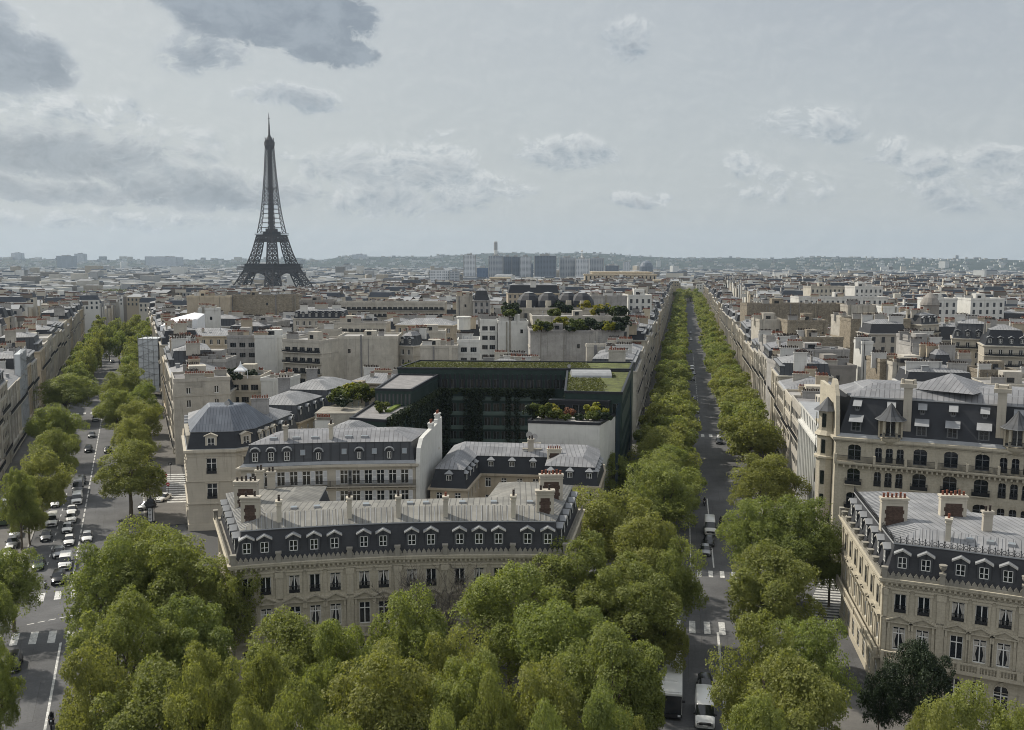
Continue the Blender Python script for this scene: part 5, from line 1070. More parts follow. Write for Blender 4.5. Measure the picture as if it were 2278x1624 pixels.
# right-hand field of roofs
for l,u0,u1,v,z,d,w,kd in (('long dark rubble party wall across the near right roofs',1662,1880,680,30.5,10,walls[4],'z'),('pinkish and cream chimney walls in a row',1886,1958,683,30.4,8,walls[0],'z'),('white plaster walls right of the pinkish chimney walls',1965,2010,686,30.2,8,white,'z'),
 ('tall buff rubble wall with a pale edge',1893,2026,715,28.6,10,walls[4],'z'),('narrow cream tower wall left of the buff rubble wall',1872,1893,708,29,10,walls[0],'z'),('white house with a blue zinc dormer roof before the buff wall',1934,2018,742,26.2,10,walls[0],'m'),
 ('brown brick wall block with white coping near the avenue',1752,1842,718,28.2,10,walls[4],'z'),('white block between chimneys near the avenue',1690,1750,716,28,10,walls[0],'z'),('rough stone block with a plaster panel',1783,1876,756,25.3,11,walls[4],'z'),('square plaster chimney block beside the rough stone block',1705,1750,752,25.5,8,walls[1],'z'),
 ('long white building topped by a hedge',1777,1975,664,30.5,12,walls[2],'m'),('white ribbon-windowed apartment block on the ridge',1804,1882,640,33,12,walls[0],'m'),('stepped white art deco block behind the hedge roof',1902,1964,640,33.5,14,walls[2],'m'),('cream modern block far right of the white art deco block',2070,2130,668,32,12,white,'m'),
 ('white low house with three windows at the right',2160,2235,668,32,12,white,'m'),('modern plaster box with a wide black vent',1986,2074,813,22.8,9,walls[0],'z'),('buff rubble block left of the black vent box',1958,1985,806,23.2,9,walls[4],'z'),('bright white narrow wall above the black vent box',1918,1942,766,26,6,white,'z'),
 ('zinc attic house with a dark skylight right of the vent box',2076,2122,816,22.2,9,zincp,'m'),('long stained plaster wall with a zinc top in the middle right',1770,1890,784,24,9,walls[1],'z'),('low zinc roofs with crowded red pots',1728,1805,812,22.2,9,walls[1],'zc'),('dark wall with white flues near the vent box',1800,1905,820,21.8,9,walls[5],'zc'),
 ('grey plaster box with red pots at the right',2090,2160,806,22.6,9,walls[1],'zc'),('pale stone-flecked block at the right edge',2180,2262,830,21.3,9,walls[4],'z'),('cream wall block with long row of pots right of centre',2030,2100,770,25.6,9,walls[1],'zc'),('grey chimney wall block beside the white dormer house',2020,2080,752,26.4,8,walls[1],'zc')):
    if kd=='m': hb('building',l,u0,u1,v,z,d,'modern' if v<700 else 'mansard',w,0,lvl=3)
    else: blank(l,u0,u1,v,z,d,w,chn=3 if kd=='zc' else 1)
hb('building','curved cream apartment building with iron balconies at the far right',2050,2112,722,27.6,14,'mansard',stone2,.5,nbal=(0,3),lvl=1); hb('building','cream mansard row with tall dormers at the right edge, upper half',2118,2200,752,25.3,14,'steep',stone2,-.45,nbal=(0,),lvl=1); hb('building','cream mansard row with iron balconies at the right edge, lower half',2190,2275,768,24.4,14,'steep',stone2,-.35,nbal=(0,1),lvl=1)
dt=MB(); dt.lathe([(3.3,0),(3.3,11),(3.6,11.2),(3.3,12.2),(2.4,14),(1.2,15.3),(.2,16),(.1,17)],14); p=P(2070,650,38); tag(dt.build('round_tower',walls[5],None,(p.x,p.y,22.),smooth=True),'dark round tower with a domed top among the right roofs','tower')
vt=MB(); p=P(2028,818,22.6); vt.box(-2.2,2.2,-.1,2,0,1.,0); vt.box(-2.3,2.3,-.2,2.2,1.,1.25,1); tag(vt.build('roof_vent',[darkm,ledge],None,(p.x,p.y+2.,23.7)),'wide black roof vent on the plaster box','vent')
for o_ in list(b.p for b in ()): pass
for q in ((-18,122,26),(15,112,10),(-35,160,22),(0,165,22),(-62,185,16),(-52,195,20),(-45,215,18),(-5,205,34),(70,112,26),(66,150,20),(-30,175,14),(-24,233,10),(0,233,12),(15,233,12),(95,140,30),(100,118,30)): USED.append(q)
# ---------------------------------------------------------------- the rest of the roofscape
def wedge(x,y):
    if abs((x-AX(y))*KD.y)<31 and y<1140: return False
    if abs((x-BX(y))*ID.y)<31 and y<640: return False
    return True
rg=random.Random(2024); LOTS=[]
for sec in (0,1):
    D,N=(KD,KN) if sec==0 else (ID,IN); base=kpt(0,0) if sec==0 else ipt(0,0)
    s=180.
    while s<1350:
        dep=rg.uniform(12,16); k=-60
        for k in range(-48,62):
            L=17.5; off=k*18.2+rg.uniform(-.4,.4)
            if k%6==0: continue
            c=base+D*(s+dep/2)+N*off; x,y=c.x,c.y
            inright=x>AX(y)-10; left=x<BX(y)+10
            if (sec==1)!=left and not (sec==0 and not left): continue
            if y<175 or abs(x)>y*.60+30: continue
            if not wedge(x,y): continue
            if any((x-a)**2+(y-b)**2<(r+9.5)**2 for a,b,r in USED): continue
            LOTS.append((x,y,D,N,L*rg.uniform(.85,.99),dep*.96))
        s+=dep+(10 if int(s/14)%4==3 else rg.choice((0,.5,3)))
LOTS.sort(key=lambda q:q[0]**2+q[1]**2)
def shortw(x,y):
    u=1139+F*x/(.9938*y+3)
    return 'far left' if u<300 else 'left' if u<700 else 'middle' if u<1500 else 'right' if u<1950 else 'far right'
cnt={}
WN={0:'cream',1:'grey',2:'white',3:'ochre',4:'rubble',5:'brown'}
NTH=170; rest_lots=[]
for k,(x,y,D,N,L,dep) in enumerate(LOTS):
    r=math.hypot(x,y); zt=rg.uniform(16.5,20.5) if r<330 else rg.uniform(17.5,23) if r<600 else rg.uniform(18,25.5)
    if 'mid' and -60<x<45 and r<300: zt=rg.uniform(13.5,16.5)
    if r>850: zt+=2
    kind=rg.choice(('mansard','zinc','zinc','modern','mansard','steep','modern')); wi=rg.choice((0,0,0,1,1,2,2,3,3,4,5))
    if k>=NTH: rest_lots.append((x,y,D,N,L,dep,zt,kind,wi)); continue
    a=Vector((x,y,0))-N*L/2-D*dep/2; c=a+N*L; poly=[(a.x,a.y),(c.x,c.y),(c.x+D.x*dep,c.y+D.y*dep),(a.x+D.x*dep,a.y+D.y*dep)]
    lab=(shortw(x,y),WN[wi],kind); cnt[lab]=cnt.get(lab,0)+1; n=cnt[lab]
    house('town_house','%s nearest %s %s block among the %s roofs'%(ORD[min(n-1,29)],WN[wi],{'zinc':'zinc-roofed','modern':'flat-roofed','mansard':'mansard','steep':'tall-mansard'}[kind],lab[0]),poly,zt-gz(x,y),kind,2,rg,'roofs between the avenues and beyond',() if wi in (4,5) and rg.random()<.7 else (0,),w=walls[wi],z=gz(x,y),chn=3 if kind!='modern' else 1)
# beyond: one mass of roofs out to the suburbs
fw=[mat('far_'+n,c,.9,.1,.05,rnd=0.) for n,c in (('cream',(.47,.445,.385)),('grey',(.31,.31,.30)),('white',(.56,.56,.53)),('ochre',(.33,.29,.225)),('brown',(.17,.155,.135)),('zinc',(.26,.27,.28)),('slate',(.07,.08,.095)),('glass',(.03,.04,.05)),('pots',(.13,.075,.055)))]
fm_=MB()
def fbox(x,y,D,N,L,dep,z0,zt,wi,kind,near):
    a=Vector((x,y,0))-N*L/2-D*dep/2; q=[a,a+N*L,a+N*L+D*dep,a+D*dep]
    for i in ((0,1,2,3) if near else (0,1,3)): j=(i+1)%4; fm_.face([(q[i].x,q[i].y,z0),(q[j].x,q[j].y,z0),(q[j].x,q[j].y,zt),(q[i].x,q[i].y,zt)],wi,[(0,0)]*4)
    c=Vector((x,y,0)); 
    if kind in ('mansard','steep'):
        h=3.2; w=[c+(p-c)*.84 for p in q]; 
        for i in range(4): j=(i+1)%4; fm_.face([(q[i].x,q[i].y,zt),(q[j].x,q[j].y,zt),(w[j].x,w[j].y,zt+h),(w[i].x,w[i].y,zt+h)],6,[(0,0)]*4)
        fm_.face([(p.x,p.y,zt+h) for p in w],5,[(0,0)]*4); tz=zt+h
    elif kind=='zinc':
        m0=(q[0]+q[3])/2;m1=(q[1]+q[2])/2; fm_.face([(q[0].x,q[0].y,zt),(q[1].x,q[1].y,zt),(m1.x,m1.y,zt+2),(m0.x,m0.y,zt+2)],5,[(0,0)]*4); fm_.face([(m0.x,m0.y,zt+2),(m1.x,m1.y,zt+2),(q[2].x,q[2].y,zt),(q[3].x,q[3].y,zt)],5,[(0,0)]*4); tz=zt+1
    else: fm_.face([(p.x,p.y,zt) for p in q],rg.choice((1,5,0)),[(0,0)]*4); tz=zt
    if near:   # chimney slabs, attic boxes, window bands
        for e in (0,.5,1)[:rg.choice((2,3))]:
            p=q[0].lerp(q[1],e)+D*dep*rg.uniform(.15,.45); T=Matrix.Translation((p.x,p.y,0))@Matrix.Rotation(math.atan2(D.y,D.x),4,'Z'); w=rg.uniform(2.5,6); h=rg.uniform(.8,2.2); fm_.box(0,w,-.35,.35,tz-1,tz+h,rg.choice((0,1,wi,4)),T,False); fm_.box(.2,w-.2,-.2,.2,tz+h,tz+h+.5,8,T,False); p2=p+N*rg.uniform(-6,6)+D*rg.uniform(0,6); T=Matrix.Translation((p2.x,p2.y,0))@Matrix.Rotation(math.atan2(N.y,N.x),4,'Z'); fm_.box(0,w*1.4,-.3,.3,tz-1,tz+h*.8,rg.choice((0,1,2,4)),T,False); fm_.box(.2,w*1.4-.2,-.15,.15,tz+h*.8,tz+h*.8+.5,8,T,False)
        if rg.random()<.5: p=c+N*rg.uniform(-4,4); T=Matrix.Translation((p.x,p.y,0))@Matrix.Rotation(math.atan2(N.y,N.x),4,'Z'); fm_.box(-2,2,-2,2,tz,tz+rg.uniform(1.5,3),rg.choice((0,2,1)),T,False)
        A=q[0]; a_=math.atan2(N.y,N.x); T=Matrix.Translation((A.x,A.y,0))@Matrix.Rotation(a_,4,'Z'); n=int(L/3)
        if wi not in (4,): 
            for k in range(n):
                for z in (zt-2.8,zt-6): fm_.box(L*(k+.3)/n,L*(k+.3)/n+1.2,-.06,0,z,z+1.7,7,T,False)
for x,y,D,N,L,dep,zt,kind,wi in rest_lots: fbox(x,y,D,N,L,dep,gz(x,y)-1,zt if gz(x,y)>-3 else zt+gz(x,y)*.9,wi if wi<4 else (4 if wi==5 else 3),kind,True)
def masses(r0,r1,n,hmin,hmax,wmin,wmax,tall=.0,th=(30,60)):
    for _ in range(n):
        a=rg.uniform(-.60,.60); r=math.sqrt(rg.uniform(r0*r0,r1*r1)); x,y=r*math.sin(a),r*math.cos(a)
        if (x+560)**2+(y-1700)**2<260**2 and y<1900: continue
        if -700<x<-200 and 1450<y<1700 and rg.random()<.6: continue
        th_=rg.uniform(0,3.1); D=Vector((math.cos(th_),math.sin(th_),0)) if rg.random()<.4 else KD; 
        if D.y<0: D=-D
        N=Vector((D.y,-D.x,0)); g0=gz(x,y); h=rg.uniform(hmin,hmax)
        if rg.random()<tall: h=rg.uniform(*th)
        fbox(x,y,D,N,rg.uniform(wmin,wmax),rg.uniform(wmin,wmax)*.7,g0-1,g0+h,rg.choice((0,0,1,2,2,3,4)),rg.choice(('zinc','modern','modern','mansard')),False)
masses(1300,2000,1500,17,26,16,34); masses(2000,3200,2600,14,26,18,45,.03,(28,40)); masses(3200,5400,3800,10,24,18,50,.015,(30,48)); masses(5400,9500,3600,8,22,20,60,.012,(40,70))
for _ in range(1500):        # houses scattered over the hillsides
    a=rg.uniform(-.58,.58); t=rg.uniform(0,1.0)**1.3; r=5200+t*2600; x,y=r*math.sin(a),r*math.cos(a); z=HILL(a,t)
    s=rg.uniform(7,20); fbox(x,y,KD,KN,s*rg.uniform(1,2.2),s,z-6,z+rg.uniform(6,12),rg.choice((2,2,0,1)),'modern',False)
for _ in range(220):         # blocks along the left skyline
    a=rg.uniform(-.50,-.14); r=rg.uniform(7000,8200); x,y=r*math.sin(a),r*math.cos(a); fbox(x,y,KD,KN,rg.uniform(10,55),25,-30,rg.uniform(6,42) if rg.random()<.88 else rg.uniform(46,66),rg.choice((2,0,1)),'modern',False)
o=fm_.build('distant_roofs',fw); tag(o,'mass of pale roofs and blocks stretching to the horizon','distant city',None,'stuff')
# distant tree patches
rng=np.random.default_rng(5); bx=[]
for _ in range(260):
    a=rg.uniform(-.6,.55); r=rg.uniform(1300,5000); x,y=r*math.sin(a),r*math.cos(a); s=rg.uniform(10,45); g0=gz(x,y); bx.append((x-s,y-8,g0,x+s,y+8,g0+rg.uniform(10,17)))
for _ in range(80): x=rg.uniform(-760,-300); y=rg.uniform(1560,1760); bx.append((x-25,y-10,-24,x+25,y+10,-24+rg.uniform(12,20)))
leafmass('far_trees','patches of green treetops among the distant roofs','trees',bx,60000,4.2,leafm,9,'stuff')
# ---------------------------------------------------------------- riverside towers, palace, far landmarks
def towermat(n,c,c2,w,h):
    m=bpy.data.materials.new(n); m.use_nodes=True; g=G(m.node_tree); b=m.node_tree.nodes['Principled BSDF']; uv=g.n('ShaderNodeTexCoord').outputs['UV']
    bt=g.n('ShaderNodeTexBrick',Vector=uv,Scale=1.,Mortar_Size=h*.28,Brick_Width=w,Row_Height=h,Color1=c,Color2=tuple(x*1.25 for x in c),Mortar=c2); bt.offset=0; m.node_tree.links.new(bt.outputs[0],b.inputs['Base Color']); b.inputs['Roughness'].default_value=.5; return m
tmA=towermat('pale_tower',(.10,.12,.14),(.60,.61,.62),5,3.4); tmB=towermat('dark_tower',(.03,.04,.055),(.13,.15,.18),4,3.4); tmC=towermat('grey_tower',(.09,.10,.12),(.36,.38,.40),6,3.4); tmD=towermat('blue_tower',(.05,.08,.13),(.09,.13,.20),5,3.4)
TW=[(1031,1058,568,2700,tmA,'pale slender tower, leftmost of the riverside towers'),(1087,1118,570,2750,tmC,'brown-grey slab tower under the tall chimney'),(1119,1138,571,2850,tmB,'narrow dark tower right of the brown-grey slab'),(1138,1156,571,2800,tmB,'slim blue-grey tower with a white edge line'),(1156,1181,571,2780,tmA,'white gridded tower left of the broad dark one'),(1188,1236,569,2700,tmB,'broad dark double tower in the middle of the riverside row'),(1244,1279,573,2750,tmC,'vertically striped grey tower'),(1311,1341,574,2850,tmC,'grey balconied tower right of the mast tower')]
def tower(u0,u1,vt,d,m,label,h0=-26):
    zt=P((u0+u1)/2,vt,0) ; dd=M3@Vector((0,-(vt-812)/F,-1)); z=EYE+dd.z/dd.y*d; x0=PY(u0,d,z);x1=PY(u1,d,z); t=thing('tower_block',label,'tower block',((x0+x1)/2,d,h0)); w=(x1-x0)/2; h=z-h0; mb=MB()
    s=w*.28; pl=[(-w,-w*.6),(-s,-w*.75),(s,-w*.75),(w,-w*.6),(w,w*.6),(-w,w*.6)]
    for i in range(6): j=(i+1)%6; mb.face([(*pl[i],0),(*pl[j],0),(*pl[j],h),(*pl[i],h)],0)
    mb.face([(*q,h) for q in pl],1); 
    for q in (-w,w): mb.box(q-.8,q+.8,-w*.62-.8,-w*.62+.8,0,h+1,1)
    mb.build('facade',[m,fw[1]],t); c=MB(); c.box(-w*.5,w*.4,-w*.3,w*.3,h,h+4.5,0); c.box(w*.1,w*.3,-w*.1,w*.1,h+4.5,h+7,0); c.build('rooftop_plant',fw[1],t); return t,h
for q in TW: tower(*q)
t,h=tower(1279,1309,575,2720,tmA,'white banded tower with a slender mast on its roof'); m_=MB(); m_.tube([(0,0,h+4),(0,0,h+16),(0,0,h+24)],[2.4,1.2,.5],8); m_.lathe([(.6,h+19),(3,h+21.5),(3,h+23),(.4,h+24)],10); m_.prism(0,0,h+1,h+6,9,3,10); m_.build('mast',fw[2],t)
cz=PY(1102,2900,60); ck=MB(); ck.tube([(0,0,0),(0,0,60),(0,0,129)],[6.2,5.6,5.0],14,0); ck.tube([(0,0,104),(0,0,126)],[5.6,5.5],14,1); tag(ck.build('chimney_stack',[fw[2],fw[1]],None,(cz,2900,-26)),'tall pale chimney stack rising behind the riverside towers','chimney stack')
for u0,u1,v,d,m,l in ((1345,1375,590,3100,tmB,'low blue-grey office block right of the towers'),(1060,1086,596,2600,tmD,'blue-grey stepped block between the first towers'),(955,1000,601,2100,tmA,'white banded office block left of the towers'),(1000,1022,604,2080,tmC,'grey office block left of the towers'),(1386,1400,582,3900,tmA,'pale far tower beside the blue dome-topped block'),(1168,1185,586,2900,tmD,'thin dark blue slab between towers'),(28,50,566,6500,tmA,'far pale tower with cranes on the left skyline'),(168,190,567,6400,tmA,'twin pale slab on the left skyline'),(330,400,574,6000,tmA,'long pale slab block on the left skyline'),(130,165,572,5600,tmC,'grey block on the left skyline'),(785,815,567,7000,tmA,'white block on the skyline right of the iron tower'),(2125,2131,566,7600,fw[1],'lone far mast tower on the right skyline')): tower(u0,u1,v,d,m,l)
bd=MB(); bd.lathe([(22,0),(24,20),(23.5,52),(18,64),(9,70),(.5,72)],16); z=PY(1437,3300,0); tag(bd.build('rounded_tower',tmB,None,(z,3300,-26),smooth=True),'blue-grey rounded office tower at the right end of the towers','tower block')
# the colonnaded palace: long low cream wings
def palace():
    t=thing('palace','long low cream stone palace wings in front of the riverside towers','palace',(PY(1250,1150,20),1150,0)); mb=MB(); g_=MB()
    def bl_(u0,u1,vt,d,dep,zb=-4):
        dd=M3@Vector((0,-(vt-812)/F,-1)); z=EYE+dd.z/dd.y*d; x0=PY(u0,d,z)-t.location.x;x1=PY(u1,d,z)-t.location.x; y=d-1150; mb.box(x0,x1,y,y+dep,zb,z); mb.box(x0-1,x1+1,y-1,y+dep+1,z-1.2,z-.2,0); n=int((x1-x0)/5)
        for k in range(n): x=x0+(x1-x0)*(k+.5)/n; g_.box(x-1,x+1,y-.1,y,z-8.5,z-2.8,0)
    bl_(1317,1448,604,1250,30); bl_(1300,1460,609,1235,14); bl_(1070,1310,623,1170,20); bl_(1090,1135,617,1160,18); bl_(1455,1478,622,1160,20)
    mb.build('wall',walls[3],t); g_.build('windows',glass,t)['kind']='stuff'
palace()
# ---------------------------------------------------------------- the great iron lattice tower
def iron_tower():
    im=mat('brown_iron',(.042,.032,.028),.7,.08,.02); D=1712; x=PY(607,D,0); t=thing('iron_lattice_tower','tall brown iron lattice tower rising above the roofs','tower',(x,D,-24),R(45)-math.atan2(x,D)*1.0)
    def ow(z):      # outer half width of the pyramid
        K=[(0,62.5),(25,48.5),(57,33.5),(85,25),(116,18.2),(150,13.2),(180,10.4),(220,7.8),(250,6.3),(276,5.3)]
        for (a,b),(c,d) in zip(K,K[1:]):
            if z<=c: f=(z-a)/(c-a); return b+(d-b)*f
        return 5.3
    def lw(z): return 25-(25-15.0)*min(z,57)/57 if z<57 else 15-(15-9.6)*(z-57)/59 if z<116 else max(3.6,9.6-(z-116)*.062)
    def legs(z0,z1,n,ch,brc,nm):
        for sx in (-1,1):
            for sy in (-1,1):
                m=MB(); zs=[z0+(z1-z0)*k/n for k in range(n+1)]
                def cor(z): o=ow(z);i=o-lw(z); return [(sx*a,sy*b,z) for a,b in ((o,o),(i,o),(i,i),(o,i))]
                for a,b in zip(zs,zs[1:]):
                    A=cor(a);B_=cor(b)
                    for k in range(4):
                        j=(k+1)%4; m.bar(A[k],B_[k],ch); m.bar(A[k],B_[j],brc); m.bar(A[j],B_[k],brc); m.bar(B_[k],B_[j],brc*1.2)
                        mA=(Vector(A[k])+Vector(A[j]))/2; mB=(Vector(B_[k])+Vector(B_[j]))/2; m.bar(mA,mB,brc*.7)
                m.build(nm,im,t)
    legs(0,57,5,2.3,1.3,'leg'); legs(62,113,6,2.1,1.2,'pier')
    m=MB(); n=20; zs=[119+(272-119)*(k/n)**.92 for k in range(n+1)]
    for a,b in zip(zs,zs[1:]):
        oa,ob=ow(a),ow(b); ia,ib=oa-lw(a)*.95,ob-lw(b)*.95
        for k in range(4):
            r=Matrix.Rotation(k*PI/2,3,'Z'); f=lambda x,y,z:r@Vector((x,y,z)); ch=1.5-.6*(a-119)/150; br=.72
            m.bar(f(oa,oa,a),f(ob,ob,b),ch); m.bar(f(ob,ob,b),f(-ob,ob,b),br)
            for s_ in (1,-1):
                m.bar(f(s_*ia,oa,a),f(s_*ib,ob,b),ch*.6); m.bar(f(s_*oa,oa,a),f(s_*ib,ob,b),br); m.bar(f(s_*ia,oa,a),f(s_*ob,ob,b),br)
            if ib>2.2: m.bar(f(ia,oa,a),f(-ib,ob,b),br*.8) if a>165 else None; m.bar(f(-ia,oa,a),f(ib,ob,b),br*.8) if a>165 else None
    m.build('shaft',im,t); c=MB(); c.box(-2.7,2.7,-2.7,2.7,116,272)
    for z in (195,): c.box(-6,6,-6,6,z,z+4)
    c.build('lift_shaft',im,t)
    p=MB(); w=35.3
    p.box(-w-2.6,w+2.6,-w-2.6,w+2.6,57.2,58.2); p.box(-w-2.6,w+2.6,-w-2.6,w+2.6,64.0,64.6); p.box(-w+1,w-1,-w+1,w-1,58,64)
    for k in range(4):
        r=Matrix.Rotation(k*PI/2,3,'Z')
        for i in range(29):
            x_=-w-2+(2*w+4)*i/28; p.bar(r@Vector((x_,w+2.4,58)),r@Vector((x_,w+2.4,64)),.5)
        for i in range(36): x_=-w+2*w*i/36; p.bar(r@Vector((x_,w,50)),r@Vector((x_+2*w/36,w,56)),.55); p.bar(r@Vector((x_+2*w/36,w,50)),r@Vector((x_,w,56)),.55); p.bar(r@Vector((x_,w,50)),r@Vector((x_,w,57)),.7)
        p.bar(r@Vector((-w,w,50)),r@Vector((w,w,50)),1.3); p.bar(r@Vector((-w,w,56.4)),r@Vector((w,w,56.4)),1.6)
        for zz in (53,): p.bar(r@Vector((-w,w,zz)),r@Vector((w,w,zz)),.8)
    p.build('first_platform',im,t)
    for k in range(4):
        ar=MB(); r=Matrix.Rotation(k*PI/2,3,'Z'); N_=26
        def q(a,rad,dy=0): return r@Vector((rad*math.cos(a),44-(rad*math.sin(a))*.19+dy-2,6+rad*1.14*math.sin(a)))
        for i in range(N_):
            a0=PI*(.04+.92*i/N_);a1=PI*(.04+.92*(i+1)/N_); 
            for rd in (37,40.5): ar.bar(q(a0,rd),q(a1,rd),1.3)
            ar.bar(q(a0,37),q(a1,40.5),.6); ar.bar(q(a0,40.5),q(a1,37),.6); ar.bar(q(a0,37),q(a0,40.5),.6)
            top=50
            e=q(a0,40.5)
            if e.z<top: ar.bar(e,(e.x,e.y,top),.5)
        ar.build('arch',im,t)
    s=MB(); w=19.3
    s.box(-w-1.6,w+1.6,-w-1.6,w+1.6,115.2,116.6); s.box(-w,w,-w,w,112,115.2); s.box(-w-1.8,w+1.8,-w-1.8,w+1.8,118.6,119.2); s.box(-11,11,-11,11,116,121); s.box(-7.5,7.5,-7.5,7.5,121,127); s.box(-13,13,-13,13,121,121.8)
    for k in range(4):
        r=Matrix.Rotation(k*PI/2,3,'Z'); s.bar(r@Vector((-w-1.5,w-.5,104)),r@Vector((w+1.5,w-.5,104)),1.3); s.bar(r@Vector((-w-1,w+1,108)),r@Vector((w+1,w+1,108)),.9)
        for i in range(18): x_=-w-1.5+(2*w+3)*i/18; dx=(2*w+3)/18; s.bar(r@Vector((x_,w-.2,104)),r@Vector((x_+dx,w,112)),.6); s.bar(r@Vector((x_+dx,w-.2,104)),r@Vector((x_,w,112)),.6)
    s.build('second_platform',im,t)
    k=MB(); k.box(-5.2,5.2,-5.2,5.2,268,272); k.prism(0,0,266,273,5.6,9.0,8); k.prism(0,0,273,278.6,9.0,9.0,8); k.prism(0,0,279.2,282,7.4,7.4,8); k.prism(0,0,278.6,279.2,9.6,9.6,8); k.prism(0,0,282,287,6.4,3.8,10); k.prism(0,0,287,291,3.4,2.2,8)
    for i in range(14): a=i*.449; k.bar((7.5*math.cos(a),7.5*math.sin(a),279),(7.5*math.cos(a),7.5*math.sin(a),286+i%3),.4)
    k.build('top_cabin',im,t); a=MB(); a.tube([(0,0,290),(0,0,300),(0,0,312),(0,0,324),(0,0,330)],[1.9,1.4,1.0,.6,.2],8)
    for z,w in ((296,2.2),(300,2.0),(304,1.9),(308,1.8),(320,2.6)): a.box(-w,w,-.3,.3,z,z+.5); a.box(-.3,.3,-w,w,z,z+.5)
    a.build('antenna',im,t)
iron_tower()
# ---------------------------------------------------------------- vehicles
def cp(n,c,r=.25,m=.0): 
    x=mat(n,c,r,.03,metal=m,spec=.6); return x
PC={'white':cp('white_paint',(.72,.72,.70)),'silver':cp('silver_paint',(.34,.35,.36),.3,.4),'grey':cp('grey_paint',(.12,.125,.13)),'black':cp('black_paint',(.012,.013,.015)),'green':cp('green_paint',(.05,.075,.04)),'red':cp('red_paint',(.42,.02,.02))}
carg=mat('car_glass',(.010,.013,.016),.08,0,spec=.8); rub=mat('tyre_rubber',(.015,.015,.015),.9,.1); rimm=mat('wheel_alloy',(.30,.31,.32),.4,0,metal=.6); lamp=mat('headlamp',(.75,.77,.80),.15,0,spec=.8); tail=mat('tail_lamp',(.35,.01,.01),.3,0); plate=mat('plate_white',(.7,.7,.66),.6,0); trimd=mat('dark_trim',(.02,.02,.022),.6,0)
wh=MB(); wh.tube([(0,-.11,0),(0,.11,0)],[.33,.33],18); 
def wheelmesh():
    m=MB(); n=18
    for (r0,y0),(r1,y1) in zip([(.2,-.11),(.31,-.11),(.33,-.08),(.33,.08),(.31,.11),(.2,.11)],[(.31,-.11),(.33,-.08),(.33,.08),(.31,.11),(.2,.11)]):
        for i in range(n):
            a=2*PI*i/n;b=2*PI*(i+1)/n; m.face([(r0*math.cos(a),y0,r0*math.sin(a)),(r0*math.cos(b),y0,r0*math.sin(b)),(r1*math.cos(b),y1,r1*math.sin(b)),(r1*math.cos(a),y1,r1*math.sin(a))],0)
    return m.mesh('tyre',rub)
TY=wheelmesh(); rm_=MB(); 
for y in (-.09,.09):
    for i in range(5): a=2*PI*i/5; rm_.bar((0,y,0),(.2*math.cos(a),y,.2*math.sin(a)),.06,0,.03)
    rm_.face([(.21*math.cos(2*PI*i/16),y*.6,.21*math.sin(2*PI*i/16)) for i in range(16)],0)
RIM=rm_.mesh('rim',rimm)
def loft(S,tags):
    """S: stations (x,[(y,z)...]) from nose to tail; returns {tag: MB}"""
    out={}; 
    for k in range(len(S)-1):
        (xa,A),(xb,B_)=S[k],S[k+1]
        for j in range(len(A)-1):
            tg=tags(k,j)
            for sg in (1,-1):
                q=[(xa,sg*A[j][0],A[j][1]),(xa,sg*A[j+1][0],A[j+1][1]),(xb,sg*B_[j+1][0],B_[j+1][1]),(xb,sg*B_[j][0],B_[j][1])]
                out.setdefault(tg,MB()).face(q if sg>0 else q[::-1],0)
    for k,rv in ((0,False),(len(S)-1,True)):
        x,A=S[k]; q=[(x,a,b) for a,b in A]+[(x,-a,b) for a,b in A[::-1]]; out['body'].face(q[::-1] if rv else q,0)
    return out
def sec(w,zb,belt,top,wr): return [(0,zb),(w*.9,zb),(w,zb+.18),(w,(zb+belt)/2),(w*.985,belt),(wr,top-.07),(wr-.13,top),(0,top+.02)]
_vm={}
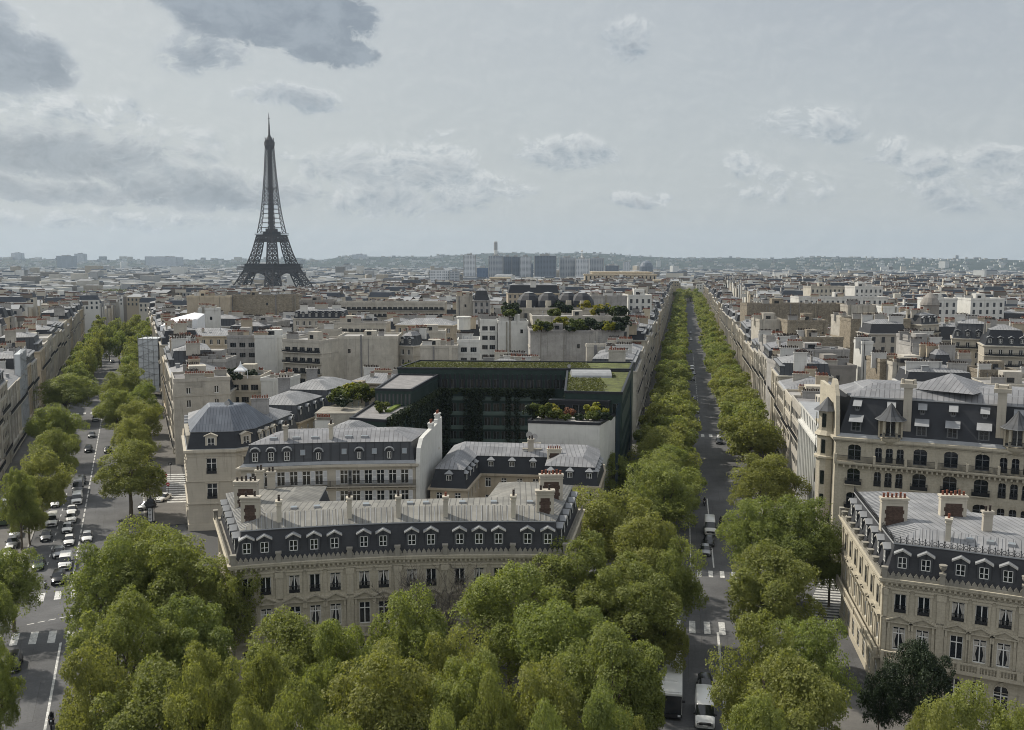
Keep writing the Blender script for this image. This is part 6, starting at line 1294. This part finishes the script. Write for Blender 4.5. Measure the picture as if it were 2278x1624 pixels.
def vehicle_meshes(kind):
    if kind in _vm: return _vm[kind]
    if kind=='hatch': S=[(2.0,sec(.66,.32,.60,.68,.55)),(1.9,sec(.78,.22,.68,.78,.66)),(1.2,sec(.87,.2,.86,.95,.74)),(.95,sec(.88,.2,.90,.99,.76)),(.25,sec(.88,.2,.93,1.44,.62)),(-.75,sec(.88,.2,.95,1.50,.62)),(-1.55,sec(.88,.2,.98,1.38,.60)),(-1.9,sec(.85,.25,.96,1.02,.72)),(-2.0,sec(.78,.34,.7,.8,.7))]; wx=(1.25,-1.25);L=4.0;gk=3;rk=6
    elif kind=='sedan': S=[(2.3,sec(.68,.32,.58,.66,.55)),(2.15,sec(.8,.22,.66,.76,.66)),(1.2,sec(.89,.2,.84,.93,.76)),(.85,sec(.9,.2,.88,.96,.78)),(.1,sec(.9,.2,.91,1.40,.62)),(-.95,sec(.9,.2,.93,1.42,.62)),(-1.65,sec(.9,.2,.96,1.10,.74)),(-2.2,sec(.86,.25,.9,1.0,.72)),(-2.3,sec(.8,.34,.7,.82,.7))]; wx=(1.4,-1.4);L=4.6;gk=3;rk=5
    elif kind=='suv': S=[(2.2,sec(.7,.36,.74,.84,.6)),(2.08,sec(.84,.26,.84,.94,.72)),(1.3,sec(.91,.24,.98,1.07,.8)),(1.05,sec(.92,.24,1.02,1.1,.8)),(.4,sec(.92,.24,1.05,1.62,.66)),(-1.2,sec(.92,.24,1.07,1.66,.66)),(-1.9,sec(.92,.24,1.08,1.56,.66)),(-2.15,sec(.88,.28,1.05,1.12,.8)),(-2.2,sec(.82,.36,.8,.9,.78))]; wx=(1.35,-1.35);L=4.4;gk=3;rk=6
    elif kind=='van': S=[(2.6,sec(.78,.34,.78,.88,.66)),(2.5,sec(.93,.24,.9,1.0,.8)),(2.1,sec(.97,.22,1.12,1.22,.86)),(1.9,sec(.98,.22,1.18,1.28,.88)),(1.25,sec(.98,.22,1.22,1.98,.82)),(1.0,sec(.98,.22,1.22,2.02,.84)),(-2.4,sec(.98,.22,1.22,2.02,.84)),(-2.52,sec(.96,.24,1.2,1.96,.84))]; wx=(1.75,-1.6);L=5.1;gk=3;rk=99
    elif kind=='bigvan': S=[(3.0,sec(.85,.36,.86,.98,.7)),(2.9,sec(1.0,.26,1.05,1.15,.86)),(2.5,sec(1.04,.24,1.28,1.38,.92)),(2.3,sec(1.05,.24,1.34,1.44,.94)),(1.7,sec(1.05,.24,1.38,2.35,.88)),(1.4,sec(1.05,.24,1.38,2.55,.9)),(-2.9,sec(1.05,.24,1.38,2.55,.9)),(-3.0,sec(1.03,.28,1.35,2.48,.9))]; wx=(2.1,-1.9);L=6.0;gk=3;rk=99
    def tg(k,j):
        if k==gk and j>=5: return 'windscreen'
        if k==gk and j==4: return 'side_window' if kind!='x' else 'body'
        if kind in('hatch','sedan','suv'):
            if gk<k<rk and j==4: return 'side_window'
            if k==rk and j>=5 : return 'rear_window'
        elif k==gk+1 and j==4: return 'side_window'
        return 'body'
    o=loft(S,tg); F_x=S[1][0]; z=S[1][1][4][1]; w=S[1][1][2][0]; r={'L':L,'wx':wx,'w':S[3][1][2][0],'body':o['body'].mesh('body',trimd,True,True)}
    for k in ('windscreen','side_window','rear_window'):
        if k in o: r[k]=o[k].mesh(k,carg,True,True)
    h=MB(); h.box(-.16,.06,-.15,.15,-.09,.1); r['hl']=h.mesh('headlight',lamp); q=MB(); q.box(-.05,.08,-.1,.1,-.14,.14); r['tl']=q.mesh('tail_light',tail)
    gm=MB(); gm.box(-.1,.05,-w*.62,w*.62,-.14,.06); r['gr']=gm.mesh('grille',trimd); pm2=MB(); pm2.box(0,.02,-.26,.26,-.06,.06); r['pl']=pm2.mesh('number_plate',plate); mm=MB(); mm.box(-.1,.08,-.11,.11,-.07,.09); r['mi']=mm.mesh('door_mirror',trimd)
    r['hz']=z-.1; r['hx']=F_x; r['hw']=w; r['xb']=S[-1][0]; r['mz']=S[gk][1][4][1]+.12; r['mx']=S[gk][0]-.28; _vm[kind]=r; return r
def vehicle(kind,color,p,hd,label,group=None,name=None,taxi=False,z=.012):
    r=vehicle_meshes(kind); nm=name or {'van':'van','bigvan':'van'}.get(kind,'car'); t=thing(nm,label,'van' if 'van' in kind else 'car',(p[0],p[1],z),hd,group)
    b=put('body',r['body'],t); b.material_slots[0].link='OBJECT'; b.material_slots[0].material=PC[color]
    for k in ('windscreen','side_window','rear_window'):
        if k in r: put(k,r[k],t)
    for x in r['wx']:
        for sg in (-1,1): o=put('wheel',TY,t,(x,sg*(r['w']-.09),.33)); put('rim',RIM,o)
    for sg in (-1,1): put('headlight',r['hl'],t,(r['hx']-.02,sg*(r['hw']-.2),r['hz'])); put('tail_light',r['tl'],t,(r['xb'],sg*(r['hw']-.12),r['hz']+.05)); put('door_mirror',r['mi'],t,(r['mx'],sg*(r['w']+.08),r['mz']))
    put('grille',r['gr'],t,(r['hx']+.06,0,r['hz']-.14)); put('number_plate',r['pl'],t,(r['hx']+.16,0,r['hz']-.3)); return t
HI=math.atan2(-ID.y,-ID.x); HK=math.atan2(-KD.y,-KD.x)      # heading towards the camera
def car(u,v,kind,color,label,hd=None,av=0,dh=0.): p=P(u,v,.3); return vehicle(kind,color,p,(HI if av==0 else HK)+dh if hd is None else hd,label,'vehicles on the avenues')
for q in [(130,1290,'suv','black','black car waiting in front of the upper left crosswalk'),(146,1256,'van','white','white van behind the black car on the left avenue'),(131,1233,'hatch','silver','silver car beside the white van on the left avenue'),(86,1258,'sedan','green','dark green saloon by the left kerb'),
 (154,1206,'hatch','white','white hatchback in the queue, right of its silver-nosed neighbour'),(194,1198,'hatch','white','small white car alone right of the dashed line'),(150,1178,'hatch','white','white car with a dark roof in the left avenue queue'),(159,1156,'suv','white','white estate car in the middle of the queue'),(160,1138,'sedan','white','pale car just behind the white estate car'),
 (172,1115,'van','white','white van higher up the left avenue queue'),(174,1090,'bigvan','grey','dark grey van behind the upper white van'),(181,1072,'suv','black','black pickup at the tail of the left queue'),(103,1196,'hatch','grey','grey car by the left kerb of the left avenue'),(116,1163,'van','white','white van partly under the young plane tree'),(123,1122,'hatch','white','white car near the trees of the left island'),
 (197,1002,'suv','black','black car alone on the left avenue, above the queue'),(204,970,'hatch','grey','dark car following the black one up the left avenue'),(213,934,'suv','silver','silver car alone in the middle of the left avenue'),(225,878,'sedan','silver','silver saloon far up the left avenue'),(229,861,'sedan','silver','farther silver car ahead of the junction'),(250,806,'hatch','black','black car at the far junction'),(262,788,'hatch','white','white car on the far crosswalk'),(240,1003,'sedan','black','black car half hidden by a tree right of the left avenue'),
 (28,1212,'suv','grey','grey car parked in the left side lane, nearest clear of the tree'),(35,1190,'suv','silver','silver parked car second in the left side lane'),(42,1172,'hatch','silver','parked car third in the left side lane'),(20,1232,'hatch','white','white parked car half under the left tree'),(47,1150,'sedan','silver','parked car below the young plane tree'),(16,1113,'hatch','white','white car at the left edge behind the lorry'),(30,1480,'suv','black','black car partly under the lower left tree')]: car(*q)
car(326,1128,'hatch','silver','silver car parked beside the advertising column',hd=HI-.6); car(363,1110,'sedan','white','white saloon parked by the zebra crossing',hd=HI+.25+PI*0-.75)
for q in [(1579,1180,'bigvan','white','white delivery van in the middle of the right avenue'),(1577,1207,'sedan','black','black car in front of the delivery van'),(1569,1228,'hatch','silver','silver car half under the plane tree'),(1544,890,'suv','black','dark car far down the right avenue'),(1541,845,'hatch','black','black car under the branches of the right avenue'),(1543,832,'hatch','silver','silver car second from the far van'),(1539,822,'van','white','white van far down the right avenue'),(1537,756,'hatch','white','white car in the distance of the right avenue'),(1536,742,'hatch','silver','silver speck of a car in the far right avenue'),(1549,917,'hatch','silver','pale car showing through leaves on the right avenue'),(1600,984,'hatch','black','black car parked at the corner crosswalk')]: car(*q,av=1)
vn=car(1567,1592,'bigvan','white','large white van driving toward the bottom edge on the right avenue',av=1); car(1569,1528,'hatch','black','black car right behind the large white van',av=1)
def text(s,loc,rot,size,parent,m,name='lettering'):
    c=bpy.data.curves.new(name,'FONT'); c.body=s; c.size=size; c.extrude=.004; c.align_x='CENTER'; o=bpy.data.objects.new(name,c); COL.objects.link(o)
    bpy.context.view_layer.update(); dg_=bpy.context.evaluated_depsgraph_get(); me=bpy.data.meshes.new_from_object(o.evaluated_get(dg_)); bpy.data.objects.remove(o); me.materials.clear(); me.materials.append(m)
    o=put(name,me,parent,loc); o.rotation_euler=rot; return o
text('AVIS',(2.52,0,1.12),(R(75),0,R(90)),.3,vn,trimd)
for y in [300,309,317,326,335,344,352,361,370,379,388,398,410,420,430]: 
    p=kpt(y,9.6-1.8); vehicle('hatch' if y%2 else 'suv',('black','grey','silver','white')[y%4],p,HK,'car parked in the row under the right-hand plane trees','cars parked under the right-hand trees')
def busm():
    t=thing('bus','long white-roofed city bus partly hidden by a plane tree','bus',(0,0,.012)); mb=MB(); mb.box(-6,6,-1.25,1.25,.35,1.3); mb.box(-6,5.9,-1.25,1.25,2.75,3.0)
    for x in (-6,-4,-2,0,2,4,5.7): 
        for sg in (-1,1): mb.box(x,x+.16,sg*1.25-.03*sg if sg>0 else -1.25,1.25 if sg>0 else -1.22,1.3,2.75)
    mb.build('body',PC['white'],t); r=MB(); r.box(-5.9,5.7,-1.15,1.15,3.0,3.14); r.box(-3.5,-1,-.7,.7,3.14,3.35); r.box(1.5,3.2,-.7,.7,3.14,3.3); r.build('roof',PC['white'],t)
    g_=MB(); g_.box(-5.95,5.93,-1.2,1.2,1.3,2.75); g_.build('side_window',carg,t); w_=MB(); w_.box(5.93,6.02,-1.2,1.2,.75,2.78); w_.build('windscreen',carg,t); b2=MB(); b2.box(6.0,6.06,-1.25,1.25,.35,.75); b2.build('bumper',trimd,t)
    for x in (3.9,-3.2):
        for sg in (-1,1): o=put('wheel',TY,t,(x,sg*1.14,.48),0,(1.45,1.3,1.45)); put('rim',RIM,o)
    for sg in (-1,1): put('headlight',vehicle_meshes('van')['hl'],t,(6.04,sg*.95,.6)); put('door_mirror',vehicle_meshes('van')['mi'],t,(6.1,sg*1.4,2.3),0,1.6)
    return t
b_=busm(); p=P(1493,1520,1.5); b_.location=(p.x,p.y,.012); b_.rotation_euler.z=HK
t=thing('lorry','dark box lorry parked at the left edge','lorry',tuple(P(6,1158,.4).xy)+(.012,),HI); mb=MB(); mb.box(-3.2,1.9,-1.2,1.2,.8,3.1); mb.build('cargo_box',PC['grey'],t); mb=MB(); mb.box(2.0,3.7,-1.15,1.15,.5,2.3); mb.build('cab',PC['green'],t); mb=MB(); mb.box(3.7,3.74,-1.05,1.05,1.3,2.2); mb.build('windscreen',carg,t)
for x in (2.9,-2.0):
    for sg in (-1,1): o=put('wheel',TY,t,(x,sg*1.05,.45),0,(1.35,1.2,1.35)); put('rim',RIM,o)
# ---------------------------------------------------------------- people
def figure(pose,seed):
    J={'pel':(0,0,.95),'sp':(0,0,1.18),'ch':(0,0,1.40),'nk':(0,.01,1.50),'hd':(0,.03,1.60),'tp':(0,.03,1.72)}
    if pose=='sit':
        J={'pel':(0,-.05,.85),'sp':(0,0,1.05),'ch':(0,.08,1.28),'nk':(0,.13,1.39),'hd':(0,.17,1.50),'tp':(0,.17,1.62)}
    V=[];E=[];Rr=[]; ix={}
    def v(n,p,r,par=None): ix[n]=len(V); V.append(p); Rr.append(r); (par is not None) and E.append((ix[par],ix[n]))
    v('pel',J['pel'],.135); v('sp',J['sp'],.12,'pel'); v('ch',J['ch'],.135,'sp'); v('nk',J['nk'],.058,'ch'); v('hd',J['hd'],.092,'nk'); v('tp',J['tp'],.075,'hd')
    st={'walk':.26,'stand':.03,'sit':0}[pose]
    for sg,nm in ((1,'l'),(-1,'r')):
        f=st*sg; px,py,pz=J['pel']; cx,cy,cz=J['ch']
        v('s'+nm,(sg*.19,cy,cz+.01),.068,'ch')
        if pose=='sit':
            v('e'+nm,(sg*.26,cy+.18,cz-.22),.048,'s'+nm); v('w'+nm,(sg*.24,cy+.42,cz-.26),.034,'e'+nm); v('h'+nm,(sg*.1,py+.05,pz-.02),.1,'pel'); v('k'+nm,(sg*.2,py+.45,pz-.06),.07,'h'+nm); v('a'+nm,(sg*.2,py+.32,pz-.5),.045,'k'+nm); v('f'+nm,(sg*.2,py+.48,pz-.55),.04,'a'+nm)
        else:
            v('e'+nm,(sg*.25,cy-f*.6-.02,cz-.29),.048,'s'+nm); v('w'+nm,(sg*.26,cy-f*.9+.06,cz-.54),.033,'e'+nm); v('h'+nm,(sg*.095,0,.9),.105,'pel'); v('k'+nm,(sg*.1,f*.75+.03,.49),.068,'h'+nm); v('a'+nm,(sg*.1,f*1.05-(.08 if f<0 else 0),.09+(.05 if f<0 else 0)),.045,'k'+nm); v('f'+nm,(sg*.115,f*1.05+.14,.04),.038,'a'+nm)
        w=V[ix['w'+nm]]
        for k in range(4): dx=(k-1.5)*.022; v('g%d'%k+nm,(w[0]+dx,w[1]+.03,w[2]-.15+abs(k-1.3)*.012),.010,'w'+nm)
        v('t'+nm,(w[0]-sg*.04,w[1]+.05,w[2]-.07),.011,'w'+nm)
    me=bpy.data.meshes.new('p'); me.from_pydata(V,E,[]); o=bpy.data.objects.new('p',me); COL.objects.link(o); m=o.modifiers.new('s','SKIN')
    for k,d in enumerate(me.skin_vertices[0].data): d.radius=(Rr[k],Rr[k]); d.use_root=(k==0)
    for k in (1,2): me.skin_vertices[0].data[k].radius=(Rr[k]*1.25,Rr[k]*.85)
    s=o.modifiers.new('b','SUBSURF'); s.levels=1; s.render_levels=1; bpy.context.view_layer.update(); dgx_=bpy.context.evaluated_depsgraph_get(); out=bpy.data.meshes.new_from_object(o.evaluated_get(dgx_)); bpy.data.objects.remove(o); return out,J
skin=mat('skin_tone',(.42,.25,.17),.6,0); CL={n:mat(n,c,.9,.1) for n,c in (('navy_cloth',(.02,.025,.04)),('black_cloth',(.015,.015,.016)),('red_cloth',(.38,.03,.03)),('white_cloth',(.6,.6,.58)),('grey_cloth',(.12,.12,.13)),('blue_denim',(.04,.06,.11)),('beige_cloth',(.38,.30,.2)))}; hairm=mat('dark_hair',(.025,.018,.013),.8,.1)
FIG={}
for ps in ('walk','stand','sit'):
    me,J=figure(ps,1); hz=J['nk'][2]; 
    for m in (skin,CL['black_cloth'],CL['black_cloth']): me.materials.append(m)
    pz=J['pel'][2]
    for f in me.polygons:
        c=f.center; z=c.z; hand=abs(c.x)>.2 and (z<J['ch'][2]-.52 if ps!='sit' else (c.y>J['ch'][1]+.40 and z>.9))
        f.material_index=0 if (z>hz+.01 or hand) else (1 if z>pz-(.02 if ps!='sit' else -.07) else 2); f.use_smooth=True
    h=MB(); hx,hy,hh=J['hd']; h.lathe([(.105,hh+.0),(.112,hh+.06),(.095,hh+.13),(.05,hh+.17),(.01,hh+.18)],10,0,0,hy-.012); hm_=h.mesh('hair',hairm,True)
    hl=MB(); hl.lathe([(.1,hh-.1),(.135,hh-.04),(.145,hh+.05),(.12,hh+.14),(.06,hh+.19),(.01,hh+.2)],12,0,0,hy); hlm=hl.mesh('helmet',trimd,True)
    fc=MB(); 
    for sg in (-1,1): fc.box(sg*.035-.012,sg*.035+.012,hy+.078,hy+.094,hh+.01,hh+.025)
    fc.box(-.025,.025,hy+.074,hy+.09,hh-.062,hh-.052); nz=MB(); fcm=fc.mesh('face_features',hairm)
    FIG[ps]=(me,hm_,hlm,fcm)
def person(p,pose,rz,top,leg,label,hat=False,z=.137,group=None):
    me,hm_,hlm,fcm=FIG[pose]; t=thing('person',label,'person',(p[0],p[1],z),rz,group); b=put('body',me,t)
    for i,m in ((1,CL[top]),(2,CL[leg])): b.material_slots[i].link='OBJECT'; b.material_slots[i].material=m
    put('helmet' if hat else 'hair',hlm if hat else hm_,t); 
    if not hat: put('face_features',fcm,t)
    return t
PP=[(1718,1067,'stand','black_cloth','black_cloth','leftmost of three dark-clad walkers on the right pavement'),(1727,1063,'walk','navy_cloth','grey_cloth','middle one of three dark-clad walkers on the right pavement'),(1737,1064,'walk','black_cloth','black_cloth','rightmost of three dark-clad walkers on the right pavement'),
 (1700,975,'walk','grey_cloth','black_cloth','walker in grey close to the stone houses of the right pavement'),(1706,990,'walk','navy_cloth','blue_denim','walker in blue on the right pavement above the trio'),(1716,1003,'walk','beige_cloth','black_cloth','walker in beige beside the stone house doors'),(1690,1008,'stand','white_cloth','black_cloth','person in white waiting at the right pavement edge'),
 (1425,1028,'stand','black_cloth','black_cloth','lone dark figure low on the left pavement of the right avenue'),(1437,968,'walk','black_cloth','navy_cloth','dark walker, left of a pair by the zebra on the left pavement'),(1443,967,'walk','navy_cloth','black_cloth','dark walker, right of a pair by the zebra on the left pavement'),(1436,985,'walk','red_cloth','black_cloth','walker in a red top outside the dark glass block'),(1442,988,'walk','black_cloth','black_cloth','dark walker next to the one in red'),
 (1430,1000,'walk','white_cloth','blue_denim','walker in white outside the dark glass block'),(1451,938,'walk','black_cloth','black_cloth','walker in black between the two avenue zebras'),(1456,925,'walk','navy_cloth','grey_cloth','walker ahead of the pair by the small tree'),(1451,905,'walk','black_cloth','black_cloth','walker by the small tree outside the stone houses'),(1456,906,'walk','grey_cloth','black_cloth','second walker by the small tree, on its right'),(1466,883,'walk','black_cloth','black_cloth','solitary walker far along the left pavement'),
 (1658,905,'walk','black_cloth','blue_denim','dark walker left of the red awning'),(1664,893,'stand','navy_cloth','black_cloth','farther dark walker left of the red awning'),(1671,915,'walk','grey_cloth','black_cloth','walker just beside the red awning'),(84,995,'walk','black_cloth','black_cloth','left one of the trio on the far left pavement'),(90,992,'stand','navy_cloth','blue_denim','middle one of the trio on the far left pavement'),(97,990,'walk','black_cloth','grey_cloth','right one of the trio on the far left pavement'),
 (1825,1372,'walk','black_cloth','black_cloth','pedestrian on the zebra crossing beside the right mansion'),(1745,1125,'walk','grey_cloth','black_cloth','person just above the trees on the right pavement'),(1471,1610,'stand','black_cloth','grey_cloth','dark figure standing at the bottom beside the bus')]
for u,v,ps,a_,b_2,l in PP: p=P(u,v,.14); person(p,ps,(u*7)%6,a_,b_2,l,group='pedestrians')
# ---------------------------------------------------------------- motorcycles
def moto_parts():
    r={}; m=MB(); m.tube([(.55,0,.62),(.35,0,.78),(0,0,.80),(-.3,0,.78),(-.7,0,.84)],[.1,.17,.15,.13,.06],8); m.box(-.25,.3,-.16,.16,.3,.66); m.tube([(-.2,.17,.35),(-.8,.2,.42)],[.05,.06],6); r['body']=m.mesh('body',trimd,True)
    s=MB(); s.box(-.7,.05,-.14,.14,.83,.93); r['seat']=s.mesh('seat',rub); f=MB()
    for sg in (-1,1): f.bar((.72,sg*.09,.32),(.5,sg*.09,.98),.05); f.bar((.5,sg*.09,.98),(.36,sg*.36,1.05),.04)
    f.bar((.5,-.1,.98),(.5,.1,.98),.05); r['handlebar']=f.mesh('handlebar',greym); h=MB(); h.prism(.62,0,.82,.98,.08,.1,8); r['headlight']=h.mesh('headlight',lamp); w=MB(); w.face([(.62,-.16,.98),(.62,.16,.98),(.48,.14,1.28),(.48,-.14,1.28)],0); w.box(-.95,-.65,-.18,.18,.93,1.22,0); r['top_box']=w.mesh('top_box',trimd)
    return r
MP=moto_parts()
def moto(p,hd,label,group=None,box=True):
    t=thing('motorcycle',label,'motorcycle',(p[0],p[1],.012),hd,group)
    for k,m in MP.items():
        if k!='top_box' or box: put(k,m,t)
    for x in (.75,-.68): put('wheel',TY,t,(x,0,.31),0,(.94,.6,.94))
    return t
for u,v,av,l,box in ((101,1304,0,'black scooter at the left of the upper left crosswalk',False),(160,1292,0,'motorcycle right of the black car at the left crosswalk',True),(1567,1122,1,'motorcycle alone in the bus lane of the right avenue',True),(1603,1166,1,'motorcycle passing right of the white delivery van',True),(115,1612,0,'scooter cut off by the bottom edge on the left road',True)):
    p=P(u,v,.2); hd=(HI if av==0 else HK); moto(p,hd,l,None,box)
    if l[:5]!='black': person((p.x,p.y),'sit',hd-PI/2,'black_cloth','black_cloth','rider in black on the '+l,True,z=.07)
rg=random.Random(31)
for k in range(17):
    y=207+k*3.4; p=ipt(y,12.6+rg.uniform(-.3,.3)); moto(p,math.atan2(IN.y,IN.x)+rg.uniform(-.25,.25)+PI,'dark motorbike parked in the row right of the left avenue, %s from the near end'%ORD[k],'motorbikes parked on the pavement',k%2==0)
    bpy.data.objects
# ---------------------------------------------------------------- street furniture
def column(p):
    t=thing('advertising_column','dark advertising column with domed top and white poster','advertising column',(p.x,p.y,.13)); m=MB(); m.prism(0,0,0,.7,.78,.75,8); m.prism(0,0,3.3,3.7,.95,.95,12); m.lathe([(1.1,3.7),(1.0,3.9),(.85,4.0),(.8,4.4),(.55,4.8),(.2,5.0),(.05,5.5)],12)
    for a in range(4): m.box(.6*math.cos(a*PI/2+PI/4)-.06,.6*math.cos(a*PI/2+PI/4)+.06,.6*math.sin(a*PI/2+PI/4)-.06,.6*math.sin(a*PI/2+PI/4)+.06,.7,3.3)
    m.build('column_body',darkm,t); q=MB(); q.prism(0,0,.7,3.3,.58,.58,16); q.build('poster_drum',shut,t); s=MB(); rg=random.Random(3)
    for k in range(9): z=1.0+k*.25; w=.12+.06*((k*5)%3); s.box(-w,w,-.60,-.585,z,z+.1)
    s.build('poster_print',trimd,t)
column(P(337,1166,.13))
def lamp_post(p,label,h=8.,arm=1.2,rz=0): 
    t=thing('street_lamp',label,'street lamp',(p[0],p[1],.13),rz,'street lamps'); m=MB(); m.lathe([(.2,0),(.2,.5),(.1,.7),(.075,3),(.06,h)],8); m.build('post',darkm,t); a=MB(); a.bar((0,0,h-.1),(arm,0,h+.25),.06); a.build('arm',darkm,t); l=MB(); l.box(arm-.15,arm+.45,-.13,.13,h+.18,h+.3); l.build('lamp_head',greym,t)
for k,y in enumerate((176,206,236,285,315,345)): q=kpt(y,11.2); lamp_post(q,'street lamp on the right pavement of the right avenue, %s from the near end'%ORD[k],rz=PI)
for k,y in enumerate((190,222,252)): q=kpt(y,-11.2); lamp_post(q,'street lamp on the left pavement of the right avenue, %s from the near end'%ORD[k])
for k,y in enumerate((176,212,245)): q=ipt(y,11.6); lamp_post(q,'street lamp beside the parked motorbikes, %s from the near end'%ORD[k],rz=PI)
def sign(p,label,kind,h=3.):
    t=thing('traffic_sign',label,'traffic sign',(p.x,p.y,.13)); m=MB(); m.lathe([(.04,0),(.04,h)],8); m.build('post',darkm,t); s=MB()
    if kind=='P': s.box(-.35,.35,-.07,-.045,h-.8,h-.1); s.build('sign_panel',darkm,t); text('P',(0,-.075,h-.72),(R(90),0,0),.75,t,shut)
    else: s.tube([(0,-.07,h-.3),(0,-.045,h-.3)],[.36,.36],20); s.build('sign_panel',PC['red'],t); q=MB(); q.box(-.24,.24,-.085,-.072,h-.36,h-.24); q.build('bar',shut,t)
sign(P(380,1068,.13),'black parking sign with a white letter by the corner block','P',4.2); sign(P(370,1080,.13),'small dark sign beside the parking sign','x',2.6); sign(P(375,1105,.13),'round no-entry sign by the zebra crossing','no')
def pot(p,label): 
    t=thing('potted_tree',label,'potted tree',(p.x,p.y,.13)); m=MB(); m.prism(0,0,0,.75,.42,.55,4); m.build('planter',darkm,t); s=MB(); s.tube([(0,0,.7),(0,0,1.6)],[.06,.05],6); s.build('stem',bark,t); o=put('foliage',SH[0][0],t,(0,0,.75),0,(.62,.62,.75)); o.material_slots[0].link='OBJECT'; o.material_slots[0].material=leafd
pot(P(443,1172,.13),'small clipped tree in a black planter at the corner block'); pot(P(398,1022,.13),'leafy planter beside the motorbikes')
pa=kpt(246,17.9); m=MB(); m.face([(0,-3,3.4),(0,3,3.4),(-2.2,3,2.5),(-2.2,-3,2.5)],0); m.face([(0,-3,3.45),(-2.2,-3,2.55),(-2.2,3,2.55),(0,3,3.45)],0); m.box(-2.22,-2.18,-3,3,2.2,2.55); tag(m.build('awning',mat('red_canvas',(.42,.025,.02),.8,.08),None,(pa.x-.02,pa.y,0),-math.atan2(KD.x,KD.y)),'red awning over a shop front on the right avenue','awning')
st=thing('small_street_tree','small green tree on the left pavement of the right avenue','tree',tuple(kpt(231,-14.6).xy)+(.13,)); 
for n_,m_2 in (('crown',VAR[1][0][0]),('trunk',VAR[1][0][1])): o=put(n_,m_2,st,sc=(.36,.36,.42)); (n_=='crown') and (setattr(o.material_slots[0],'link','OBJECT'),setattr(o.material_slots[0],'material',leafd))
for k in range(12): p=kpt(158+k*3.1,17.9-3.3-.02*k) if k<0 else kpt(160+k*3.3,11.0); bo=MB(); bo.lathe([(.05,0),(.05,.9),(.06,.95),(.03,1.05)],8) ; tag(bo.build('bollard',darkm,None,(p.x,p.y,.13)),'slim black bollard in the line along the kerb of the right avenue','bollard','bollards along the right kerb') if True else None
# scaffolding wrapped in white sheets, left avenue
sw=mat('scaffold_sheet',(.50,.53,.55),.7,.12,.3,bump=.2,bs=1); sp_=mat('scaffold_steel',(.3,.31,.32),.5,.05,metal=.4)
def scaf(p,w,d,h,label,rz=0,z=0):
    t=thing('scaffolding',label,'scaffolding',(p.x,p.y,z),rz); m=MB(); n=int(w/2.2)+1
    for i in range(n+1):
        for y in (0,d): x=w*i/n; m.box(x-.05,x+.05,y-.05,y+.05,0,h+1)
    k=0
    while k*2.1<h:
        for y in (0,d): m.box(0,w,y-.04,y+.04,k*2.1,k*2.1+.08)
        m.bar((0 if k%2 else w*.8,-.05,k*2.1),(w*.8 if k%2 else 0,-.05,k*2.1+2.1),.1); k+=1
    m.build('scaffold_frame',sp_,t); s=MB(); s.box(.1,w-.1,.12,d-.1,h*.1,h); s.build('sheeting',sw,t)
a=P(306,752,21.5); scaf(Vector((a.x,a.y,0)),7.2,8,21.3,'sheeted white scaffold tower beside the left avenue junction',0)
q=ipt(262,-18.4); scaf(Vector((q.x,q.y,0)),16,1.6,24.,'tall white netted scaffold against the houses left of the left avenue',math.atan2(ID.y,ID.x))
# ---------------------------------------------------------------- air
hz=MB(); hz.box(-9000,9000,-200,10500,-27,330)
vm=bpy.data.materials.new('haze_air'); vm.use_nodes=True; nt2=vm.node_tree; nt2.nodes.clear(); g2=G(nt2)
pv_=g2.n('ShaderNodeVolumePrincipled'); pv_.inputs['Color'].default_value=(.62,.80,1.0,1); pv_.inputs['Density'].default_value=HAZE if 'HAZE' in globals() else 4.6e-5; pv_.inputs['Anisotropy'].default_value=.2
o_=g2.n('ShaderNodeOutputMaterial'); nt2.links.new(pv_.outputs[0],o_.inputs['Volume']); o=hz.build('haze',vm); tag(o,'pale blue air haze over the city','haze',None,'stuff')
